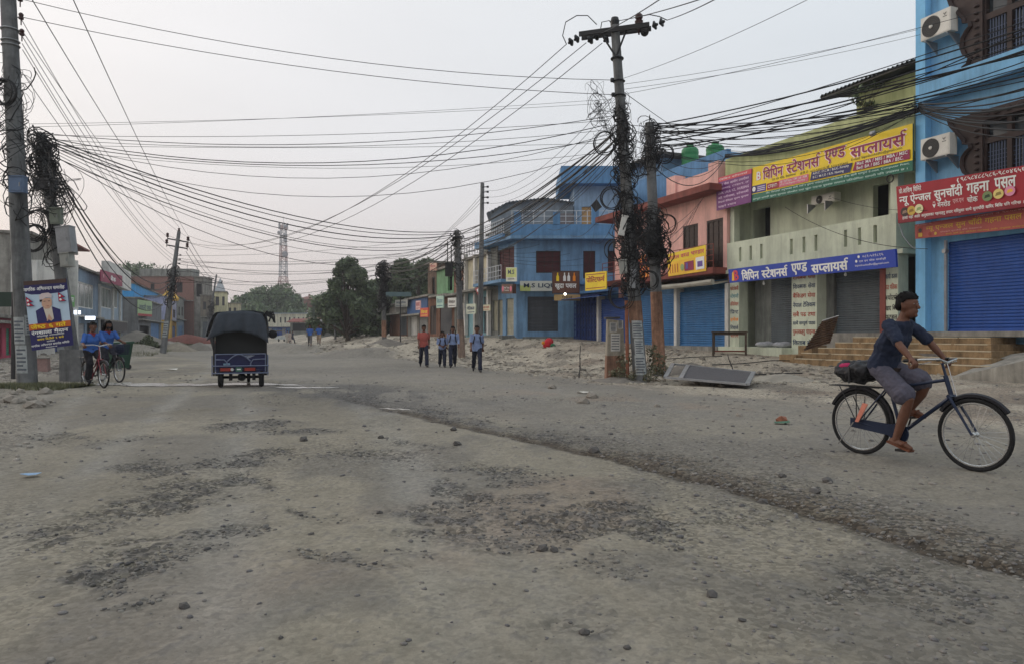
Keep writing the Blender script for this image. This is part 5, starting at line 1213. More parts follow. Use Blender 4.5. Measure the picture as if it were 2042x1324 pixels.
# ------------------------------------------------------------------ poles, boxes, cable tangles and wires
CONC = M('pole_concrete', (118,119,119), .9, .3, 3, .4, .3); CBL = C_['black_cable']; PORC = C_['porcelain']
def pole(name, label, base, top, r0, r1, mat=None, group='power and cable poles', n=14):
    root = thing(name, label, 'pole', base, group)
    b, t = Vector(base), Vector(top); d = (t-b).normalized()
    MB().tube([b - d*.5, b.lerp(t, .5), t], [r0, (r0+r1)/2, r1], n).build('post', mat or CONC, root, smooth=True)
    return root, b, t
def pin(parent, c, axis=(0,0,1), s=1.):
    MB().lathe([(.012*s,-.12*s),(.014*s,0),(.05*s,.01*s),(.055*s,.05*s),(.03*s,.06*s),(.05*s,.09*s),(.05*s,.12*s),(.025*s,.15*s),(0,.155*s)], c, 10, 0, axis).build('insulator', PORC, parent, smooth=True)
def tangle(label, pts, spread, nloops, seed, r=.011, vert=True, drop=0.9):
    """loops and strands of cable wound round a pole: far too many to count"""
    rr = random.Random(seed); m = MB(); pts = [Vector(p) for p in pts]
    def along(t):
        t = t*(len(pts)-1); i = min(int(t), len(pts)-2); return pts[i].lerp(pts[i+1], t-i)
    for _ in range(nloops):
        c = along(rr.random()); R_ = spread*(.45+.9*rr.random()); ax = Vector((rr.uniform(-1,1), rr.uniform(-1,1), rr.uniform(-.9,.9))).normalized(); a = ax.orthogonal(); b = ax.cross(a)
        w0 = rr.random()*6; n = 13; L = rr.choice((4.2, 5.5, 7.5)); e = .55+.9*rr.random(); dz = rr.uniform(-.3, .5)*spread
        m.tube([c + a*(R_*math.cos(w0+L*i/n)) + b*(R_*e*math.sin(w0+L*i/n)) + Vector((rr.uniform(-.02,.02), rr.uniform(-.02,.02), -dz*i/n)) for i in range(n+1)], r*rr.choice((.6,.8,1,1.5)), 4, caps=False)
    for _ in range(nloops//2):
        a = along(rr.random()); b = along(min(1, max(0, rr.random()))); o = Vector((rr.uniform(-1,1), rr.uniform(-1,1), 0))*spread*.75
        m.tube([a, a.lerp(b,.3)+o-Vector((0,0,.1)), a.lerp(b,.7)+o*.8-Vector((0,0,drop*.2)), b], r*rr.choice((.6,1,1.4)), 4, caps=False)
    for _ in range(nloops//3):   # windings hugging the pole
        t = rr.random(); c = along(t); m.torus(c, spread*.30*(.8+.5*rr.random()), r*1.6, (rr.uniform(-.25,.25), rr.uniform(-.25,.25), 1), 14, 4)
    return tag(m.build('cable_tangle', CBL, None), label, None, None, 'stuff')
def coil(label, c, Rr, axis, turns=5, r=.016, group='coils of spare cable hanging on the poles'):
    m = MB(); rr = random.Random(int(c.x*100)+int(c.z*77)); ax = Vector(axis)
    for k in range(turns): m.torus(c+ax*(k*.02)+Vector((rr.uniform(-.03,.03),0,rr.uniform(-.05,.02))), Rr*(.88+.24*rr.random()), r, ax+Vector((rr.uniform(-.15,.15),0,rr.uniform(-.15,.15))), 26, 5)
    return tag(m.build('cable_coil', CBL), label, 'cable coil', group)
def meter(name, label, u0, v0, u1, v1, D, mat, depth=.18, tilt=0.):
    a, b = P(u0, v0, D), P(u1, v1, D); c = (a+b)/2; root = thing(name, label, 'box', (c.x, D, b.z), 'boxes fixed to the cable poles'); w = b.x-a.x
    m = MB(Matrix.Translation(c) @ Matrix.Rotation(tilt, 4, 'Y')); hw, hz = w/2, (a.z-b.z)/2
    m.box(-hw, hw, 0, depth, -hz, hz); m.box(-hw-.012, hw+.012, -.02, depth+.01, hz+.001, hz+.03); m.build('casing', mat, root)
    m = MB(Matrix.Translation(c) @ Matrix.Rotation(tilt, 4, 'Y')); m.box(-hw+.03, hw-.03, -.012, -.001, -hz+.04, hz-.04); m.build('door', mat, root)
    m = MB(Matrix.Translation(c) @ Matrix.Rotation(tilt, 4, 'Y')); m.box(hw*.5, hw*.6, -.03, -.0125, -.05, .05); m.build('latch', C_['galvanised'], root)
    return root
def papers(u0, v0, u1, v1, D, n, seed, parent, rad, lean):
    """pasted handbills wrapped on a pole"""
    pass
# --- left: tall pole and its shorter leaning neighbour
zL = gg(P(52,770,18.5).x, 18.5)
LB, LT = Vector((P(55,770,18.5).x, 18.5, zL)), P(10, -130, 18.5)
LP, b_, t_ = pole('concrete_pole', 'tall thick concrete pole at the left edge with pasted handbills', LB, LT, .235, .165)
def onL(v): t = (P(0,v,18.5).z - LB.z)/(LT.z-LB.z); return LB.lerp(LT, t)
m = MB()
for v in (60, 83, 92): m.torus(onL(v), .20, .018, (0,0,1), 20, 5)
m.build('steel_band', C_['galvanised'], LP)
for v in (2, 38, 70):
    c = onL(v); MB().tube([c+Vector((.18,-.05,0)), c+Vector((.36,-.1,.0))], .014, 6).build('bracket', C_['galvanised'], LP); pin(LP, c+Vector((.37,-.1,-.07)), (0,0,1), 1.15)
# handbills: curved sheets lying on the pole face
HB = M('handbill_paper', (168,172,170), .9, .3, 8, .2); HI = M('handbill_ink', (92,96,104), .9, .2, 9)
def bills(root, base, top, r0, r1, items, inks=True):
    mp, mi = MB(), MB(); base, top = Vector(base), Vector(top)
    for (t0, t1, w0, w1, ink) in items:
        n = 8
        def ring(t, w, lift):
            c = base.lerp(top, t); r = r0+(r1-r0)*t+lift; return c+Vector((math.cos(w)*r, math.sin(w)*r, 0))
        for mm, lift, rows in ((mp, .006, [(t0, t1, w0, w1)]), (mi, .010, [(t0+(t1-t0)*(.1+.14*k), t0+(t1-t0)*(.1+.14*k+.06), w0+.15, w1-.12-.25*(k % 3 == 1)) for k in range(6)] if ink else [])):
            for (a, b, x, y) in rows:
                vs = [ring(a, x+(y-x)*i/n, lift) for i in range(n+1)] + [ring(b, x+(y-x)*i/n, lift) for i in range(n+1)]
                mm.add(vs, [(i, i+1, n+2+i, n+1+i) for i in range(n)])
    mp.build('handbill', HB, root); 
    if mi.v: mi.build('handbill_print', HI, root)
Hl = LT.z-LB.z
def tz(z): return z/Hl
bills(LP, LB, LT, .237, .167, [(tz(.35), tz(1.05), -2.1, -.9, 1), (tz(1.08), tz(1.75), -2.3, -1.0, 1), (tz(1.3), tz(1.8), -.95, -.3, 1)])
MB().box(LB.x-.42, LB.x+.42, 18.25, 18.8, zL-.3, zL+.04).build('footing', C_['cement'], LP)
zL2 = gg(P(150,757,20.8).x, 20.8)
L2B, L2T = Vector((P(152,757,20.8).x, 20.8, zL2)), P(82, 270, 20.8)
LP2, b_, t_ = pole('concrete_pole', 'shorter leaning concrete pole carrying meter boxes behind the poster', L2B, L2T, .19, .135)
MB().box(L2B.x-.3, L2B.x+.3, 20.5, 21.1, zL2-.2, zL2+.9).build('footing', CONC, LP2)
def onL2(v): t = (P(0,v,20.8).z - L2B.z)/(L2T.z-L2B.z); return L2B.lerp(L2T, t)
meter('junction_box', 'blue grey junction box on the tall left pole', 17, 353, 46, 384, 18.1, M('box_blue_grey', (92,112,140), .5, .15, 4, .2))
meter('junction_box', 'dark box low in the cable tangle of the leaning left pole', 66, 358, 108, 378, 20.45, M('box_dark', (58,58,60), .5, .2, 4))
meter('meter_box', 'small grey green meter box near the top of the leaning pole', 98, 416, 119, 447, 20.4, M('box_green_grey', (130,138,124), .6, .15, 4, .2))
meter('meter_box', 'large pale steel cabinet on the leaning left pole', 112, 453, 140, 504, 20.4, C_['galvanised'], .3, R(-7))
meter('meter_box', 'lower pale steel cabinet just above the poster', 119, 506, 137, 532, 20.4, M('box_pale', (168,168,160), .6, .15, 4, .25), .3, R(-5))
tangle('thick tangle of black cables round the tall left pole', [onL(130), onL(250), onL(330), onL(440)], .30, 60, 5, .010)
tangle('dense knot of black cables at the head of the leaning left pole', [onL2(272), onL2(330), onL2(380)], .24, 110, 6, .011)
tangle('loose cable loops lower down the leaning left pole', [onL2(390), onL2(470), onL2(540)], .32, 34, 7, .008)
tangle('cables slung between the two left poles', [onL(300), onL(360)+Vector((.55,1,0)), onL2(400)], .36, 34, 8, .008)
for v, dx, R_ in ((452, -.35, .42), (478, -.45, .38), (190, .0, .3)):
    c = (onL2(v) if v > 200 else onL(v)) + Vector((dx, -.35, 0)); coil('coil of spare black cable, the %s on the left poles' % {452: 'larger lower one', 478: 'lowest one', 190: 'topmost one'}[v], c, R_, (0.2, 1, 0), 6)
# --- right: the pole with crossarm, its neighbour and the broken cabinet
zRb = gg(P(1277,758,20.5).x, 20.5)
RB, RT = Vector((P(1277,760,20.5).x, 20.5, zRb)), P(1226, 52, 20.5)
RP, b_, t_ = pole('crossarm_pole', 'tall leaning concrete pole with black crossarm and cable tangles', RB, RT, .205, .12)
def onR(v): t = (P(0,v,20.5).z - RB.z)/(RT.z-RB.z); return RB.lerp(RT, t)
def armp(u, v, dy=0): return P(u, v, 20.5+dy)
A0, A1 = armp(1158, 74, .35), armp(1297, 55, -.35)
ax_ = (A1-A0).normalized(); up_ = Vector((0,0,1)); sd_ = ax_.cross(up_).normalized()
m = MB()
for o in (-.14, .14): 
    q = [A0+sd_*o-up_*.06, A1+sd_*o-up_*.06, A1+sd_*o+up_*.07, A0+sd_*o+up_*.07]; m.slab(q, sd_*.06)
m.build('crossarm', C_['black_plastic'], RP)
m = MB(); cc = onR(118); m.tube([A0.lerp(A1,.30)+sd_*.1, cc+sd_*.14], .03, 6); m.tube([A0.lerp(A1,.68)+sd_*.1, cc+sd_*.14], .03, 6); m.torus(cc, .16, .03, (0,0,1), 16, 6); m.build('brace', C_['black_plastic'], RP)
MB().lathe([(.11,-.1),(.13,.12),(.10,.22),(0,.24)], RT, 12).build('cap', C_['black_plastic'], RP)
def string(p, d, n=2):
    d = Vector(d).normalized(); mm = MB()
    for k in range(n): mm.lathe([(.02,0),(.05,.02),(.125,.07),(.12,.10),(.05,.12),(.03,.17)], Vector(p)+d*(.2*k+.05), 12, 0, d)
    mm.build('insulator_string', C_['black_plastic'], RP, smooth=True); return Vector(p)+d*(.2*n+.08)
eL1 = string(A0, (-.75,.5,-.22), 2); eL2 = string(A0.lerp(A1,.28), (-.7,.6,-.25), 2); eL3 = string(A0.lerp(A1,.42)-up_*.1, (-.6,.6,-.4), 1)
eR1 = string(A1, (.8,-.45,.18), 2); eR2 = string(A0.lerp(A1,.95)-up_*.12, (-.4,-.5,-.2), 1)
pin(RP, A0.lerp(A1,.84)+up_*.10, (0,0,1), 2.2); pin(RP, A0.lerp(A1,.5)+up_*.16, (0,0,1), 1.4)
def jumper(pts, label):
    tag(MB().tube(pts, .014, 5).build('jumper_wire', CBL), label, 'wire', 'jumper wires on the crossarm')
jumper([eL1, armp(1122,72), armp(1128,45), armp(1150,32), armp(1172,32), armp(1190,50)], 'big loop of jumper wire left of the crossarm')
jumper([A0.lerp(A1,.28), armp(1200,45), armp(1215,42), armp(1228,60)], 'small jumper loop over the crossarm centre')
jumper([armp(1275,34,-.2), armp(1295,30,-.3), armp(1315,34,-.4), eR1], 'jumper wire arching to the right insulators')
for v, s_ in ((163, -1), (192, -1)):
    c = onR(v); MB().lathe([(.0,-.06),(.05,-.05),(.06,0),(.05,.05),(0,.06)], c+Vector((-.2,-.1,0)), 10).build('shackle', C_['black_plastic'], RP)
    m = MB(); m.torus(c, .16, .022, (0,0,1), 16, 5); m.tube([c, c+Vector((-.2,-.1,0))], .02, 5); m.build('steel_band', C_['black_plastic'], RP)
ORM = M('faded_orange', (158,120,98), .9, .35, 5, .45)
def shell(root, base, top, r0, r1, t0, t1, mat, name):
    b, t = Vector(base), Vector(top); MB().tube([b.lerp(t,t0), b.lerp(t,t1)], [r0+(r1-r0)*t0+.006, r0+(r1-r0)*t1+.006], 14, caps=False).build(name, mat, root, smooth=True)
shell(RP, RB, RT, .205, .12, .165, .225, ORM, 'painted_band')
bills(RP, RB, RT, .209, .123, [(.02,.075,-2.3,-.8,1), (.075,.12,-2.2,-.9,1), (.123,.17,-2.4,-.8,1)])
zR2 = gg(P(1313,747,23.3).x, 23.3)
R2B, R2T = Vector((P(1315,747,23.3).x, 23.3, zR2)), P(1295, 246, 23.3)
RP2, b_, t_ = pole('concrete_pole', 'second cable-wrapped concrete pole right behind the crossarm pole', R2B, R2T, .2, .14)
shell(RP2, R2B, R2T, .2, .14, .02, .33, ORM, 'painted_band')
def onR2(v): t = (P(0,v,23.3).z - R2B.z)/(R2T.z-R2B.z); return R2B.lerp(R2T, t)
tangle('massed black cables round the crossarm pole under the arm', [onR(205), onR(260), onR(300)], .20, 85, 11, .010)
tangle('strands hanging along the middle of the crossarm pole', [onR(300), onR(400), onR(480)], .25, 130, 12, .010)
tangle('knot of cables and boxes at mid height of the crossarm pole', [onR(430), onR(520), onR(575)], .27, 120, 13, .010)
tangle('wild cable loops at the head of the second right pole', [onR2(250), onR2(300), onR2(340)], .26, 80, 14, .009)
tangle('black cable bundle at mid height of the second right pole', [onR2(425), onR2(480), onR2(520)], .27, 150, 15, .014)
tangle('cable strands slung between the two right poles', [onR(440), (onR(470)+onR2(470))/2-Vector((0,0,.2)), onR2(480)], .26, 50, 16, .008)
tangle('fine stray wires around the top of the crossarm pole', [onR(180)+Vector((-.7,0,0)), onR(230)+Vector((-.6,0,0)), onR(300)], .26, 26, 17, .005)
for i, (v, dx, R_, P_) in enumerate(((290,-.55,.42,'R'), (310,.4,.36,'R2'), (400,-.5,.4,'R'), (450,.35,.42,'R2'), (500,-.5,.38,'R'), (560,.4,.34,'R'), (590,-.45,.5,'R'), (340,-.45,.34,'R2'))):
    c = (onR(v) if P_ == 'R' else onR2(v)) + Vector((dx,-.25,0))
    coil('coil of black cable on the %s, %s' % ('crossarm pole' if P_ == 'R' else 'second right pole', ('hanging high on its left', 'high on its right side', 'left of it at upper middle height', 'in the thick bundle on its right', 'left of it beside the orange banner', 'low on its right side', 'lowest and largest on its left', 'on its left under the head')[i]), c, R_*.72, (.25+.1*i, 1, .2), 4, .011)
meter('junction_box', 'white plastic box hooked on the crossarm pole by the pink roof edge', 1237, 432, 1249, 470, 20.2, C_['white_paint'], .12, R(12))
meter('junction_box', 'grey junction box low on the crossarm pole beside the orange banner', 1236, 520, 1250, 546, 20.2, M('box_pale', (0,0,0)), .15, R(-6))
meter('junction_box', 'small pale splice box lower on the crossarm pole', 1257, 540, 1268, 575, 20.2, C_['galvanised'], .12, R(4))
m = MB(); m.tube([RB+Vector((-.35,.02,-.2)), P(1249,600,20.4)], .05, 8); tag(m.build('orange_pipe', M('orange_rust', (140,88,66), .8, .3, 5, .3)), 'thin rusty orange pipe standing against the crossarm pole', 'pipe')
c0, c1 = P(1209, 742, 21.0), P(1244, 633, 21.0); z0 = gg(c0.x+.3, 21.0)-.1
root = thing('concrete_cabinet', 'weathered orange and grey concrete pillar box covered in handbills', 'pillar box', ((c0.x+c1.x)/2, 21.0, z0))
zm = z0 + (c1.z-z0)*.42
MB().hexa([(c0.x,21,z0),(c0.x+.56,21,z0),(c0.x+.56,21.5,z0),(c0.x,21.5,z0),(c0.x+.03,21,zm),(c0.x+.53,21,zm),(c0.x+.53,21.48,zm),(c0.x+.03,21.48,zm)]).build('base', ORM, root)
MB().hexa([(c0.x+.03,21,zm+.001),(c0.x+.53,21,zm+.001),(c0.x+.53,21.48,zm+.001),(c0.x+.03,21.48,zm+.001),(c0.x+.06,21.02,c1.z-.05),(c0.x+.5,21.02,c1.z-.1),(c0.x+.5,21.45,c1.z-.1),(c0.x+.06,21.45,c1.z-.05)]).build('body', M('cabinet_grey', (166,158,142), .9, .25, 5, .3), root)
MB().box(c0.x+.0, c0.x+.4, 20.97, 21.5, c1.z-.04, c1.z+.01).build('lid', C_['dark_tin'], root)
m = MB(); m2 = MB()
for (x0, x1, a, b) in ((.10,.30,.86,.62),(.13,.40,.58,.12),(.33,.48,.92,.70)):
    za, zb = zm+(c1.z-zm)*b, zm+(c1.z-zm)*a; m.box(c0.x+x0, c0.x+x1, 20.985, 20.994, za, zb)
    for k in range(6): zz = za+(zb-za)*(.1+.15*k); m2.box(c0.x+x0+.02, c0.x+x1-.03, 20.979, 20.9845, zz, zz+.025)
m.build('handbill', M('handbill_white', (196,194,186), .9, .2, 8), root); m2.build('handbill_print', HI, root)
# weeds round the foot of the poles
root = thing('weed_bush', 'scruffy dry green weeds around the foot of the crossarm pole', 'plant', RB)
cs = [(RB.x+dx, RB.y+dy, zRb+h) for dx, dy, h in ((-.55,.1,.25),(-.4,.1,.6),(.42,.1,.3),(.55,.3,.55),(.4,.2,.85),(.7,.5,.3),(-.7,.2,.2),(.15,-.3,.12),(-.3,-.25,.15))]
m = MB()
for k in range(40):
    a = Vector(rng.choice(cs)); bse = Vector((RB.x+rng.uniform(-.7,.8), RB.y+rng.uniform(-.3,.6), zRb-.05)); m.tube([bse, bse.lerp(a,.6)+Vector((0,0,.1)), a+Vector((rng.uniform(-.2,.2),0,rng.uniform(0,.3)))], .006, 4)
m.build('stem', M('dry_stem', (112,98,74), .9, .3), root); leaves('foliage', cs, [.2,.24,.22,.25,.2,.22,.16,.14,.15], 900, .045, leaf_mat('weed_leaves', (62,66,44), (108,104,76)), root, 51)
# --- further poles
def mkpole(label, u, v0, v1, D, u1=None, r0=.17, r1=.10, name='concrete_pole', z0=None):
    b = P(u, v0, D); b.z = gg(b.x, D) if z0 is None else z0
    return pole(name, label, b, P(u1 or u, v1, D), r0, r1)
MP, MPb, MPt = mkpole('mid-street concrete pole with transformer box behind the walking pupils', 921, 712, 460, 40, 911, .2, .13)
shell(MP, MPb, MPt, .2, .13, .0, .31, M('faded_orange_grey', (142,122,108), .9, .3, 4, .4), 'painted_band')
m = MB(); m.box(MPt.x-.62, MPt.x-.22, 39.7, 40.1, P(0,552,40).z, P(0,525,40).z); m.tube([(MPt.x-.5,39.9,P(0,525,40).z),(MPt.x-.5,39.9,P(0,482,40).z)], .03, 5); m.tube([(MPt.x-.3,39.9,P(0,525,40).z),(MPt.x-.3,39.9,P(0,490,40).z)], .03, 5); m.build('transformer_box', C_['black_plastic'], MP)
tangle('cable tangle along the top of the mid-street pole', [MPt, MPt.lerp(MPb,.2), MPt.lerp(MPb,.42)], .24, 60, 21, .014)
TP, TPb, TPt = mkpole('tall slim concrete pole in front of the cream house', 957, 700, 366, 45, 962, .19, .12)
m = MB()
for v in (374, 384, 395, 406): c = P(962, v, 44.8); m.tube([c, c+Vector((.3,-.1,0))], .03, 5); m.lathe([(0,-.07),(.07,-.05),(.07,.05),(0,.07)], c+Vector((.33,-.1,0)), 8)
m.build('insulator_rack', C_['black_plastic'], TP)
FP, FPb, FPt = mkpole('far pole with a thick hanging clump of cables beside the trees', 766, 704, 524, 58, 765, .2, .13)
shell(FP, FPb, FPt, .2, .13, .10, .30, ORM, 'painted_band')
tangle('thick clump of cables on the far pole', [FPt-Vector((0,0,.1)), FPt.lerp(FPb,.2), FPt.lerp(FPb,.55)], .40, 100, 22, .024)
m = MB(); c = P(795, 583, 57.5); m.box(c.x-1.0, c.x+1.0, 57.4, 57.5, c.z-.35, c.z); tag(m.build('direction_board', T_('board_teal', (90,112,116))), 'dark pale-lettered direction board beside the far cable pole', 'signboard')
m = MB(); c = P(772, 690, 57.3); m.tube([(c.x+1.0,57.6,gg(c.x+1,57.6)-.2),(c.x+1.0,57.6,P(0,584,57.6).z)], .05, 6); tag(m.build('sign_post', C_['dark_tin']), 'thin steel post holding the far direction board', 'post')
SPp, a_, b2_ = mkpole('thin concrete street pole in front of the big dark tree', 669, 692, 600, 88, 666, .14, .09)
def crossarms(root, b, t, tts, w, D, tilt=0.):
    for k, tt_ in enumerate(tts):
        c = b.lerp(t, tt_); l, r_ = c+Vector((-w,0,w*tilt)), c+Vector((w,0,-w*tilt)); m = MB(); m.tube([l, r_], .05, 6); m.build('crossarm', C_['black_plastic'], root)
        for e in (l, r_): pin(root, e+Vector((0,0,.1)), (0,0,1), 2.0)
NP, NPb, NPt = mkpole('leaning concrete power pole with double crossarm on the left verge', 325, 706, 462, 51, 357, .22, .12, 'crossarm_pole')
crossarms(NP, NPb, NPt, (.925, .872), .72, 51, .18); pin(NP, NPt, (0,0,1), 1.6)
m = MB()
for k in range(5): c = NPb.lerp(NPt, .80-.035*k); m.tube([c, c+Vector((.35,-.1,.02))], .02, 5); m.lathe([(0,-.06),(.06,-.04),(.06,.04),(0,.06)], c+Vector((.38,-.1,.02)), 8)
m.build('insulator_rack', C_['black_plastic'], NP)
tangle('cables bunched halfway up the leaning left power pole', [NPb.lerp(NPt,.70), NPb.lerp(NPt,.55), NPb.lerp(NPt,.42)], .26, 60, 23, .02)
bills(NP, NPb, NPt, .222, .122, [(.13,.26,-2.4,-.6,1)])
OP, OPb, OPt = mkpole('smaller leaning power pole further down the left verge', 410, 676, 548, 112, 432, .2, .12, 'crossarm_pole')
crossarms(OP, OPb, OPt, (.9,), 1.0, 112, .3)
tangle('cables bunched on the smaller far leaning pole', [OPb.lerp(OPt,.6), OPb.lerp(OPt,.35)], .32, 40, 24, .03)

# --- wires
def w_(p0, p1, sag, r, label, group, n=14):
    return tag(MB().tube(wire_pts(p0, p1, sag, n), r, 5, caps=False).build('overhead_wire', CBL), label, 'wire', group)
g1_ = 'thin wires crossing the street between the tall poles'
lt = [onL(v)+Vector((.36,-.1,0)) for v in (2, 38)]; rs_ = [onR(v)+Vector((-.22,-.1,0)) for v in (163, 192)]
w_(lt[0], rs_[0], .45, .009, 'uppermost thin wire crossing from tall left pole to crossarm pole', g1_); w_(lt[1], rs_[1], .35, .009, 'second thin wire crossing from tall left pole to crossarm pole', g1_)
for i in range(9):
    a = onL2(270+4*i) + Vector((.1+.04*i,-.2,0)); b = onR(232+9*i) + Vector((-.25-.1*(i % 3),0,0)); w_(a, b, (.55,.2,.9,.35,1.15,.7,.1,1.4,.5)[i], (.010,.007,.012,.007,.008,.011,.006,.008,.006)[i], 'black cable crossing the street at mid height between the tangled poles', 'mid height cables crossing the street')
for i in range(2): w_(onL(248+6*i)+Vector((.4,0,0)), onR(205-8*i), .1, .005, 'faint rising wire crossing the street from the left tangle', 'mid height cables crossing the street')
for i in range(8):
    a = onL2(274+5*i)+Vector((.15,-.1,0)); b = MPt - Vector((0,0,.05+.09*i)); w_(a, b, (.9,1.0,1.15,1.3,1.5,1.8,2.2,1.35)[i], (.02,.016,.022,.014,.010,.009,.012,.016)[i], 'black cable in the bundle from the left tangle to the mid-street pole', 'bundle from left tangle to mid-street pole', 18)
for i in range(13):
    a = onR(262+4*i)+Vector((-.2-.05*(i % 4),.1,0)); b = MPt - Vector((.1,0,.1+.11*i)); w_(a, b, (.5,.7,.3,.9,.6,1.1,.4,.8,.55,1.3,.2,.65,1.0)[i], (.02,.014,.024,.012,.02,.010,.026,.014,.02,.008,.012,.018,.010)[i], 'black cable in the thick bundle from crossarm pole to mid-street pole', 'bundle from crossarm pole to mid-street pole', 18)
for i in range(9):
    a = MPt - Vector((0,0,.1+.14*i)); b = FPt - Vector((0,0,.02+.12*i)); w_(a, b, (.6,.9,.4,1.2,.7,1.5,.5,1.0,.8)[i], (.026,.02,.03,.014,.026,.012,.03,.02,.016)[i], 'black cable in the bundle from mid-street pole to far clump pole', 'bundle from mid-street pole to far pole', 16)
for i, e in enumerate((eL1, eL2, eL3)):
    c = NPb.lerp(NPt, .93 if i < 2 else .875) + Vector(((.7, -.7, .7)[i], 0, .3)); w_(e, c, (2.6,2.7,2.5)[i], .011, ('outer', 'middle', 'inner')[i] + ' power line sagging from crossarm to leaning left power pole', 'three power lines across the street', 24)
for i, (e, u, v, D) in enumerate(((A0.lerp(A1,.28), 1345, -20, 12.5), (A0.lerp(A1,.55)+up_*.3, 1455, -20, 11.5), (eR1, 1480, -30, 11))): w_(e, P(u, v, D), .05, .011, ('left', 'middle', 'right')[i] + ' power line running overhead from the crossarm', 'three power lines overhead')
# left verge lines running down the street
for i, (v0, tt_, dx) in enumerate(((38,.925,-.7),(60,.925,.7),(72,.80,.38),(88,.765,.38),(100,.73,.38),(150,.70,.38))):
    w_(onL(v0)+Vector((.3,0,0)), NPb.lerp(NPt, tt_)+Vector((dx,-.1,.25 if i < 2 else .02)), (.7,.8,.75,.9,.8,.6)[i], .009, 'thin power wire from the tall left pole down to the leaning power pole', 'wires along the left verge', 20)
for i, (u0, tt_, dx) in enumerate(((60,1.0,.0),(145,.93,.7))): w_(P(u0-8, -20, 14), NPb.lerp(NPt, tt_)+Vector((dx,0,.3)), .3, .010, ('left', 'right')[i] + ' steep wire from above the frame to the leaning power pole top', 'steep wires at upper left', 20)
for i in range(3): w_(NPb.lerp(NPt, .93-.06*i)+Vector((.7,0,.2)), OPb.lerp(OPt, .95-.05*i)+Vector((.6,0,.2)), .8, .02, 'wire running between the two leaning power poles', 'wires between the leaning poles', 16)
for i in range(5):
    a = onL2(300+9*i)+Vector((.1,0,0)); b = NPb.lerp(NPt, .62-.03*i); w_(a, b, (1.7,1.9,2.2,1.4,2.5)[i], (.022,.028,.016,.010,.02)[i], 'cable in the drooping bundle along the left verge', 'drooping bundle on the left verge', 20)
for i in range(7):
    w_(NPb.lerp(NPt,.76-.03*i)+Vector((.2,0,0)), FPt-Vector((0,0,.1+.15*i)), (.9,.5,1.2,.3,1.6,.7,.2)[i], .014, 'distant cable crossing from leaning power pole to far clump pole', 'far cables crossing the street', 20)
for i in range(4): w_(NPb.lerp(NPt,.80-.02*i), P(900+25*i, 470+9*i, 50), (.4,1.0,.7,.3)[i], .010, 'distant wire crossing towards the corner building roof', 'far cables crossing the street', 20)
# right bundle to the blue building and beyond
hub = F.pt(1832, 212, .35); hub2 = F.pt(1446, 316, .3)
gR = 'cables from the right poles towards the blue building'
for i in range(8):
    a = onR2(246+3*i)+Vector((.1,0,0)); w_(a, hub+Vector((0,0,.05*i-.1)), (.25,.5,.15,.7,.9,.4,1.1,.3)[i], (.016,.012,.02,.010,.014,.018,.008,.012)[i], 'black cable in the bundle from second right pole to the blue building corner', gR)
for i in range(14):
    a = onR2(248+4*i)+Vector((.1,0,-.05)); w_(a, P(2100, (40,70,95,118,140,25,160,52,82,88,104,126,150,34)[i], 15.5), (.2,.3,.15,.4,.25,.1,.5)[i % 7], (.020,.014,.022,.013,.017,.012,.014)[i % 7], 'long cable from the right poles passing in front of the blue building', 'long cables past the blue building')
for i in range(6): w_(onR(250+8*i)+Vector((.15,0,0)), hub+Vector((.1,0,.1-.04*i)), (.4,.9,.3,1.3,.6,1.0)[i], .008, 'thin cable from the crossarm pole to the blue building corner', gR)
for i in range(6): w_(hub2+Vector((0,0,.03*i)), hub+Vector((0,0,-.05-.03*i)), .12+.09*(i % 4), (.026,.034,.018,.04,.016,.024)[i], 'heavy cable slung across the yellow signboard to the blue corner', 'heavy cables across the green building')
for i in range(4): w_(onR2(285+14*i), hub2, .35+.2*i, (.014,.010,.012,.016)[i], 'cable from second right pole to the left end of the yellow sign', 'heavy cables across the green building')
for i in range(9): w_(hub+Vector((0,0,.06-.03*i)), P(2110, 160+14*i, 15.2), .15+.08*(i % 3), (.028,.02,.034,.024,.016,.028,.018,.022,.014)[i], 'heavy cable fanning out right from the blue building corner', 'cables fanning right from the blue corner')
for i, (u0, v0, u1, v1) in enumerate(((1240,155,1650,-20),(1240,160,1830,60),(1242,160,1835,70),(1245,215,2100,-15))): w_(onR(160+10*i), P(u1, v1, (14,22,22,14)[i]), .12, .006, 'hair thin wire rising right from the crossarm pole', 'hair thin wires on the right')
w_(onR(178), hub2, .1, .010, 'straight stay wire from crossarm pole down to the yellow sign end', gR)
w_(F.pt(1566, 414, .4), F.pt(1850, 497, .3), .4, .010, 'sagging service wire across the slotted balcony', 'service wires on the green building')
w_(F.pt(1660, 395, .4), F.pt(1850, 420, .8), .15, .007, 'thin service wire under the yellow signboard', 'service wires on the green building')
w_(hub, F.pt(1690, 262, .35), .08, .009, 'slanting wire to the lamp on the yellow sign', 'service wires on the green building')
tag(MB().tube([F.pt(1793,446,.6), F.pt(1800,470,.6), F.pt(1815,490,.5), F.pt(1826,497,.4)], .018, 6).build('loose_cable', C_['galvanised']), 'pale cable drooping under the left end of the red signboard', 'cable')
for i in range(5): w_(MPt-Vector((0,0,.3+.2*i)), G.w(1.5+i, zSl0-.3-.3*i, .3), .5, .010, 'service wire from mid-street pole to the corner building', 'service wires on the corner building')
for i in range(4): w_(onR(300+25*i), G.w(.5+1.5*i, zPa+.1-.4*i, .9), .7, .010, 'service wire from crossarm pole to the corner building balcony', 'service wires on the corner building')
for i in range(5): w_(onR2(470+8*i), F.pt(1405-6*i, 392+8*i, .4), .25+.2*(i % 3), .008, 'service wire from the right poles to the pink wall', 'service wires on the pink building')
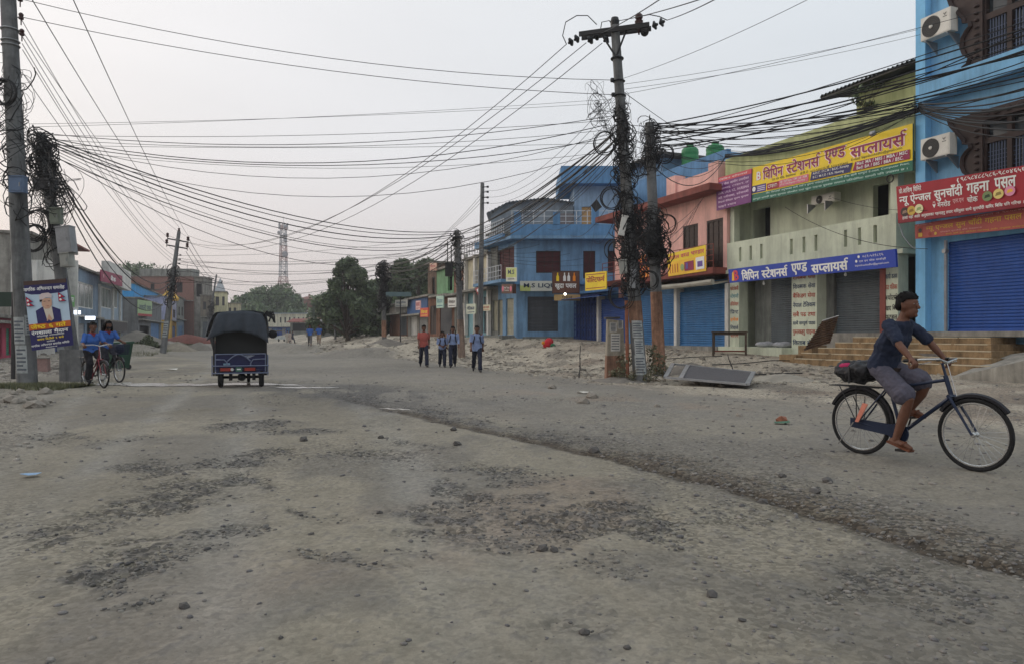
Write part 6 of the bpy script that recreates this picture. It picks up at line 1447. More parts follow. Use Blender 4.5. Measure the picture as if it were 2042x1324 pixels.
for i in range(3): w_(P(962, 380+12*i, 45), P(1225, 190+20*i, 21.5), .9, .008, 'wire from tall slim pole rising to the crossarm pole', 'wires from the tall slim pole')
for i in range(3): w_(P(962, 385+8*i, 45), FPt+Vector((.2,0,.3*i)), 1.0, .010, 'wire from tall slim pole to the far clump pole', 'wires from the tall slim pole')
# dark kite caught in the wires by the blue corner house
c = P(1189, 411, 40); root = thing('kite', 'black diamond shaped kite caught in the wires by the blue stair room', 'kite', c)
MB().slab([c+Vector((-.30,0,.02)), c+Vector((-.04,0,-.36)), c+Vector((.32,.02,-.06)), c+Vector((.02,0,.36))], (0,.015,0)).build('sail', C_['black_plastic'], root)
m = MB(); m.tube([c+Vector((-.04,-.01,-.36)), c+Vector((.02,-.01,.36))], .01, 4); m.tube([c+Vector((.1,0,.0)), P(1176, 520, 40)], .006, 4); m.build('frame_stick', C_['dark_tin'], root)
# floodlight on the yellow sign
c = F.pt(1738, 268, .75); root = thing('sign_lamp', 'small spotlight sticking out over the yellow signboard', 'lamp', c)
d = (F.pt(1738,268,.3)-c).normalized(); MB().tube([c, c+d*.5], .03, 6).build('arm', C_['galvanised'], root); MB().lathe([(.03,-.02),(.09,.0),(.09,.16),(.05,.2)], c, 10, 0, F.T.to_3x3() @ Vector((.9,-.3,-.1))).build('lamp_head', C_['galvanised'], root)
c = F.pt(1775, 357, .3); tag(MB().torus(c, .13, .022, F.T.to_3x3() @ Vector((0,1,0)), 20, 6).build('cable_ring', CBL), 'ring of black cable under the right end of the yellow signboard', 'cable coil')
# ------------------------------------------------------------------ poster
s = Sign(P(47, 562, 18.15), P(132, 556, 18.15), P(146, 688, 18.15), P(64, 699, 18.15), .02)
s.rect(0, 0, 1, 1, NAV)
s.poly([(0,.37),(1,.37),(1,.83),(.85,.80),(.5,.79),(.15,.80),(0,.83)], T_('poster_sky', (178,198,214)))
s.rect(0, .285, 1, .375, T_('banner_red', (0,0,0))); s.rect(0, .94, 1, 1, T_('poster_edge', (70,50,44)))
# man in pale cap and navy coat with joined palms
s.poly([(.22,.37),(.21,.56),(.38,.61),(.62,.60),(.79,.55),(.80,.37)], NAV)
s.poly([(.40,.60),(.46,.40),(.50,.37),(.62,.42),(.60,.60)], T_('shirt_cream', (206,196,180)))
s.poly([(.38,.70),(.37,.63),(.44,.575),(.54,.575),(.61,.62),(.62,.70),(.58,.73),(.42,.73)], T_('poster_skin', (196,156,132)))
s.poly([(.335,.71),(.34,.78),(.40,.805),(.56,.81),(.63,.78),(.63,.73),(.5,.745),(.42,.72)], T_('cap_pale', (206,190,188))); s.poly([(.335,.68),(.335,.715),(.40,.715),(.39,.69)], BLK)
s.poly([(.45,.40),(.52,.50),(.58,.43),(.57,.39)], T_('poster_skin', (0,0,0))); s.poly([(.44,.36),(.50,.42),(.56,.39),(.62,.37)], NAV)
s.rect(.43,.682,.48,.69,BLK); s.rect(.54,.682,.585,.69,BLK); s.poly([(.47,.618),(.56,.618),(.53,.607)], T_('lip', (150,80,74)))
for x0, y0 in ((.03,.63),(.80,.66)):
    s.poly([(x0,y0),(x0+.19,y0),(x0+.07,y0+.055),(x0+.17,y0+.06),(x0,y0+.15)], NAV)
    s.poly([(x0+.008,y0+.006),(x0+.165,y0+.006),(x0+.045,y0+.062),(x0+.145,y0+.064),(x0+.008,y0+.138)], T_('flag_red', (176,28,52)))
    s.disc(x0+.05, y0+.03, .017, WHT, 10); s.disc(x0+.045, y0+.085, .015, WHT, 10)
band_text(s, 'नागरिक अभिनन्दन समारोह', .02, .98, .875, .07, WHT, .03)
band_text(s, 'जेष्ठ ६ गते', .08, .92, .33, .08, YEL, .03); band_text(s, 'रंगशाला मैदान', .08, .96, .245, .065, WHT, .035)
band_text(s, 'कोहलपुर नगरपालिका', .2, .86, .19, .035, WHT, .02); band_text(s, 'समय दिउँसो १ बजे', .2, .84, .145, .04, YEL, .02); band_text(s, 'आयोजक', .42, .62, .105, .025, WHT, .02); band_text(s, 'नागरिक अभिनन्दन समारोह समिति', .04, .96, .06, .04, WHT, .02); band_text(s, 'नेपालगन्ज', .38, .66, .02, .02, WHT)
s.done('poster', 'tilted navy and pale blue poster of a capped man between the left poles', 'poster', NAV)

# ------------------------------------------------------------------ electric tricycle taxi seen from behind
def rickshaw():
    ox, oy = P(480, 772, 18.1).x, 18.1; z0 = gg(ox, oy)
    T = Matrix.Translation((ox, oy, z0)) @ Matrix.Rotation(R(19.5), 4, 'Z')
    root = thing('tricycle_taxi', 'electric tricycle taxi with dark canvas hood seen from behind', 'tricycle taxi', (ox, oy, z0))
    NB = M('canvas_dark', (60,66,74), .85, .25, 4, .1, .25, bscale=25); BL = M('body_navy', (32,36,78), .45, .15, 3, .1); BK = C_['black_plastic']; ST = M('rail_dull', (104,112,134), .5, .2, 6, 0, 0, .2)
    prof = [(-.82,1.26),(-.79,1.38),(-.74,1.58),(-.66,1.78),(-.57,1.865),(-.3,1.895),(0,1.905),(.3,1.90),(.55,1.86),(.62,1.78),(.655,1.6),(.665,1.4),(.66,1.24)]
    ys = [.0, .06, .6, 1.2, 1.7, 1.95]; sc = [.985, 1.0, 1.005, 1.0, .99, .93]
    vs, fs = [], []; n = len(prof)
    def grid(rows):
        V = [p for r_ in rows for p in r_]; k = len(rows[0]); return V, [(i*k+j, i*k+j+1, (i+1)*k+j+1, (i+1)*k+j) for i in range(len(rows)-1) for j in range(k-1)]
    rows = []
    for y, q in zip(ys, sc): rows.append([(x*q, y, z - .02*(1-q)*30*(y > 1) + .012*math.sin(5*x+9*y)) for x, z in prof])
    V, Fc = grid(rows); mb = MB(T); mb.add(V, Fc)
    # rear flap: hangs from the roof edge to an arched hem, with folds
    rows = []
    m_ = 25
    for i in range(9):
        t_ = i/8; row = []
        for j in range(m_):
            xx = -1+2*j/(m_-1); top = np.interp(xx, [-1,-.85,-.5,0,.5,.85,1], [1.60,1.83,1.885,1.90,1.885,1.83,1.62]); wtop = .66; hem = 1.385 - .22*abs(xx)**2.2 - .05*(xx+.3)*(xx > 0)
            wl = (.64+.15*t_**1.3) if xx < 0 else (.60+.05*t_)
            fold = .03*t_*math.sin(xx*11+1) + .02*t_*math.sin(xx*23)
            row.append((xx*wl, -.015 - .10*math.sin(t_*1.9) + fold, top + (hem-top)*t_))
        rows.append(row)
    V, Fc = grid(rows); mb.add(V, [f[::-1] for f in Fc])
    o = mb.build('canvas_hood', NB, root, smooth=True, ang=70)
    md = o.modifiers.new('thick', 'SOLIDIFY'); md.thickness = .012; md.offset = -1
    m = MB(T); m.box(-.64,-.60,.03,.07,.3,1.8); m.box(.58,.62,.03,.07,.3,1.8); m.box(-.64,-.60,1.75,1.8,.3,1.8); m.box(.58,.62,1.75,1.8,.3,1.8); m.build('roof_frame', BK, root)
    m = MB(T); m.box(-.60,.585,.30,.36,.70,1.62); m.hexa([(-.61,.06,.82),(-.60,.06,.82),(-.60,1.7,.82),(-.61,1.7,.82),(-.77,.03,1.40),(-.76,.03,1.40),(-.76,1.7,1.40),(-.77,1.7,1.40)]); m.box(.588,.60,.06,1.7,.82,1.4); m.box(-.56,.56,.361,.42,.55,1.42); m.box(-.56,.56,.421,.9,.55,.75); m.build('seat', M('seat_black', (38,40,40), .6, .2, 5), root)
    m = MB(T); m.box(-.57,.57,.02,1.9,.37,.45); m.box(-.58,-.54,.08,.9,.451,.84); m.box(.54,.58,.08,.9,.451,.84); m.box(-.15,.15,1.9,2.3,.4,1.1); m.build('body', BL, root)
    m = MB(T); m.box(-.565,.565,.03,.075,.455,.82); m.build('tail_panel', BL, root)
    m = MB(T); m.poly = None
    m.add([(.16,.024,.72),(.34,.024,.80),(.22,.024,.80),(.12,.024,.755)], [(0,1,2,3)]); m.add([(.10,.024,.765),(.30,.024,.812),(.08,.024,.80)], [(0,1,2)]); m.build('torn_sticker', M('sticker_pale', (140,146,160), .5, .1), root)
    m = MB(T); m.tube([(-.40,.022,.58),(-.33,.02,.585),(-.25,.02,.585)], .03, 6); m.build('maker_badge', M('badge_pale', (120,150,170), .4, .2), root)
    m = MB(T); rr = .016
    for z in (.545, .365): m.tube([(-.66,-.02,z),(-.60,-.06,z),(.60,-.06,z),(.66,-.02,z)], rr, 6)
    m.tube([(-.585,-.01,.84),(-.585,-.03,.40)], rr, 6); m.tube([(.585,-.01,.84),(.585,-.03,.40)], rr, 6); m.tube([(-.585,-.02,.70),(-.38,-.03,.695),(-.31,-.03,.62),(-.31,-.04,.55)], rr, 6)
    m.tube([(.585,-.02,.71),(.29,-.03,.70),(.24,-.03,.62),(.23,-.04,.55)], rr, 6); arc = [(-.31+.54*i/12, -.03, .66+.165*math.sin(math.pi*i/12)) for i in range(13)]; m.tube(arc, rr, 6); m.tube([(-.585,-.01,.83),(.585,-.01,.835)], rr, 6)
    for x in (-.66, .64): 
        for z in (.36,.55,.74): m.tube([(x,-.02,z),(x,1.0,z)], .013, 5)
        m.tube([(x,-.02,.3),(x,-.02,.8)], .014, 5); m.tube([(x,.9,.3),(x,.9,.8)], .014, 5)
    m.build('guard_rail', ST, root, smooth=True)
    LR = M('lamp_red', (150,52,44), .3, .1, 4); LO = M('lamp_amber', (206,110,60), .3, .1, 4)
    for x0, x1, mm in ((-.50,-.18,LR),(.06,.36,LR)):
        l_ = MB(T).box(x0, x1, -.02, .02, .405, .505).build('tail_light', M('lamp_housing', (40,20,20), .5), root)
        MB(T).box(x0+.03, x1-.02, -.027, -.0205, .42, .495).build('lens', mm, l_)
    MB(T).lathe([(.04,0),(.035,.02),(0,.024)], (-.20,-.03,.455), 10, 0, T.to_3x3() @ Vector((0,-1,0))).build('reflector', M('reflector_white', (200,200,196), .3), root)
    pl = MB(T).box(-.115,.03,-.03,.0,.40,.515).build('number_plate', M('plate_green', (64,108,92), .5, .2, 8), root)
    MB(T).add([(-.09,-.033,.445),(.0,-.033,.445),(.0,-.033,.475),(-.09,-.033,.475)], [(0,1,2,3)]).build('plate_print', WHT, pl)
    def wheel(x, y, r_, w):
        t_ = MB(T).torus((x, y, r_), r_-w*.5, w*.5, (1,0,0), 28, 10).build('wheel', M('tyre', (26,26,27), .9, .15, 10), root, smooth=True)
        MB(T).lathe([(r_*.62,-.03),(r_*.66,0),(r_*.62,.03),(.05,.05),(0,.05)], (x, y, r_), 20, 0, (1,0,0)).build('rim', C_['galvanised'], t_)
    wheel(-.47, .22, .26, .13); wheel(.49, .22, .26, .13); wheel(.17, 2.15, .24, .095)
    m = MB(T); m.tube([(-.46,.32,.25),(.49,.32,.25)], .035, 8); m.ball((.02,.32,.25), (.11,.1,.1)); m.box(-.28,-.2,.25,.4,.17,.36); m.box(.27,.35,.25,.4,.17,.36); m.tube([(.17,2.15,.24),(.16,2.02,.7),(.14,1.95,1.0)], .035, 6); m.build('axle', BK, root)
    for x in (-.50,.50): MB(T).box(x-.09, x+.09, .03, .05, .30, .365).build('mud_flap', BK, root)
    m = MB(T); m.box(-.55,.55,.5,1.8,.33,.369); m.build('chassis', BK, root)
    m = MB(T); m.lathe([(0,0),(.10,.01),(.12,.05),(.10,.09),(0,.1)], (.80,1.6,1.33), 14, 0, (0,1,0)); m.tube([(.80,1.65,1.33),(.62,1.78,1.25)], .014, 5); m.build('wing_mirror', BK, root, smooth=True)
    m = MB(T)
    for i in range(14):
        a = Vector((.66+.02*i*(i % 2), .3, 1.72)); m.tube([(.55,.25,1.80),(.66+rng.uniform(-.06,.14),.22,1.86+rng.uniform(-.06,.05)),(.74+rng.uniform(-.1,.1),.2,1.70+rng.uniform(-.1,.12))], .022, 5)
    m.build('cloth_tie', BK, root)
rickshaw()

# ------------------------------------------------------------------ bicycles (built at the origin: x forward, y left, z up)
TY = M('tyre', (0,0,0)); CHR = M('chrome', (186,186,184), .25, .1, 5, 0, 0, .8)
def bicycle(label, loc, heading, framecol, wb=1.12, Rw=.345, basket=None, ladies=False, guard=None, steer=0., carrier=True):
    root = thing('bicycle', label, 'bicycle', (0,0,0), 'bicycles being ridden')
    FM = M('frame_%d_%d_%d' % framecol, framecol, .35, .1, 4, 0, 0, .2)
    def wheel(x):
        w = MB().torus((x,0,Rw), Rw-.021, .021, (0,1,0), 44, 8).build('wheel', TY, root, smooth=True)
        m = MB(); m.torus((x,0,Rw), Rw-.05, .012, (0,1,0), 44, 6); m.build('rim', CHR, w, smooth=True)
        m = MB(); 
        for k in range(32):
            a = 2*math.pi*k/32; b = a + (.5 if k % 2 else -.5); y = .025 if k % 4 < 2 else -.025
            m.tube([(x+.03*math.cos(b), y, Rw+.03*math.sin(b)), (x+(Rw-.055)*math.cos(a), 0, Rw+(Rw-.055)*math.sin(a))], .0016, 3, caps=False)
        m.lathe([(.0,-.05),(.02,-.05),(.028,-.03),(.02,0),(.028,.03),(.02,.05),(0,.05)], (x,0,Rw), 10, 0, (0,1,0)); m.build('spokes', CHR, w)
    wheel(0); wheel(wb)
    BBx, BBz = .44*wb/1.12, .285; st = Vector((BBx-.145, 0, .80)); hd0, hd1 = Vector((wb-.215,0,.70)), Vector((wb-.275,0,.90)); fr = Vector((wb,0,Rw)); bb = Vector((BBx,0,BBz)); rh = Vector((0,0,Rw))
    m = MB(); m.tube([bb, st], .017, 8); m.tube([hd0, hd1], .022, 8)
    if ladies: m.tube([hd1-(hd1-hd0)*.3, Vector((BBx+.1,0,.52)), bb.lerp(st,.35)], .016, 8); m.tube([hd0, bb], .018, 8)
    else: m.tube([hd1-(hd1-hd0)*.2, st-Vector((0,0,.06))], .017, 8); m.tube([hd0, bb], .020, 8)
    for y in (-1, 1): m.tube([rh+Vector((0,.055*y,0)), bb+Vector((0,.03*y,0))], .010, 6); m.tube([rh+Vector((0,.055*y,0)), st+Vector((0,.02*y,-.05))], .009, 6)
    m.build('frame', FM, root, smooth=True)
    m = MB()
    for y in (-1, 1): m.tube([hd0+Vector((.0,.05*y,-.0)), Vector((wb-.10,.055*y,.52)), fr+Vector((0,.055*y,0))], [.016,.013,.011], 8)
    m.tube([hd0+Vector((0,-.06,0)), hd0+Vector((0,.06,0))], .022, 6); m.tube([hd0, hd1+Vector((-.03,0,.12))], .013, 6); m.build('fork', FM, root, smooth=True)
    hb = hd1 + Vector((-.035,0,.13)); m = MB()
    m.tube([hb+Vector((-.19,-.29,.015)), hb+Vector((-.05,-.27,.03)), hb+Vector((.06,-.15,.035)), hb+Vector((.05,0,0)), hb+Vector((.06,.15,.035)), hb+Vector((-.05,.27,.03)), hb+Vector((-.19,.29,.015))], .011, 8)
    for y in (-1, 1): m.tube([hb+Vector((.02,.22*y,.01)), hb+Vector((-.08,.245*y,-.02)), hb+Vector((-.16,.26*y,-.02))], .006, 5)
    m.tube([hb+Vector((.05,0,0)), hd0+Vector((.05,0,.0))], .005, 5); m.build('handlebar', CHR, root, smooth=True)
    m = MB()
    for y in (-1, 1): m.tube([hb+Vector((-.21,.292*y,.014)), hb+Vector((-.08,.277*y,.028))], .017, 8)
    m.build('grip', C_['black_plastic'], root)
    m = MB(); sp = st+Vector((-.03,0,.12)); m.tube([st, sp], .013, 6); m.hexa([sp+Vector(p) for p in ((-.13,-.10,.0),(.15,-.025,.0),(.15,.025,.0),(-.13,.10,.0),(-.14,-.11,.06),(.16,-.02,.035),(.16,.02,.035),(-.14,.11,.06))]); m.build('saddle', M('saddle_brown', (46,34,30), .5), root)
    for x, a0, a1 in ((0, -1.9, 1.1), (wb, -.9, 1.0)):
        MB().torus((x,0,Rw), Rw+.022, .026, (0,1,0), 26, 6, 0, -a1, -a0).build('mudguard', guard or M('mudguard_dark', (38,38,46), .35, .1, 4, 0, 0, .3), root, smooth=True)
    m = MB(); m.hexa([(-.09,-.05,Rw-.055),(BBx+.05,-.06,BBz-.05),(BBx+.05,-.045,BBz-.05),(-.09,-.035,Rw-.055),(-.09,-.05,Rw+.045),(BBx+.08,-.06,BBz+.075),(BBx+.08,-.045,BBz+.075),(-.09,-.035,Rw+.045)]); m.lathe([(0,-.008),(.105,-.008),(.105,.008),(0,.008)], (BBx,-.052,BBz), 24, 0, (0,1,0)); m.build('chain_guard', FM, root)
    m = MB(); m.tube([bb+Vector((0,-.07,0)), bb+Vector((0,.07,0))], .022, 8)
    for y, sg in ((-.085, -1), (.085, 1)): e = bb+Vector((.05,y,.165*sg)); m.tube([bb+Vector((0,y,0)), e], .009, 6); m.hexa([e+Vector(p) for p in ((-.045,-.045+ .0,-.012),(.045,-.045,-.012),(.045,.045,-.012),(-.045,.045,-.012),(-.045,-.045,.012),(.045,-.045,.012),(.045,.045,.012),(-.045,.045,.012))])
    m.build('crank', C_['black_plastic'], root)
    if carrier:
        m = MB(); zc_ = .74
        for y in (-.07, 0, .07): m.tube([(-.33,y,zc_),(BBx-.2,y,zc_)], .006, 5)
        for x in (-.33,-.15,.05): m.tube([(x,-.08,zc_),(x,.08,zc_)], .006, 5)
        for y in (-.08,.08): m.tube([(-.2,y,zc_),(0,.07*np.sign(y),Rw)], .006, 5); m.tube([(.0,y,zc_),(0,.07*np.sign(y),Rw)], .006, 5)
        m.build('carrier', C_['black_plastic'], root)
    m = MB(); m.tube([(-.03,-.08,Rw),(-.20,-.10,.10)], .007, 5) ; m.build('stand', CHR, root)
    if basket:
        m = MB(); x0, x1 = wb-.13, wb+.20
        for k in range(7):
            z = .78+.045*k; e = .02*k/6
            m.tube([(x0,-.16-e,z),(x1+e,-.16-e,z),(x1+e,.16+e,z),(x0,.16+e,z),(x0,-.16-e,z)], .006, 4)
        for k in range(9):
            y = -.16+.32*k/8; m.tube([(x1,y,.78),(x1+.02,y*1.12,1.05)], .005, 4); m.tube([(x0,y,.78),(x0,y*1.12,1.05)], .005, 4)
        for k in range(7): x = x0+(x1-x0)*k/6; m.tube([(x,-.16,.78),(x,-.18,1.05)], .005, 4); m.tube([(x,.16,.78),(x,.18,1.05)], .005, 4)
        m.build('basket', basket, root)
    root.location = loc; root.rotation_euler[2] = heading
    return root

# ------------------------------------------------------------------ people
def voxel(mb, name, mat, parent, vox, smooth=3, fold=0.):
    """union of the collected capsules as one continuous skin"""
    o = mb.build(name + '_raw', mat); md = o.modifiers.new('r', 'REMESH'); md.mode = 'VOXEL'; md.voxel_size = vox
    if fold:
        for sc_t, k_ in ((.11, 1.), (.045, .5)):
            tx_ = bpy.data.textures.new('fold', 'CLOUDS'); tx_.noise_scale = sc_t; dm_ = o.modifiers.new('d', 'DISPLACE'); dm_.texture = tx_; dm_.strength = fold*k_; dm_.mid_level = .5
    ms = o.modifiers.new('s', 'SMOOTH'); ms.factor = .5; ms.iterations = smooth
    bpy.context.view_layer.update()
    me = bpy.data.meshes.new_from_object(o.evaluated_get(bpy.context.evaluated_depsgraph_get())); old = o.data
    bpy.data.objects.remove(o); bpy.data.meshes.remove(old)
    me.name = name; me.shade_smooth(); 
    if not len(me.materials): me.materials.append(mat)
    n = bpy.data.objects.new(name, me); COL.objects.link(n)
    if parent is not None: n.parent = parent
    return n
def cap_(mb, pts, rs, n=12, sq=None):
    """tapered limb with rounded ends; sq=(sx, sy) flattens it"""
    pts = [Vector(p) for p in pts]
    vs0 = len(mb.v)
    P0, Rr = [], []
    d0 = (pts[0]-pts[1]).normalized(); d1 = (pts[-1]-pts[-2]).normalized()
    for a in (80, 55, 28): P0.append(pts[0]+d0*rs[0]*math.sin(R(a))); Rr.append(rs[0]*math.cos(R(a)))
    P0 += pts; Rr += list(rs)
    for a in (28, 55, 80): P0.append(pts[-1]+d1*rs[-1]*math.sin(R(a))); Rr.append(rs[-1]*math.cos(R(a)))
    mb.tube(P0, Rr, n)
def slabtube(mb, secs, n=14):
    """stack of ellipses (center, rx, ry) closed at both ends"""
    vs, fs = [], []
    for c, rx, ry in secs:
        c = Vector(c)
        for j in range(n): w = 2*math.pi*j/n; vs.append(c+Vector((ry*math.cos(w), rx*math.sin(w), 0)))
    k = len(secs)
    for i in range(k-1):
        for j in range(n): fs.append((i*n+j, i*n+(j+1) % n, (i+1)*n+(j+1) % n, (i+1)*n+j))
    fs += [tuple(range(n-1,-1,-1)), tuple((k-1)*n+j for j in range(n))]
    mb.add(vs, fs)
def hand(mb, wrist, elbow, curl, side, s=1., grip=None, r=.0085):
    w, e = Vector(wrist), Vector(elbow); f = (w-e).normalized(); lat = Vector((0,1,0)) if grip is None else Vector(grip).normalized()
    lat = (lat - f*lat.dot(f)).normalized(); nrm = f.cross(lat)*(1 if side > 0 else -1)
    if nrm.z > 0 and grip is not None: nrm = -nrm
    pc = w + f*.05*s
    cap_(mb, [w, w+f*.03*s, w+f*.085*s], [.024*s, .03*s, .03*s], 8)
    for k in range(4):
        b = w + f*.085*s + lat*(.020*(k-1.5))*1.25*s; L = (.062,.075,.07,.055)[k]*s; a = curl; p = [b]; d = f
        for sgm in (.42,.33,.25):
            d = (d*math.cos(a) + nrm*math.sin(a)).normalized(); nn = (nrm*math.cos(a) - f*math.sin(a)); p.append(p[-1]+d*L*sgm*1.15)
            f2 = d; nrm2 = (nrm - d*nrm.dot(d)); 
            if nrm2.length > .05: pass
        # bend progressively in the f / nrm plane
        p = [b]; ang = 0
        for sgm in (.42,.33,.25):
            ang += curl; p.append(p[-1] + (f*math.cos(ang)+nrm*math.sin(ang))*L*sgm*1.2)
        cap_(mb, p, [r*1.05*s, r*s, r*.95*s, r*.8*s], 7)
    tb_ = w + f*.03*s - lat*.028*s; th = [tb_, tb_ + (f*.55-lat*.45+nrm*.4).normalized()*.035*s, tb_ + (f*.75-lat*.15+nrm*.75).normalized()*.062*s]
    cap_(mb, th, [r*1.25*s, r*1.1*s, r*.9*s], 7)
SK = M('skin_brown', (98,64,48), .55, .15, 14, 0, .15); HAIR = M('hair_black', (17,15,15), .85, .2, 30, bump=.6, bscale=120, spec=.15)
def person(label, J, outfit, loc=(0,0,0), heading=0., vox=.012, hs=1., group=None, hands=True, hair='short', face=0.):
    """J: joint positions, x forward, y left, z up (metres). outfit: list of (name, material, kind, extra)"""
    root = thing('person', label, 'person', (0,0,0), group)
    J = {k: Vector(v) for k, v in J.items()}
    hd = J['head']; nk = J['neck']; ch = J['chest']; pe = J['pelvis']
    b = MB()
    lean = (nk-pe); 
    slabtube(b, [(pe+Vector((0,0,-.09*hs)), .10*hs, .08*hs), (pe, .155*hs, .105*hs), (pe.lerp(ch,.4), .135*hs, .095*hs), (pe.lerp(ch,.8), .155*hs, .11*hs), (ch, .165*hs, .112*hs), (ch.lerp(nk,.55), .15*hs, .085*hs), (ch.lerp(nk,.85), .08*hs, .065*hs)])
    cap_(b, [ch.lerp(nk,.6), nk, nk.lerp(hd,.5)], [.062*hs, .055*hs, .052*hs])
    # head: skull, jaw, nose, brow, ears
    Rz = Matrix.Rotation(face, 3, 'Z')
    def hp(x, y, z): return hd + Rz @ Vector((x*hs, y*hs, z*hs))
    hb = MB(); hb.ball((0,0,0), (.098,.078,.108), 16, 12); b.add([hp(x, y, z+.012) for x, y, z in hb.v], hb.f)
    hb = MB(); hb.ball((0,0,0), (.068,.058,.07), 14, 10); b.add([hp(x+.028, y, z-.062) for x, y, z in hb.v], hb.f)
    cap_(b, [hp(.085,0,.02), hp(.112,0,-.026)], [.010*hs, .017*hs], 8)
    cap_(b, [hp(.082,-.03,.035), hp(.09,0,.036), hp(.082,.03,.035)], [.010*hs,.011*hs,.010*hs], 8)
    cap_(b, [hp(.088,-.018,-.062), hp(.096,0,-.063), hp(.088,.018,-.062)], [.008*hs,.010*hs,.008*hs], 8); cap_(b, [hp(.075,0,-.10), hp(.08,0,-.105)], [.022*hs,.02*hs], 8)
    for y in (-1, 1): cap_(b, [hp(-.005,.080*y,-.03), hp(-.012,.084*y,.018)], [.012*hs,.017*hs], 8)
    for s_, sg in (('r', -1), ('l', 1)):
        sh, el, wr = J['sh_'+s_], J['el_'+s_], J['wr_'+s_]
        cap_(b, [ch.lerp(sh,.55), sh, sh.lerp(el,.5), el, el.lerp(wr,.35), wr], [.06*hs,.056*hs,.046*hs,.038*hs,.038*hs,.026*hs])
        if hands: hand(b, wr, el, J.get('curl', Vector((.45,0,0))).x, sg, hs, J.get('grip'), .0085 if vox < .01 else .0105)
        hp_, kn, an, to = J['hip_'+s_], J['kn_'+s_], J['an_'+s_], J['toe_'+s_]
        cap_(b, [hp_, hp_.lerp(kn,.4), kn, kn.lerp(an,.35), an], [.088*hs,.078*hs,.056*hs,.054*hs,.036*hs])
        d = (to-an); d.z = 0; d = d.normalized() if d.length > 1e-4 else Vector((1,0,0)); fw = (to-an)
        cap_(b, [an-fw*.25+Vector((0,0,-.035)), an+Vector((0,0,-.03)), an.lerp(to,.6)+Vector((0,0,-.0)), to], [.034*hs,.036*hs,.033*hs,.022*hs], 10)
    voxel(b, 'body', SK, root, vox, 2)
    e = MB(); ei = MB()
    for y in (-.032,.032): e.ball(hp(.083,y,.012), (.009*hs,.012*hs,.006*hs), 8, 6); ei.ball(hp(.0895,y,.012), (.006*hs,.0065*hs,.0065*hs), 8, 6)
    eo = e.build('eye', M('eye_white', (140,130,122), .4), root, smooth=True); ei.build('iris', M('iris_dark', (28,18,14), .3), eo)
    # hair
    h = MB()
    hb = MB(); hb.ball((0,0,0), (.116,.098,.120), 16, 12)
    h.add([hp(x-.012+(-.0 if z > .0 else -.01), y, max(z, -.075 if x < -.01 else (-.03 if x < .03 else .038))+.020) for x, y, z in hb.v], hb.f)
    rr = random.Random(hash(label) % 1000)
    for k in range(26):
        a = rr.uniform(0, 6.28); zz = rr.uniform(.05,.115); q = (.106*math.sqrt(max(0,1-(zz/.12)**2)))
        cap_(h, [hp(-.014+q*math.cos(a)*.95, q*math.sin(a)*.82, zz+.018), hp(-.014+q*math.cos(a)*1.1, q*math.sin(a)*.95, zz+.03)], [.02*hs,.010*hs], 6)
    if hair == 'long':
        for k in range(7):
            y = -.09+.03*k; cap_(h, [hp(-.06,y*.8,.06), hp(-.105,y,-.05), hp(-.115,y*1.2,-.16), hp(-.10+.02*(k % 2),y*1.3,-.25)], [.03*hs,.035*hs,.03*hs,.014*hs], 8)
        for y in (-.085,.085): cap_(h, [hp(.02,y*.9,.05), hp(.0,y*1.1,-.05), hp(-.03,y*1.35,-.17)], [.022*hs,.026*hs,.014*hs], 8)
    if hair == 'braids':
        for y in (-.085,.085): cap_(h, [hp(-.04,y,.0), hp(-.02,y*1.25,-.08), hp(.03,y*1.35,-.19)], [.02*hs,.024*hs,.016*hs], 8)
    voxel(h, 'hair', HAIR, root, max(.008, vox*.8), 1)
    for name, mat, kind, x in outfit:
        c = MB()
        if kind == 'shirt':       # x = sleeve length 0..1, hem drop
            sl, hem, fat = x
            slabtube(c, [(pe+Vector((0,0,-hem)), .175*hs*fat, .128*hs*fat), (pe+Vector((0,0,.02)), .178*hs*fat, .128*hs*fat), (pe.lerp(ch,.4), .160*hs*fat, .118*hs*fat), (pe.lerp(ch,.8), .180*hs*fat, .132*hs*fat), (ch, .186*hs, .13*hs), (ch.lerp(nk,.5), .172*hs, .103*hs), (ch.lerp(nk,.82), .095*hs, .083*hs)])
            for s_ in 'rl':
                sh, el, wr = J['sh_'+s_], J['el_'+s_], J['wr_'+s_]
                if sl <= .5: end = sh.lerp(el, sl*2); cap_(c, [ch.lerp(sh,.6), sh+Vector((0,0,.004)), end], [.068*hs,.068*hs,.062*hs])
                else: end = el.lerp(wr, (sl-.5)*2); cap_(c, [ch.lerp(sh,.6), sh+Vector((0,0,.004)), el, end], [.072*hs,.072*hs,.056*hs,.046*hs])
        elif kind == 'legs':      # trousers or shorts: x = length 0..1
            ln, r1, r2 = x
            slabtube(c, [(pe+Vector((0,0,-.11*hs)), .13*hs, .11*hs), (pe+Vector((0,0,-.02)), .172*hs, .122*hs), (pe+Vector((0,0,.07*hs)), .158*hs, .116*hs)])
            for s_ in 'rl':
                hp_, kn, an = J['hip_'+s_], J['kn_'+s_], J['an_'+s_]
                if ln <= .5: cap_(c, [hp_, hp_.lerp(kn, ln*2*.5), hp_.lerp(kn, ln*2)], [.105*hs,.1*hs, r1*hs])
                else: cap_(c, [hp_, kn, kn.lerp(an, (ln-.5)*2)], [.104*hs, r1*hs, r2*hs])
        elif kind == 'skirt':
            slabtube(c, [(pe+Vector((0,0,-.42*hs)), .21*hs, .2*hs), (pe+Vector((0,0,-.1)), .19*hs, .15*hs), (pe+Vector((0,0,.08)), .15*hs, .12*hs)])
        elif kind == 'collar':
            c.torus(nk-Vector((0,0,.035*hs)), .072*hs, .022*hs, (nk-ch), 18, 6)
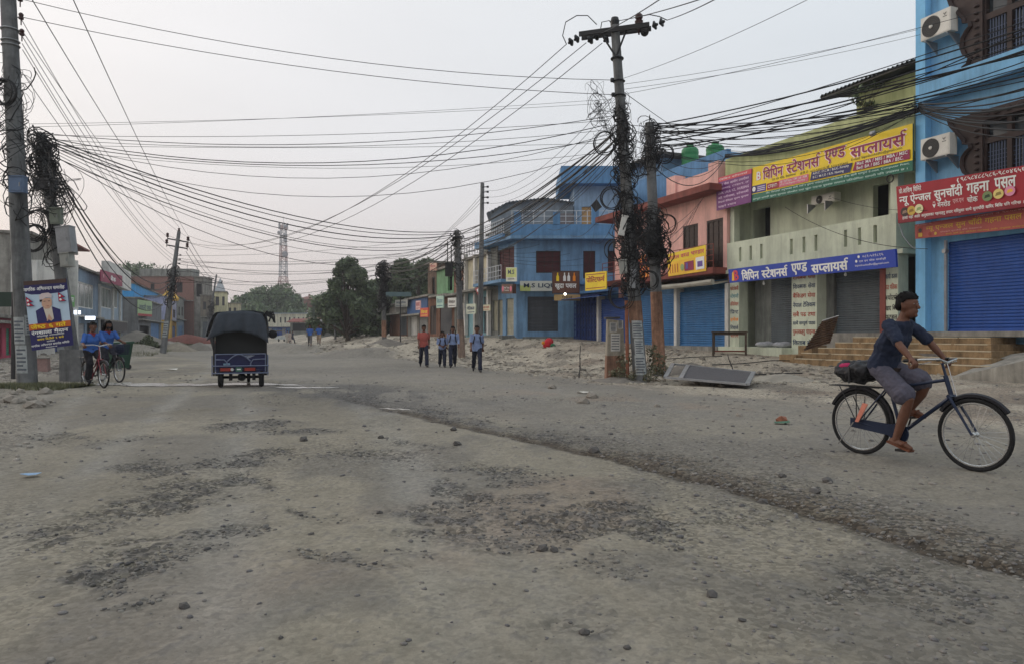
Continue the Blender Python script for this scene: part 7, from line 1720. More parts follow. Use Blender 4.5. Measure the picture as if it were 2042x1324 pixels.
            cap_(c, [nk+Vector((.07,-.03,-.05)), nk+Vector((.10,0,-.11))], [.02,.014], 6); cap_(c, [nk+Vector((.07,.03,-.05)), nk+Vector((.10,0,-.11))], [.02,.014], 6)
        elif kind == 'shoes':
            for s_ in 'rl':
                an, to = J['an_'+s_], J['toe_'+s_]; fw = to-an
                cap_(c, [an-fw*.3+Vector((0,0,-.03)), an+Vector((0,0,-.03)), an.lerp(to,.6), to+fw*.04], [.043*hs,.047*hs,.044*hs,.032*hs], 10)
        elif kind == 'sandals':
            for s_ in 'rl':
                an, to = J['an_'+s_], J['toe_'+s_]; fw = to-an; lat = Vector((0,1,0)); dn = fw.cross(lat).normalized(); dn = -dn if dn.z > 0 else dn
                q = [an-fw*.35-lat*.04+dn*.045, to+fw*.12-lat*.045+dn*.012, to+fw*.12+lat*.045+dn*.012, an-fw*.35+lat*.04+dn*.045]; c.slab(q, dn*.02)
                cap_(c, [an.lerp(to,.55)-lat*.04, an.lerp(to,.62)-dn*.03, an.lerp(to,.55)+lat*.04], [.012,.012,.012], 6)
        elif kind == 'mask':
            hb = MB(); hb.ball((0,0,0), (.07,.066,.062), 14, 9); c.add([hp(x_+.036, y_, z_-.055) for x_, y_, z_ in hb.v], hb.f)
        elif kind == 'straps':
            for y in (-1, 1):
                pts = [ch+Vector((-.10,.085*y*hs,.10*hs)), ch.lerp(nk,.6)+Vector((.0,.10*y*hs,.05*hs)), ch+Vector((.125*hs,.10*y*hs,.02)), pe.lerp(ch,.45)+Vector((.10*hs,.14*y*hs,0)), pe.lerp(ch,.4)+Vector((-.05,.16*y*hs,0))]
                cap_(c, pts, [.026,.026,.026,.022,.02], 8)
        if kind in ('sandals', 'collar'): c.build(name, mat, root, smooth=True)
        else: voxel(c, name, mat, root, vox, 2, .034 if kind in ('shirt', 'legs') else .0)
    root.location = loc; root.rotation_euler[2] = heading
    return root
def walk(h, ph, arms=.25, swing=.36):
    k = h/1.65; s = math.sin(ph); J = {}
    J['pelvis'] = (0,0,.90*k); J['chest'] = (.01,0,1.22*k); J['neck'] = (.02,0,1.42*k); J['head'] = (.045,0,1.545*k)
    for sd, sg in (('r', -1), ('l', 1)):
        q = s*sg
        J['hip_'+sd] = (0,.085*sg*k,.86*k); J['kn_'+sd] = ((.05+swing*.55*q)*k,.085*sg*k,.47*k); J['an_'+sd] = ((swing*q - (.10 if q < 0 else 0))*k,.08*sg*k,(.085+(.07 if q < 0 else 0))*k)
        J['toe_'+sd] = ((swing*q+.15-(.10 if q < 0 else 0))*k,.095*sg*k,(.045+(.0 if q >= 0 else .0))*k)
        J['sh_'+sd] = (.0,.175*sg*k,1.355*k); J['el_'+sd] = ((-.03-arms*.35*q)*k,.225*sg*k,1.10*k); J['wr_'+sd] = ((.06-arms*q)*k,.235*sg*k,.88*k)
    return J
def cm(name, col, var=.14): return M('cloth_'+name, col, .9, var, 9, 0, .25, bscale=30)
NAVYT = cm('navy_trousers', (30,34,52)); LBLUE = cm('pale_blue_shirt', (126,142,178)); BRIGHT = cm('bright_blue_shirt', (58,98,168)); CORAL = cm('coral_tee', (168,88,80)); BLKC = cm('black', (24,24,28))
def at_ground(u, D): x = (u-CU)*D/FPX; return Vector((x, D, gg(x, D)))
toward = lambda p, extra=0.: math.atan2(-p.y, -p.x) + extra
p = at_ground(845, 29.8); person('man in coral red t-shirt and dark trousers walking towards the camera', walk(1.68, .9, .30, .5), [('trousers', NAVYT, 'legs', (.95,.085,.075)), ('t_shirt', CORAL, 'shirt', (.38,.10,1.06)), ('shoes', C_['black_plastic'], 'shoes', 0)], p, toward(p,.12), .014, 1.0)
gsp = 'school pupils walking on the right of the street'
p = at_ground(882, 29.6); person('shorter schoolgirl in pale blue shirt, left of the two girls', dict(walk(1.42, 2.2, .05), wr_r=(.18,-.05,.86), wr_l=(.18,.05,.86)), [('trousers', NAVYT, 'legs', (.95,.085,.075)), ('shirt', LBLUE, 'shirt', (.62,.06,1.0)), ('strap', BLKC, 'straps', 0), ('shoes', C_['black_plastic'], 'shoes', 0)], p, toward(p,.1), .014, .92, gsp, hair='braids')
p = at_ground(903, 29.4); person('taller schoolgirl with tucked pale blue shirt beside the concrete pole', walk(1.62, 4.2, .22, .46), [('trousers', NAVYT, 'legs', (.95,.085,.08)), ('shirt', LBLUE, 'shirt', (.8,-.03,1.0)), ('strap', BLKC, 'straps', 0), ('shoes', C_['black_plastic'], 'shoes', 0)], p, toward(p,.0), .014, .97, gsp, hair='braids')
p = at_ground(951, 25.8); person('schoolboy in loose pale blue shirt with backpack, walking apart on the right', walk(1.60, 1.3, .20, .42), [('trousers', NAVYT, 'legs', (.95,.08,.07)), ('shirt', LBLUE, 'shirt', (.55,.14,1.05)), ('strap', BLKC, 'straps', 0), ('shoes', C_['black_plastic'], 'shoes', 0)], p, toward(p,.1), .013, 1.0, gsp)
# backpack on the boy
th_ = toward(p,.1); bq = p + Vector((math.cos(th_)*-.2, math.sin(th_)*-.2, 1.12)); root = thing('backpack', 'dark backpack worn by the lone schoolboy', 'backpack', bq)
m = MB(Matrix.Translation(bq) @ Matrix.Rotation(th_, 4, 'Z')); hb = MB(); hb.ball((0,0,0), (.10,.16,.23), 12, 8); m.add(hb.v, hb.f); m.build('bag_body', BLKC, root, smooth=True)
m = MB(Matrix.Translation(bq) @ Matrix.Rotation(th_, 4, 'Z')); hb = MB(); hb.ball((-.07,0,-.07), (.06,.12,.1), 10, 7); m.add(hb.v, hb.f); m.build('pocket', NAVYT, root, smooth=True)
gf = 'people far down the street'
p = at_ground(618, 55); person('far person in bright blue top with loose hair on the road', walk(1.58, 1.2, .1), [('trousers', cm('grey', (96,92,92)), 'legs', (.75,.08,.07)), ('t_shirt', BRIGHT, 'shirt', (.4,.08,1.0)), ('shoes', BLKC, 'shoes', 0)], p, toward(p,.0), .02, 1.0, gf, False, 'long')
p = at_ground(636, 60); person('far person in blue top and pale shorts, right of the other', walk(1.60, 2.0, .1), [('shorts', cm('tan', (150,130,108)), 'legs', (.45,.11,.1)), ('t_shirt', BRIGHT, 'shirt', (.4,.06,1.0)), ('shoes', BLKC, 'shoes', 0)], p, toward(p,.0), .02, 1.0, gf, False)
for i, (u, D, c, lab) in enumerate(((573, 96, (170,164,154), 'distant person in pale robe near the parked rickshaw'), (578, 94, (176,160,150), 'distant person in pink beige clothes in the crossing group'), (583, 98, (44,46,60), 'distant person in dark clothes in the crossing group'))):
    p = at_ground(u, D); person(lab, walk(1.65, i, .1), [('tunic', cm('far%d' % i, c), 'shirt', (.7,.4,1.1)), ('trousers', cm('far%d' % i, c), 'legs', (.9,.09,.08))], p, toward(p, .5*i), .03, 1.0, gf, False)

# --- the rider on the right
D0 = FPX*CAMZ/(905-HV); D1 = FPX*CAMZ/(940-HV); q0 = Vector(((1716-CU)*D0/FPX, D0, 0)); q1 = Vector(((1944-CU)*D1/FPX, D1, 0))
hd_ = math.atan2((q1-q0).y, (q1-q0).x); wb_ = min(1.2, (q1-q0).length); zb_ = max(gg(q0.x, q0.y), gg(q1.x, q1.y))-.006
q0.z = zb_
bicycle('blue and black roadster bicycle ridden across the near right', q0, hd_, (26,38,62), wb_, .35, guard=M('mudguard_black', (30,30,36), .35, .1, 4, 0, 0, .3))
hbz = .90+.13
J = dict(pelvis=(.27,0,1.00), chest=(.40,0,1.30), neck=(.49,0,1.47), head=(.535,0,1.60), sh_r=(.43,-.18,1.405), sh_l=(.43,.18,1.405), el_r=(.60,-.26,1.20), el_l=(.62,.26,1.21), wr_r=(wb_-.46,-.285,1.075), wr_l=(wb_-.46,.285,1.075),
    hip_r=(.27,-.09,.955), hip_l=(.27,.09,.955), kn_r=(.60,-.10,.63), kn_l=(.68,.11,.80), an_r=(.47,-.11,.225), an_l=(.48,.11,.52), toe_r=(.63,-.115,.155), toe_l=(.62,.115,.475))
J['curl'] = (.95,0,0); J['grip'] = (0,1,0)
person('man in navy t-shirt and grey shorts riding the bicycle at the right', J, [('shorts', cm('grey_shorts', (82,80,92)), 'legs', (.40,.115,.1)), ('t_shirt', cm('navy_tee', (32,40,60)), 'shirt', (.40,.05,1.12)), ('sandals', M('sandal_brown', (96,54,34), .7), 'sandals', 0)], q0, hd_, .007, 1.0)
# load on the carrier
def on_bike(x, y, z): return q0 + Matrix.Rotation(hd_, 3, 'Z') @ Vector((x, y, z))
c = on_bike(-.08, 0, .755); root = thing('bag', 'black bundled bag tied on the rear carrier of the near bicycle', 'bag', c)
m = MB(); rr = random.Random(3)
for k in range(9): hb = MB(); hb.ball((0,0,0), (.13+.06*rr.random(),.12+.05*rr.random(),.08+.05*rr.random()), 10, 7); o_ = on_bike(-.10+.24*rr.random()-.06, rr.uniform(-.06,.06), .85+.07*rr.random()); m.add([Vector(v_)+o_ for v_ in hb.v], hb.f)
vb = voxel(m, 'sack', M('bag_black', (26,26,30), .5, .2, 12, 0, .5, bscale=25), None, .012, 2, .07); vb.data.transform(Matrix.Translation(-c)); vb.parent = root
m = MB(); m.tube([on_bike(-.02,-.17,.78), on_bike(-.02,-.16,.95), on_bike(-.02,.0,1.0), on_bike(-.02,.16,.95)], .012, 6); m.build('tie_strap', C_['black_plastic'], root)
m = MB(); hb = MB(); hb.ball((0,0,0), (.11,.09,.05), 12, 8); o_ = on_bike(-.12,-.03,.955); m.add([Vector(v_)+o_ for v_ in hb.v], hb.f); tag(m.build('cloth_bundle', cm('magenta', (160,40,84)), None, True), 'magenta cloth stuffed on top of the black bag', 'cloth')
m = MB(); m.slab([on_bike(.0,-.10,.36), on_bike(.04,-.10,.36), on_bike(.15,-.10,.56), on_bike(.09,-.10,.57)], on_bike(0,.012,0)-on_bike(0,0,0)); tag(m.build('cloth_strip', cm('salmon', (206,130,110))), 'salmon cloth strip hanging beside the near bicycle rear wheel', 'cloth')

# --- two girls with bicycles on the left
hA = R(-40); fA = Vector((P(207,773,17.95).x, 17.95, 0)); dA = Vector((math.cos(hA), math.sin(hA), 0)); qA = fA - dA*1.08; qA.z = gg(fA.x, fA.y)
bicycle('dark red bicycle ridden by the girl nearest the left poles', qA, hA, (110,30,40), 1.08, .33, ladies=True)
def rider(hh, lx=0., up=1.):
    J = dict(pelvis=(.28,0,.93), chest=(.34,0,1.20), neck=(.37,0,1.38), head=(.41,0,1.50), sh_r=(.36,-.165,1.31), sh_l=(.36,.165,1.31), el_r=(.44,-.25,1.10), el_l=(.48,.24,1.11), wr_r=(.62,-.28,1.055), wr_l=(.64,.28,1.06),
        hip_r=(.28,-.09,.89), hip_l=(.28,.09,.89), kn_r=(.52,-.11,.58), kn_l=(.60,.11,.70), an_r=(.44,-.13,.20), an_l=(.48,.12,.42), toe_r=(.58,-.135,.13), toe_l=(.62,.125,.385))
    J['curl'] = (.9,0,0); J['grip'] = (0,1,0); return J
MARC = cm('maroon_collar', (120,40,52))
Jg = rider(0)
person('girl in bright blue polo with maroon collar on the red bicycle', Jg, [('trousers', cm('black_trousers', (22,22,28)), 'legs', (.93,.09,.085)), ('polo_shirt', BRIGHT, 'shirt', (.40,.07,1.06)), ('collar', MARC, 'collar', 0), ('shoes', BLKC, 'shoes', 0)], qA, hA, .011, .95, 'girls with bicycles on the left', face=-.25)
hB = R(-38); fB = Vector((P(238,762,20.0).x, 20.0, 0)); dB = Vector((math.cos(hB), math.sin(hB), 0)); qB = fB - dB*1.08; qB.z = gg(fB.x, fB.y)
bicycle('black bicycle with navy front basket behind the red bicycle', qB, hB, (40,42,50), 1.08, .34, basket=M('basket_navy', (34,42,66), .6, .2, 6), ladies=True)
person('girl in blue polo with loose hair and dark face mask behind the first girl', rider(1), [('trousers', cm('dark_grey', (40,40,48)), 'legs', (.93,.09,.085)), ('polo_shirt', BRIGHT, 'shirt', (.38,.07,1.06)), ('collar', MARC, 'collar', 0), ('mask', BLKC, 'mask', 0), ('shoes', BLKC, 'shoes', 0)], qB + Vector((-.0,0,.06)), hB, .011, 1.0, 'girls with bicycles on the left', hair='long', face=-.1)
bk = qB + Matrix.Rotation(hB, 3, 'Z') @ Vector((1.11, 0, .80)); m = MB(); hb = MB(); hb.ball((0,0,0), (.13,.14,.14), 12, 8); m.add([Vector(v_)+bk+Vector((0,0,.13)) for v_ in hb.v], hb.f); tag(m.build('bag', cm('navy_bag', (30,38,60)), None, True), 'navy bag sitting in the front basket of the black bicycle', 'bag')
# wheelie bin
c0 = at_ground(233, 27.5); root = thing('wheelie_bin', 'dark green wheelie bin standing behind the girl with the basket', 'bin', c0); w = .43; BG = M('bin_green', (36,72,56), .5, .15, 4, .2)
T = Matrix.Translation(c0) @ Matrix.Rotation(R(-25), 4, 'Z') 
MB(T).hexa([(-.28,-.30,.06),(.28,-.30,.06),(.28,.30,.06),(-.28,.30,.06),(-.38,-.40,.98),(.38,-.40,.98),(.38,.40,.98),(-.38,.40,.98)]).build('body', BG, root)
m = MB(T); m.hexa([(-.41,-.44,.982),(.41,-.44,.982),(.41,.43,.982),(-.41,.43,.982),(-.40,-.42,1.03),(.40,-.42,1.03),(.40,.43,1.07),(-.40,.43,1.07)]); m.tube([(-.35,.47,1.02),(.35,.47,1.02)], .02, 6); m.build('lid', BG, root)
for x in (-.25,.25): MB(T).lathe([(.0,-.03),(.10,-.03),(.10,.03),(0,.03)], (x,.30,.10), 14, 0, T.to_3x3() @ Vector((1,0,0))).build('wheel', C_['black_plastic'], root)
# ------------------------------------------------------------------ street-side things
# broad yellow steps up to the raised shop floor, broken at the left end
zt_ = zS - .18; stT = F; nst = 5
aS0, aS1 = F.at(1636, 700, 1.5)[0], F.at(1950, 700, 1.5)[0]
st = thing('shop_steps', 'broad yellow painted concrete steps with broken edges before the shops', 'steps', F.w((aS0+aS1)/2, 0, 2.2))
zb_ = .30
stm = MB(F.T)
for k in range(nst):
    off = .95 + .36*k; z1 = zt_ - (zt_-zb_)*k/nst; a0 = aS0 + (.9 - .42*k if k < 4 else -.3); a1 = aS1 + .25*k
    stm.box(a0, a1, -off, .1, z1-(zt_-zb_)/nst-.25, z1 - .002*k)
stm.build('tread', C_['step_paint'], st)
m = MB(F.T)
for k in range(nst):
    off = .95 + .36*k; z1 = zt_ - (zt_-zb_)*k/nst; a0 = aS0 + (.9 - .42*k if k < 4 else -.3); a1 = aS1 + .25*k
    n = 5
    for i in range(n):
        x0 = a0+(a1-a0)*i/n; x1 = x0+(a1-a0)/n*(.9+.1*rng.random()); m.box(x0+.01, x1, -off-.012, -off+.16, z1-.022, z1+.004)
m.build('nosing', M('worn_cement', (200,188,162), .9, .25, 4, .1, .2), st)
m = MB()
for (u, v, off, w) in ((1722, 713, 1.9, .42), (1762, 690, 1.55, .3), (1795, 718, 2.05, .36), (1858, 705, 1.95, .4), (1700, 745, 2.42, .3)):
    c = F.pt(u, v, off); ax = F.T.to_3x3() @ Vector((1,0,0)); out_ = F.T.to_3x3() @ Vector((0,-1,0))
    m.slab([c-ax*w, c+ax*w, c+ax*.1-Vector((0,0,.13)), c-ax*.15-Vector((0,0,.1))], out_*.06)
m.build('broken_patch', M('exposed_concrete', (120,116,112), .95, .3, 6, .2, .4), st)
# block of masonry at the broken left end, and leaning rusty sheet
root = thing('masonry_block', 'broken painted masonry block at the left end of the yellow steps', 'rubble', F.w(aS0-.2, zb_, 2.3))
m = MB(F.T); m.box(aS0-1.15, aS0-.32, -2.3, -1.3, -.2, zb_+.30); m.box(aS0-.85, aS0-.2, -1.7, -1.0, zb_+.301, zb_+.62); m.build('block', C_['step_paint'], root)
root = thing('tin_sheet', 'rusty corrugated sheet leaning on the broken left end of the steps', 'metal sheet', P(1640, 690, 23))
A, B_, Cc, Dd = P(1602, 699, 22.6), P(1640, 640, 23.4), P(1672, 630, 24.2), P(1655, 684, 23.6); m = MB(); n = 22; vs = []
nn = (B_-A).cross(Dd-A).normalized()
for i in range(n+1):
    t_ = i/n; o = nn*(.022*(1 if i % 2 else -1)); vs += [A.lerp(B_, t_)+o, Dd.lerp(Cc, t_)+o]
m.add(vs, [(2*i, 2*i+1, 2*i+3, 2*i+2) for i in range(n)]); m.add([v-nn*.008 for v in vs], [(2*i, 2*i+2, 2*i+3, 2*i+1) for i in range(n)]); m.build('sheet', C_['rusty_sheet'], root)
m = MB(); m.tube([B_, Cc], .02, 6); m.build('edge_strip', C_['white_paint'], root)
# concrete ramp on the right
rp = thing('concrete_ramp', 'grey concrete ramp wedge rising to the raised shop floor at the right', 'ramp', F.w(F.at(1990, 740, 2.5)[0], 0, 2.5))
a0, a1 = F.at(1893, 757, 3.4)[0], F.at(1893, 757, 3.4)[0]+4.6
zt2 = F.at(2042, 688, 3.4)[1]
m = MB(F.T); m.hexa([(a0,-3.4,-.3),(a1,-3.4,-.3),(a1,-.55,-.3),(a0-.2,-.9,-.3),(a0,-3.4,gg(*F.w(a0,0,3.4).xy)+.02),(a1,-3.4,zt2+.35),(a1,-.55,zt2+.45),(a0-.2,-.9,.75)]); m.build('slope', M('ramp_concrete', (160,156,146), .92, .25, 2, .3, .3), rp)
# small wooden table
c = P(1455, 700, 30.2); zt_t = P(0, 661, 30.2).z; zz = gg(c.x, 30.2); tb_ = thing('wooden_table', 'worn dark wooden table standing before the grey shutter', 'table', (c.x, 30.2, zz))
m = MB(Matrix.Translation((c.x, 30.2, 0)) @ Matrix.Rotation(R(-18), 4, 'Z')); m.box(-.72,.72,-.36,.36,zt_t-.05,zt_t); m.box(-.66,.66,-.31,-.28,zt_t-.15,zt_t-.051); m.box(-.66,.66,.28,.31,zt_t-.15,zt_t-.051); m.build('table_top', M('old_wood', (84,72,60), .85, .3, 5, .2), tb_)
for x in (-.64,.64):
    for y in (-.29,.29): m = MB(Matrix.Translation((c.x, 30.2, 0)) @ Matrix.Rotation(R(-18), 4, 'Z')); m.box(x-.045,x+.045,y-.045,y+.045,zz-.1,zt_t-.152 if False else zt_t-.0505); m.build('leg', M('old_wood', (0,0,0)), tb_)
m = MB(Matrix.Translation((c.x, 30.2, 0)) @ Matrix.Rotation(R(-18), 4, 'Z')); m.box(-.595,.595,-.31,-.27,zz+.12,zz+.17); m.box(-.595,.595,.27,.31,zz+.12,zz+.17); m.build('stretcher', M('red_wood', (110,56,44), .85, .3, 5), tb_)
# framed wire screen lying on the rubble
SQ = [P(1342, 727, 21.4), P(1503, 744, 19.6), P(1490, 768, 17.6), P(1327, 754, 19.2)]
for p_ in SQ: p_.z = max(p_.z, gg(p_.x, p_.y)+.03)
sc_ = thing('framed_screen', 'steel framed dark mesh panel lying tilted on the rubble', 'panel', SQ[3]); up = Vector((0,0,.05))
m = MB()
def bar(a, b, w=.10):
    d = (b-a).normalized(); l = d.cross(Vector((0,0,1))).normalized()*w/2; m.slab([a-l, b-l, b+l, a+l], up)
for a, b in ((SQ[0],SQ[1]),(SQ[3],SQ[2])): bar(a, b)
for t_ in (.0, .2, 1.): bar(SQ[0].lerp(SQ[1], t_)+Vector((0,0,.004)), SQ[3].lerp(SQ[2], t_)+Vector((0,0,.004)), .11)
m.build('frame', C_['galvanised'], sc_)
a = .22; MB().slab([SQ[0].lerp(SQ[1],a)+Vector((0,0,.02)), SQ[1]+Vector((0,0,.02)), SQ[2]+Vector((0,0,.02)), SQ[3].lerp(SQ[2],a)+Vector((0,0,.02))], (0,0,.008)).build('mesh_panel', M('mesh_dark', (86,84,86), .8, .2, 10, 0, .4, bscale=90), sc_)
# sacks on the sill, red bundle, stones, posts
for i, u in enumerate((1526, 1561)):
    c = F.pt(u, 689, -.12); c.z = zf; m = MB(); hb = MB(); hb.ball((0,0,0), (.42,.22,.13), 14, 9); m.add([Vector((x+.05*math.sin(9*y+4*z), y+.03*math.sin(11*x), max(z, -.11)+.015*math.sin(14*x+7*y)))+c+Vector((0,0,.11)) for x, y, z in hb.v], hb.f)
    tag(m.build('sack', M('sack_silver', (176,176,180), .5, .3, 9, 0, .5, bscale=12), None, True), ('left' if i == 0 else 'right') + ' silvery sack lying on the sill of the narrow grey shutter', 'sack', 'sacks on the shop sill')
c = at_ground(1093, 41); root = thing('bundle', 'red and green cloth bundle dumped on the rubble before the corner shop', 'bundle', c)
m = MB(); hb = MB(); hb.ball((0,0,0), (.28,.24,.3), 12, 9); m.add([Vector((x+.06*math.sin(8*z), y, z))+c+Vector((0,0,.24)) for x, y, z in hb.v], hb.f); m.build('red_cloth', cm('red', (190,44,52)), root, True)
m = MB(); hb = MB(); hb.ball((0,0,0), (.16,.2,.12), 10, 7); m.add([Vector((x, y, z))+c+Vector((.25,-.1,.12)) for x, y, z in hb.v], hb.f); m.build('green_cloth', cm('green', (60,110,80)), root, True)
m = MB(); hb = MB(); hb.ball((0,0,0), (.1,.1,.1), 10, 7); m.add([Vector((x, y, z))+c+Vector((-.28,-.12,.26)) for x, y, z in hb.v], hb.f); m.build('orange_cloth', cm('orange', (214,140,50)), root, True)
for u, v0, v1, D, lab in ((1154, 747, 688, 22, 'thin crooked stick with wire standing alone on the dirt verge'), (1463, 737, 706, 24, 'knotted stake with wire before the wooden table')):
    a, b = P(u, v0, D), P(u+(4 if u < 1300 else -12), v1, D); a.z = gg(a.x, D)-.1; m = MB(); m.tube([a, a.lerp(b,.4)+Vector((.02,0,0)), a.lerp(b,.7)-Vector((.01,0,0)), b], [.022,.018,.016,.012], 6)
    for k in range(3): m.ball(a.lerp(b,.2+.22*k), .03, 6, 4)
    tag(m.build('stake', C_['dark_tin']), lab, 'stake')
def ground_wire(us, D, label):
    pts = []
    for u, v in us:
        q = P(u, v, D); pts.append(Vector((q.x, D, gg(q.x, D)+.05)))
    tag(MB().tube(pts, .018, 5).build('ground_cable', CBL), label, 'cable')
ground_wire([(1330,707),(1380,706),(1440,705)], 29, 'black cable lying on the pavement left of the table')
ground_wire([(1420,722),(1480,723),(1540,726),(1600,724)], 26, 'black cable lying across the dirt before the steps')
ground_wire([(1490,741),(1550,738),(1600,736)], 22, 'black cable lying near the framed mesh panel')
# individually visible stones, lumps of masonry
STN = stone_mat('loose_stone', (112,106,100), (160,152,140)); BRK = stone_mat('brick_bit', (140,84,66), (160,112,90))
def lump(size, seed, flat=.65):
    r = np.random.default_rng(seed); v = ICO*(1+.4*(r.random((12,1))-.5))*np.array([1, .8, flat]); return v*size
def lump_obj(name, mat, seed, flat=.65, sub=1):
    m = bpy.data.meshes.new(name); v = lump(1., seed, flat).tolist(); f = [tuple(x) for x in ICF.tolist()]; m.from_pydata(v, [], f); m.materials.append(mat); return m
LM = [lump_obj('stone', STN, 100+i) for i in range(6)]; LB_ = [lump_obj('brick_piece', BRK, 200+i) for i in range(3)]; LD = [lump_obj('stone', stone_mat('dark_stone', (72,70,70), (100,96,92)), 300+i) for i in range(4)]
def put(mesh, name, x, y, s, label, cat, group, seed):
    o = bpy.data.objects.new(name, mesh); COL.objects.link(o); o.scale = (s,)*3; o.location = (x, y, gg(x, y)+s*.18); o.rotation_euler = (0.3*math.sin(seed*3.1), .3*math.cos(seed*1.7), seed*2.1); return tag(o, label, cat, group)
for i, (u, v, s, k) in enumerate(((367,1215,.032,0),(605,878,.045,0),(912,888,.04,0),(757,1025,.03,0),(1082,1098,.045,0),(905,858,.035,0),(620,1065,.022,0),(600,1028,.02,0),(1180,985,.03,0),(1520,1000,.05,0),(1625,985,.05,0),(1420,1190,.04,0),
      (1165,1262,.03,0),(1105,1100,.035,0),(1650,962,.06,0),(1560,952,.05,0),(1185,902,.05,0),(760,872,.03,0),(1480,1240,.02,0),(1250,1290,.02,0),(560,1270,.015,0))):
    D = FPX*CAMZ/(v-HV); put(LD[i % 4], 'stone', (u-CU)*D/FPX, D, s*(1 if D < 7 else 1.6), 'dark loose stone lying on the dusty road', 'stone', 'dark stones on the road', i)
for i, (u, v, s, b) in enumerate(((1165,797,.14,0),(1180,786,.16,0),(1560,842,.12,1),(1700,770,.1,0),(1388,760,.1,0),(1440,765,.12,0),(1060,740,.15,0),(1100,770,.13,0),(1475,830,.08,0),(1310,812,.07,0))):
    D = FPX*CAMZ/(v-HV)*(.95 if v < 800 else 1); put((LB_ if b else LM)[i % 3], 'brick_piece' if b else 'stone', (u-CU)*D/FPX, D, s, 'reddish brick fragment lying alone on the right verge' if b else 'pale stone lump on the right dirt verge', 'brick' if b else 'stone', None if b else 'pale stones on the right verge', i)
for i in range(26):
    r_ = random.Random(500+i); u = r_.uniform(-40, 95); v = r_.uniform(782, 812); D = FPX*CAMZ/(v-HV); put(LM[i % 6], 'stone', (u-CU)*D/FPX, D, r_.uniform(.08,.2), 'grey cobble in the heap below the left pole', 'stone', 'stones below the left pole', i)
# rubble strewn along both verges
def rub(n, f): 
    D = 19*(100/19)**nrg.random(n); x = (nrg.random(n)*2-1)*(D*.8); k = nrg.random(n) < f(x, D); return np.stack([x[k], D[k]], -1)
def dr(x, y):
    s = x-(x0_right(y)-.4076*y); return (s > -13)*(s < -1.2)*(.12 + .7*sst(.42, .62, fbm(x*.9, y*.55, 151)) + .2*(y > 40))
def dl(x, y):
    l = (-14-.359*y)-x; return (l > -7.6)*(l < -.6)*(y > 21)*(.2+.6*sst(.4, .65, fbm(x*.4, y*.3, 105)))
xy = rub(70000, dr); stones('rubble', xy, (.02+.11*nrg.random(len(xy))**4)*(.6+.012*xy[:,1]), stone_mat('rubble_stone', (96,90,83), (176,168,152)), 'broken concrete and stones along the right verge', .25, .55)
xy = rub(16000, dl); stones('rubble', xy, (.04+.16*nrg.random(len(xy))**3)*(.6+.012*xy[:,1]), stone_mat('rubble_stone_left', (112,106,100), (164,156,146)), 'broken concrete and stones along the left verge', .25, .55)
xy = sample(2600, lambda x, y: 1.0*(y < 18)*(y > 7.5)*((x + .62*y + .3) < 0)); stones('verge_gravel', xy, .012+.035*nrg.random(len(xy))**2, stone_mat('verge_stone', (120,116,108), (168,160,150)), 'coarse gravel on the near left verge')
# mounds: sand heap, red brick debris, slabs
def mound(name, label, u, D, w, h, mat, cat, seed, dep=None):
    x = (u-CU)*D/FPX; z = gg(x, D)-.12; m = MB(); n, k = 22, 9; r_ = random.Random(seed); vs, fs = [], []
    for i in range(k+1):
        t_ = i/k
        for j in range(n): a = 2*math.pi*j/n; q = w/2*(1-t_)**.8*(1+.12*math.sin(3*a+seed)+.08*math.sin(7*a)); vs.append((x+q*math.cos(a), D+(dep or w)/w*q*math.sin(a), z+h*t_*(1-.15*math.sin(2*a)*(1-t_)) + .03*r_.random()))
    for i in range(k):
        for j in range(n): fs.append((i*n+j, i*n+(j+1) % n, (i+1)*n+(j+1) % n, (i+1)*n+j))
    m.add(vs, fs); return tag(m.build(name, mat, None, True), label, cat)
SAND = M('sand', (112,107,99), .95, .2, 2, 0, .4)
mound('sand_heap', 'grey sand heap in front of the low grey shop', 272, 64, 5.0, 1.25, SAND, 'heap', 1)
mound('brick_heap', 'long heap of broken red bricks before the grey houses', 372, 84, 8, 1.1, brick_mat('heap_brick', (120,66,56), (96,60,54), (90,80,76)), 'heap', 2, 3)
mound('sand_heap', 'small grey gravel heap left of the tricycle taxi', 398, 62, 3.0, .8, SAND, 'heap', 3)
mound('sand_heap', 'dirt heap beside the foot of the leaning power pole', 352, 58, 4.0, .8, M('dirt', (128,120,106), .95, .25, 2, 0, .4), 'heap', 4)
mound('dirt_heap', 'low pile of dug earth before the framed mesh panel', 1560, 20.5, 2.6, .28, M('dirt_pale', (152,146,134), .95, .25, 2, 0, .5), 'heap', 5)
mound('dirt_heap', 'low rubble pile behind the framed mesh panel', 1378, 24, 2.2, .45, M('dirt_dark', (120,114,106), .95, .3, 3, 0, .6), 'heap', 6)
mound('dirt_heap', 'dirt and litter pile around the foot of the orange cabinet', 1235, 20.6, 2.6, .22, M('dirt_dark', (0,0,0)), 'heap', 7)
mound('dirt_heap', 'weedy earth mound at the foot of the far cable pole', 770, 57, 4.2, .7, M('dirt_dark', (0,0,0)), 'heap', 8)
c = at_ground(293, 58); root = thing('bush', 'scruffy green bush at the foot of the leaning power pole', 'plant', c); MB().tube([c, c+Vector((0,0,.5))], .03, 5).build('stem', BARK, root); leaves('foliage', [tuple(c+Vector((dx,0,h))) for dx, h in ((-.6,.35),(0,.6),(.5,.4),(.1,.9))], [.4,.5,.4,.35], 1400, .09, leaf_mat('bush_leaves', (58,70,44), (92,100,66)), root, 61)
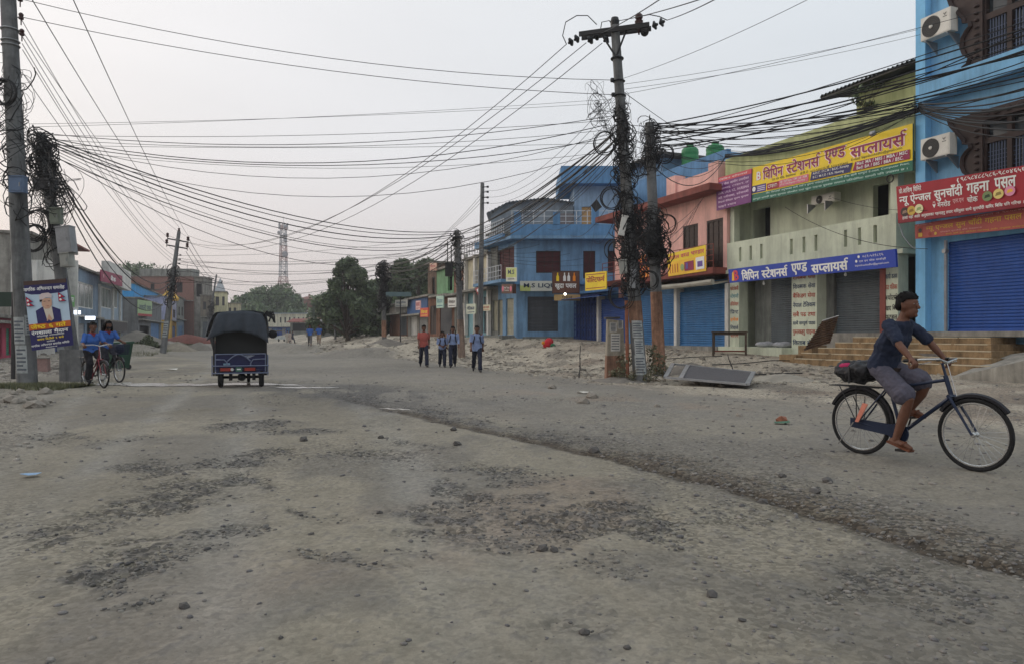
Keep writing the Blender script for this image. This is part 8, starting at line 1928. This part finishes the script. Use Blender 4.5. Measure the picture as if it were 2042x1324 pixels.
c = at_ground(84, 26); root = thing('stone_block', 'pinkish square stone block behind the left poles', 'block', c); m = MB(Matrix.Translation(c) @ Matrix.Rotation(.3, 4, 'Z')); m.hexa([(-.22,-.2,-.1),(.22,-.2,-.1),(.22,.2,-.1),(-.22,.2,-.1),(-.21,-.19,.42),(.2,-.19,.44),(.2,.19,.44),(-.2,.19,.43)]); m.build('block', M('pink_stone', (150,122,116), .9, .25, 5, .2, .3), root)
m = MB(Matrix.Translation(c) @ Matrix.Rotation(.3, 4, 'Z')); m.box(-.24,.23,-.22,.21,.445,.475); m.build('cap', C_['cement'], root)
# grass round the left poles (blades past counting)
def grass(name, label, n, f, hmin, hmax, mat, seed):
    r = np.random.default_rng(seed); pts = f(r, n); n = len(pts); z = gz_ground(pts[:,0], pts[:,1]); a = r.random(n)*6.28; h = hmin+(hmax-hmin)*r.random(n)**1.5; w = .006+.008*r.random(n)
    lx, ly = np.cos(a+1.2)*h*(.2+.6*r.random(n)), np.sin(a+1.2)*h*(.2+.6*r.random(n)); dx, dy = np.cos(a)*w, np.sin(a)*w
    b0 = np.stack([pts[:,0]-dx, pts[:,1]-dy, z-.02], -1); b1 = np.stack([pts[:,0]+dx, pts[:,1]+dy, z-.02], -1); tp = np.stack([pts[:,0]+lx, pts[:,1]+ly, z+h], -1)
    v = np.stack([b0, b1, tp], 1).reshape(-1,3); me = bpy.data.meshes.new(name); me.vertices.add(3*n); me.vertices.foreach_set('co', v.ravel()); me.loops.add(3*n); me.loops.foreach_set('vertex_index', np.arange(3*n, dtype=np.int32)); me.polygons.add(n); me.polygons.foreach_set('loop_start', (np.arange(n)*3).astype(np.int32)); me.update(calc_edges=True); me.materials.append(mat)
    o = bpy.data.objects.new(name, me); COL.objects.link(o); return tag(o, label, None, None, 'stuff')
GRM = leaf_mat('grass_blades', (70,78,52), (118,116,82))
def gpatch(r, n):
    x = np.clip(r.normal(size=n)*.75, -2, 1.05) + P(75,770,18.2).x; y = 18.0 + r.normal(size=n)*.36; k = fbm(x*1.6, y*1.6, 140) > .40; return np.stack([x[k], y[k]], -1)
grass('grass', 'short dusty grass around the feet of the left poles', 16000, gpatch, .04, .16, GRM, 1)
def gp2(r, n):
    y = 30+60*r.random(n); x = -.359*y-6.2-1.5*r.random(n)**2*3; k = fbm(x*.8, y*.3, 141) > .52; return np.stack([x[k], y[k]], -1)
grass('verge_grass', 'dry grass tufts along the left verge', 9000, gp2, .08, .3, GRM, 2)
# litter
def litter(name, label, u, v, w, mat, seed):
    D = FPX*CAMZ/(v-HV); x = (u-CU)*D/FPX; z = gg(x, D)+.02; r_ = random.Random(seed); m = MB(); q = [Vector((x+w*(a-.5)*1.0+r_.uniform(-.1,.1)*w, D+w*.5*(b-.5), z+r_.uniform(.0,.06)*w*2)) for a, b in ((0,0),(.5,-.2),(1,0),(1,1),(.45,1.1),(0,1))]
    m.slab(q, (0,0,.003)); return tag(m.build(name, mat), label, 'litter')
litter('wrapper', 'crumpled pale blue plastic wrapper on the road at lower left', 62, 949, .14, M('plastic_blue', (120,160,196), .35, .2, 20), 1)
litter('paper_scrap', 'white torn strip lying on the right verge before the poles', 1165, 784, .35, M('paper_white', (200,196,186), .9, .1), 2)
litter('paper_scrap', 'pale flat scrap lying on the road beyond the puddle', 341, 738, .5, M('paper_white', (0,0,0)), 3)
litter('plastic_strip', 'green plastic strip on the right verge behind the rider', 1560, 842+4, .22, M('plastic_green', (48,96,72), .5, .1), 4)
# parked rickshaw far away near the end block
c = at_ground(559, 118); root = thing('parked_rickshaw', 'tiny distant tricycle taxi parked before the end block', 'tricycle taxi', c)
MB(Matrix.Translation(c)).hexa([(-.55,-.9,.35),(.55,-.9,.35),(.55,.9,.35),(-.55,.9,.35),(-.55,-.9,.9),(.55,-.9,.9),(.55,.9,.9),(-.55,.9,.9)]).build('body', M('auto_white', (180,184,180), .5, .1), root)
m = MB(Matrix.Translation(c)); m.hexa([(-.6,-.9,1.6),(.6,-.9,1.6),(.6,.9,1.6),(-.6,.9,1.6),(-.5,-.8,1.85),(.5,-.8,1.85),(.5,.8,1.85),(-.5,.8,1.85)]); 
for x in (-.55,.55):
    for y in (-.8,.8): m.tube([(x,y,.9),(x,y,1.6)], .03, 5)
m.build('roof', C_['dark_tin'], root)
for x, y in ((-.45,.6),(.45,.6),(0,-.8)): MB(Matrix.Translation(c)).lathe([(0,-.06),(.25,-.06),(.25,.06),(0,.06)], (x,y,.25), 14, 0, (1,0,0)).build('wheel', TY, root)
# ------------------------------------------------------------------ evening haze in the air
hz = bpy.data.materials.new('haze_air'); hz.use_nodes = True; hn = hz.node_tree; hn.nodes.clear()
ho = hn.nodes.new('ShaderNodeOutputMaterial'); hv = hn.nodes.new('ShaderNodeVolumePrincipled')
hv.inputs['Color'].default_value = (.93, .93, .96, 1); hv.inputs['Density'].default_value = .0007; hv.inputs['Anisotropy'].default_value = .2
hn.links.new(hv.outputs[0], ho.inputs['Volume'])
tag(MB().box(-800, 800, -200, 900, -1.25, 46).build('haze', hz), None, None, None, 'stuff')
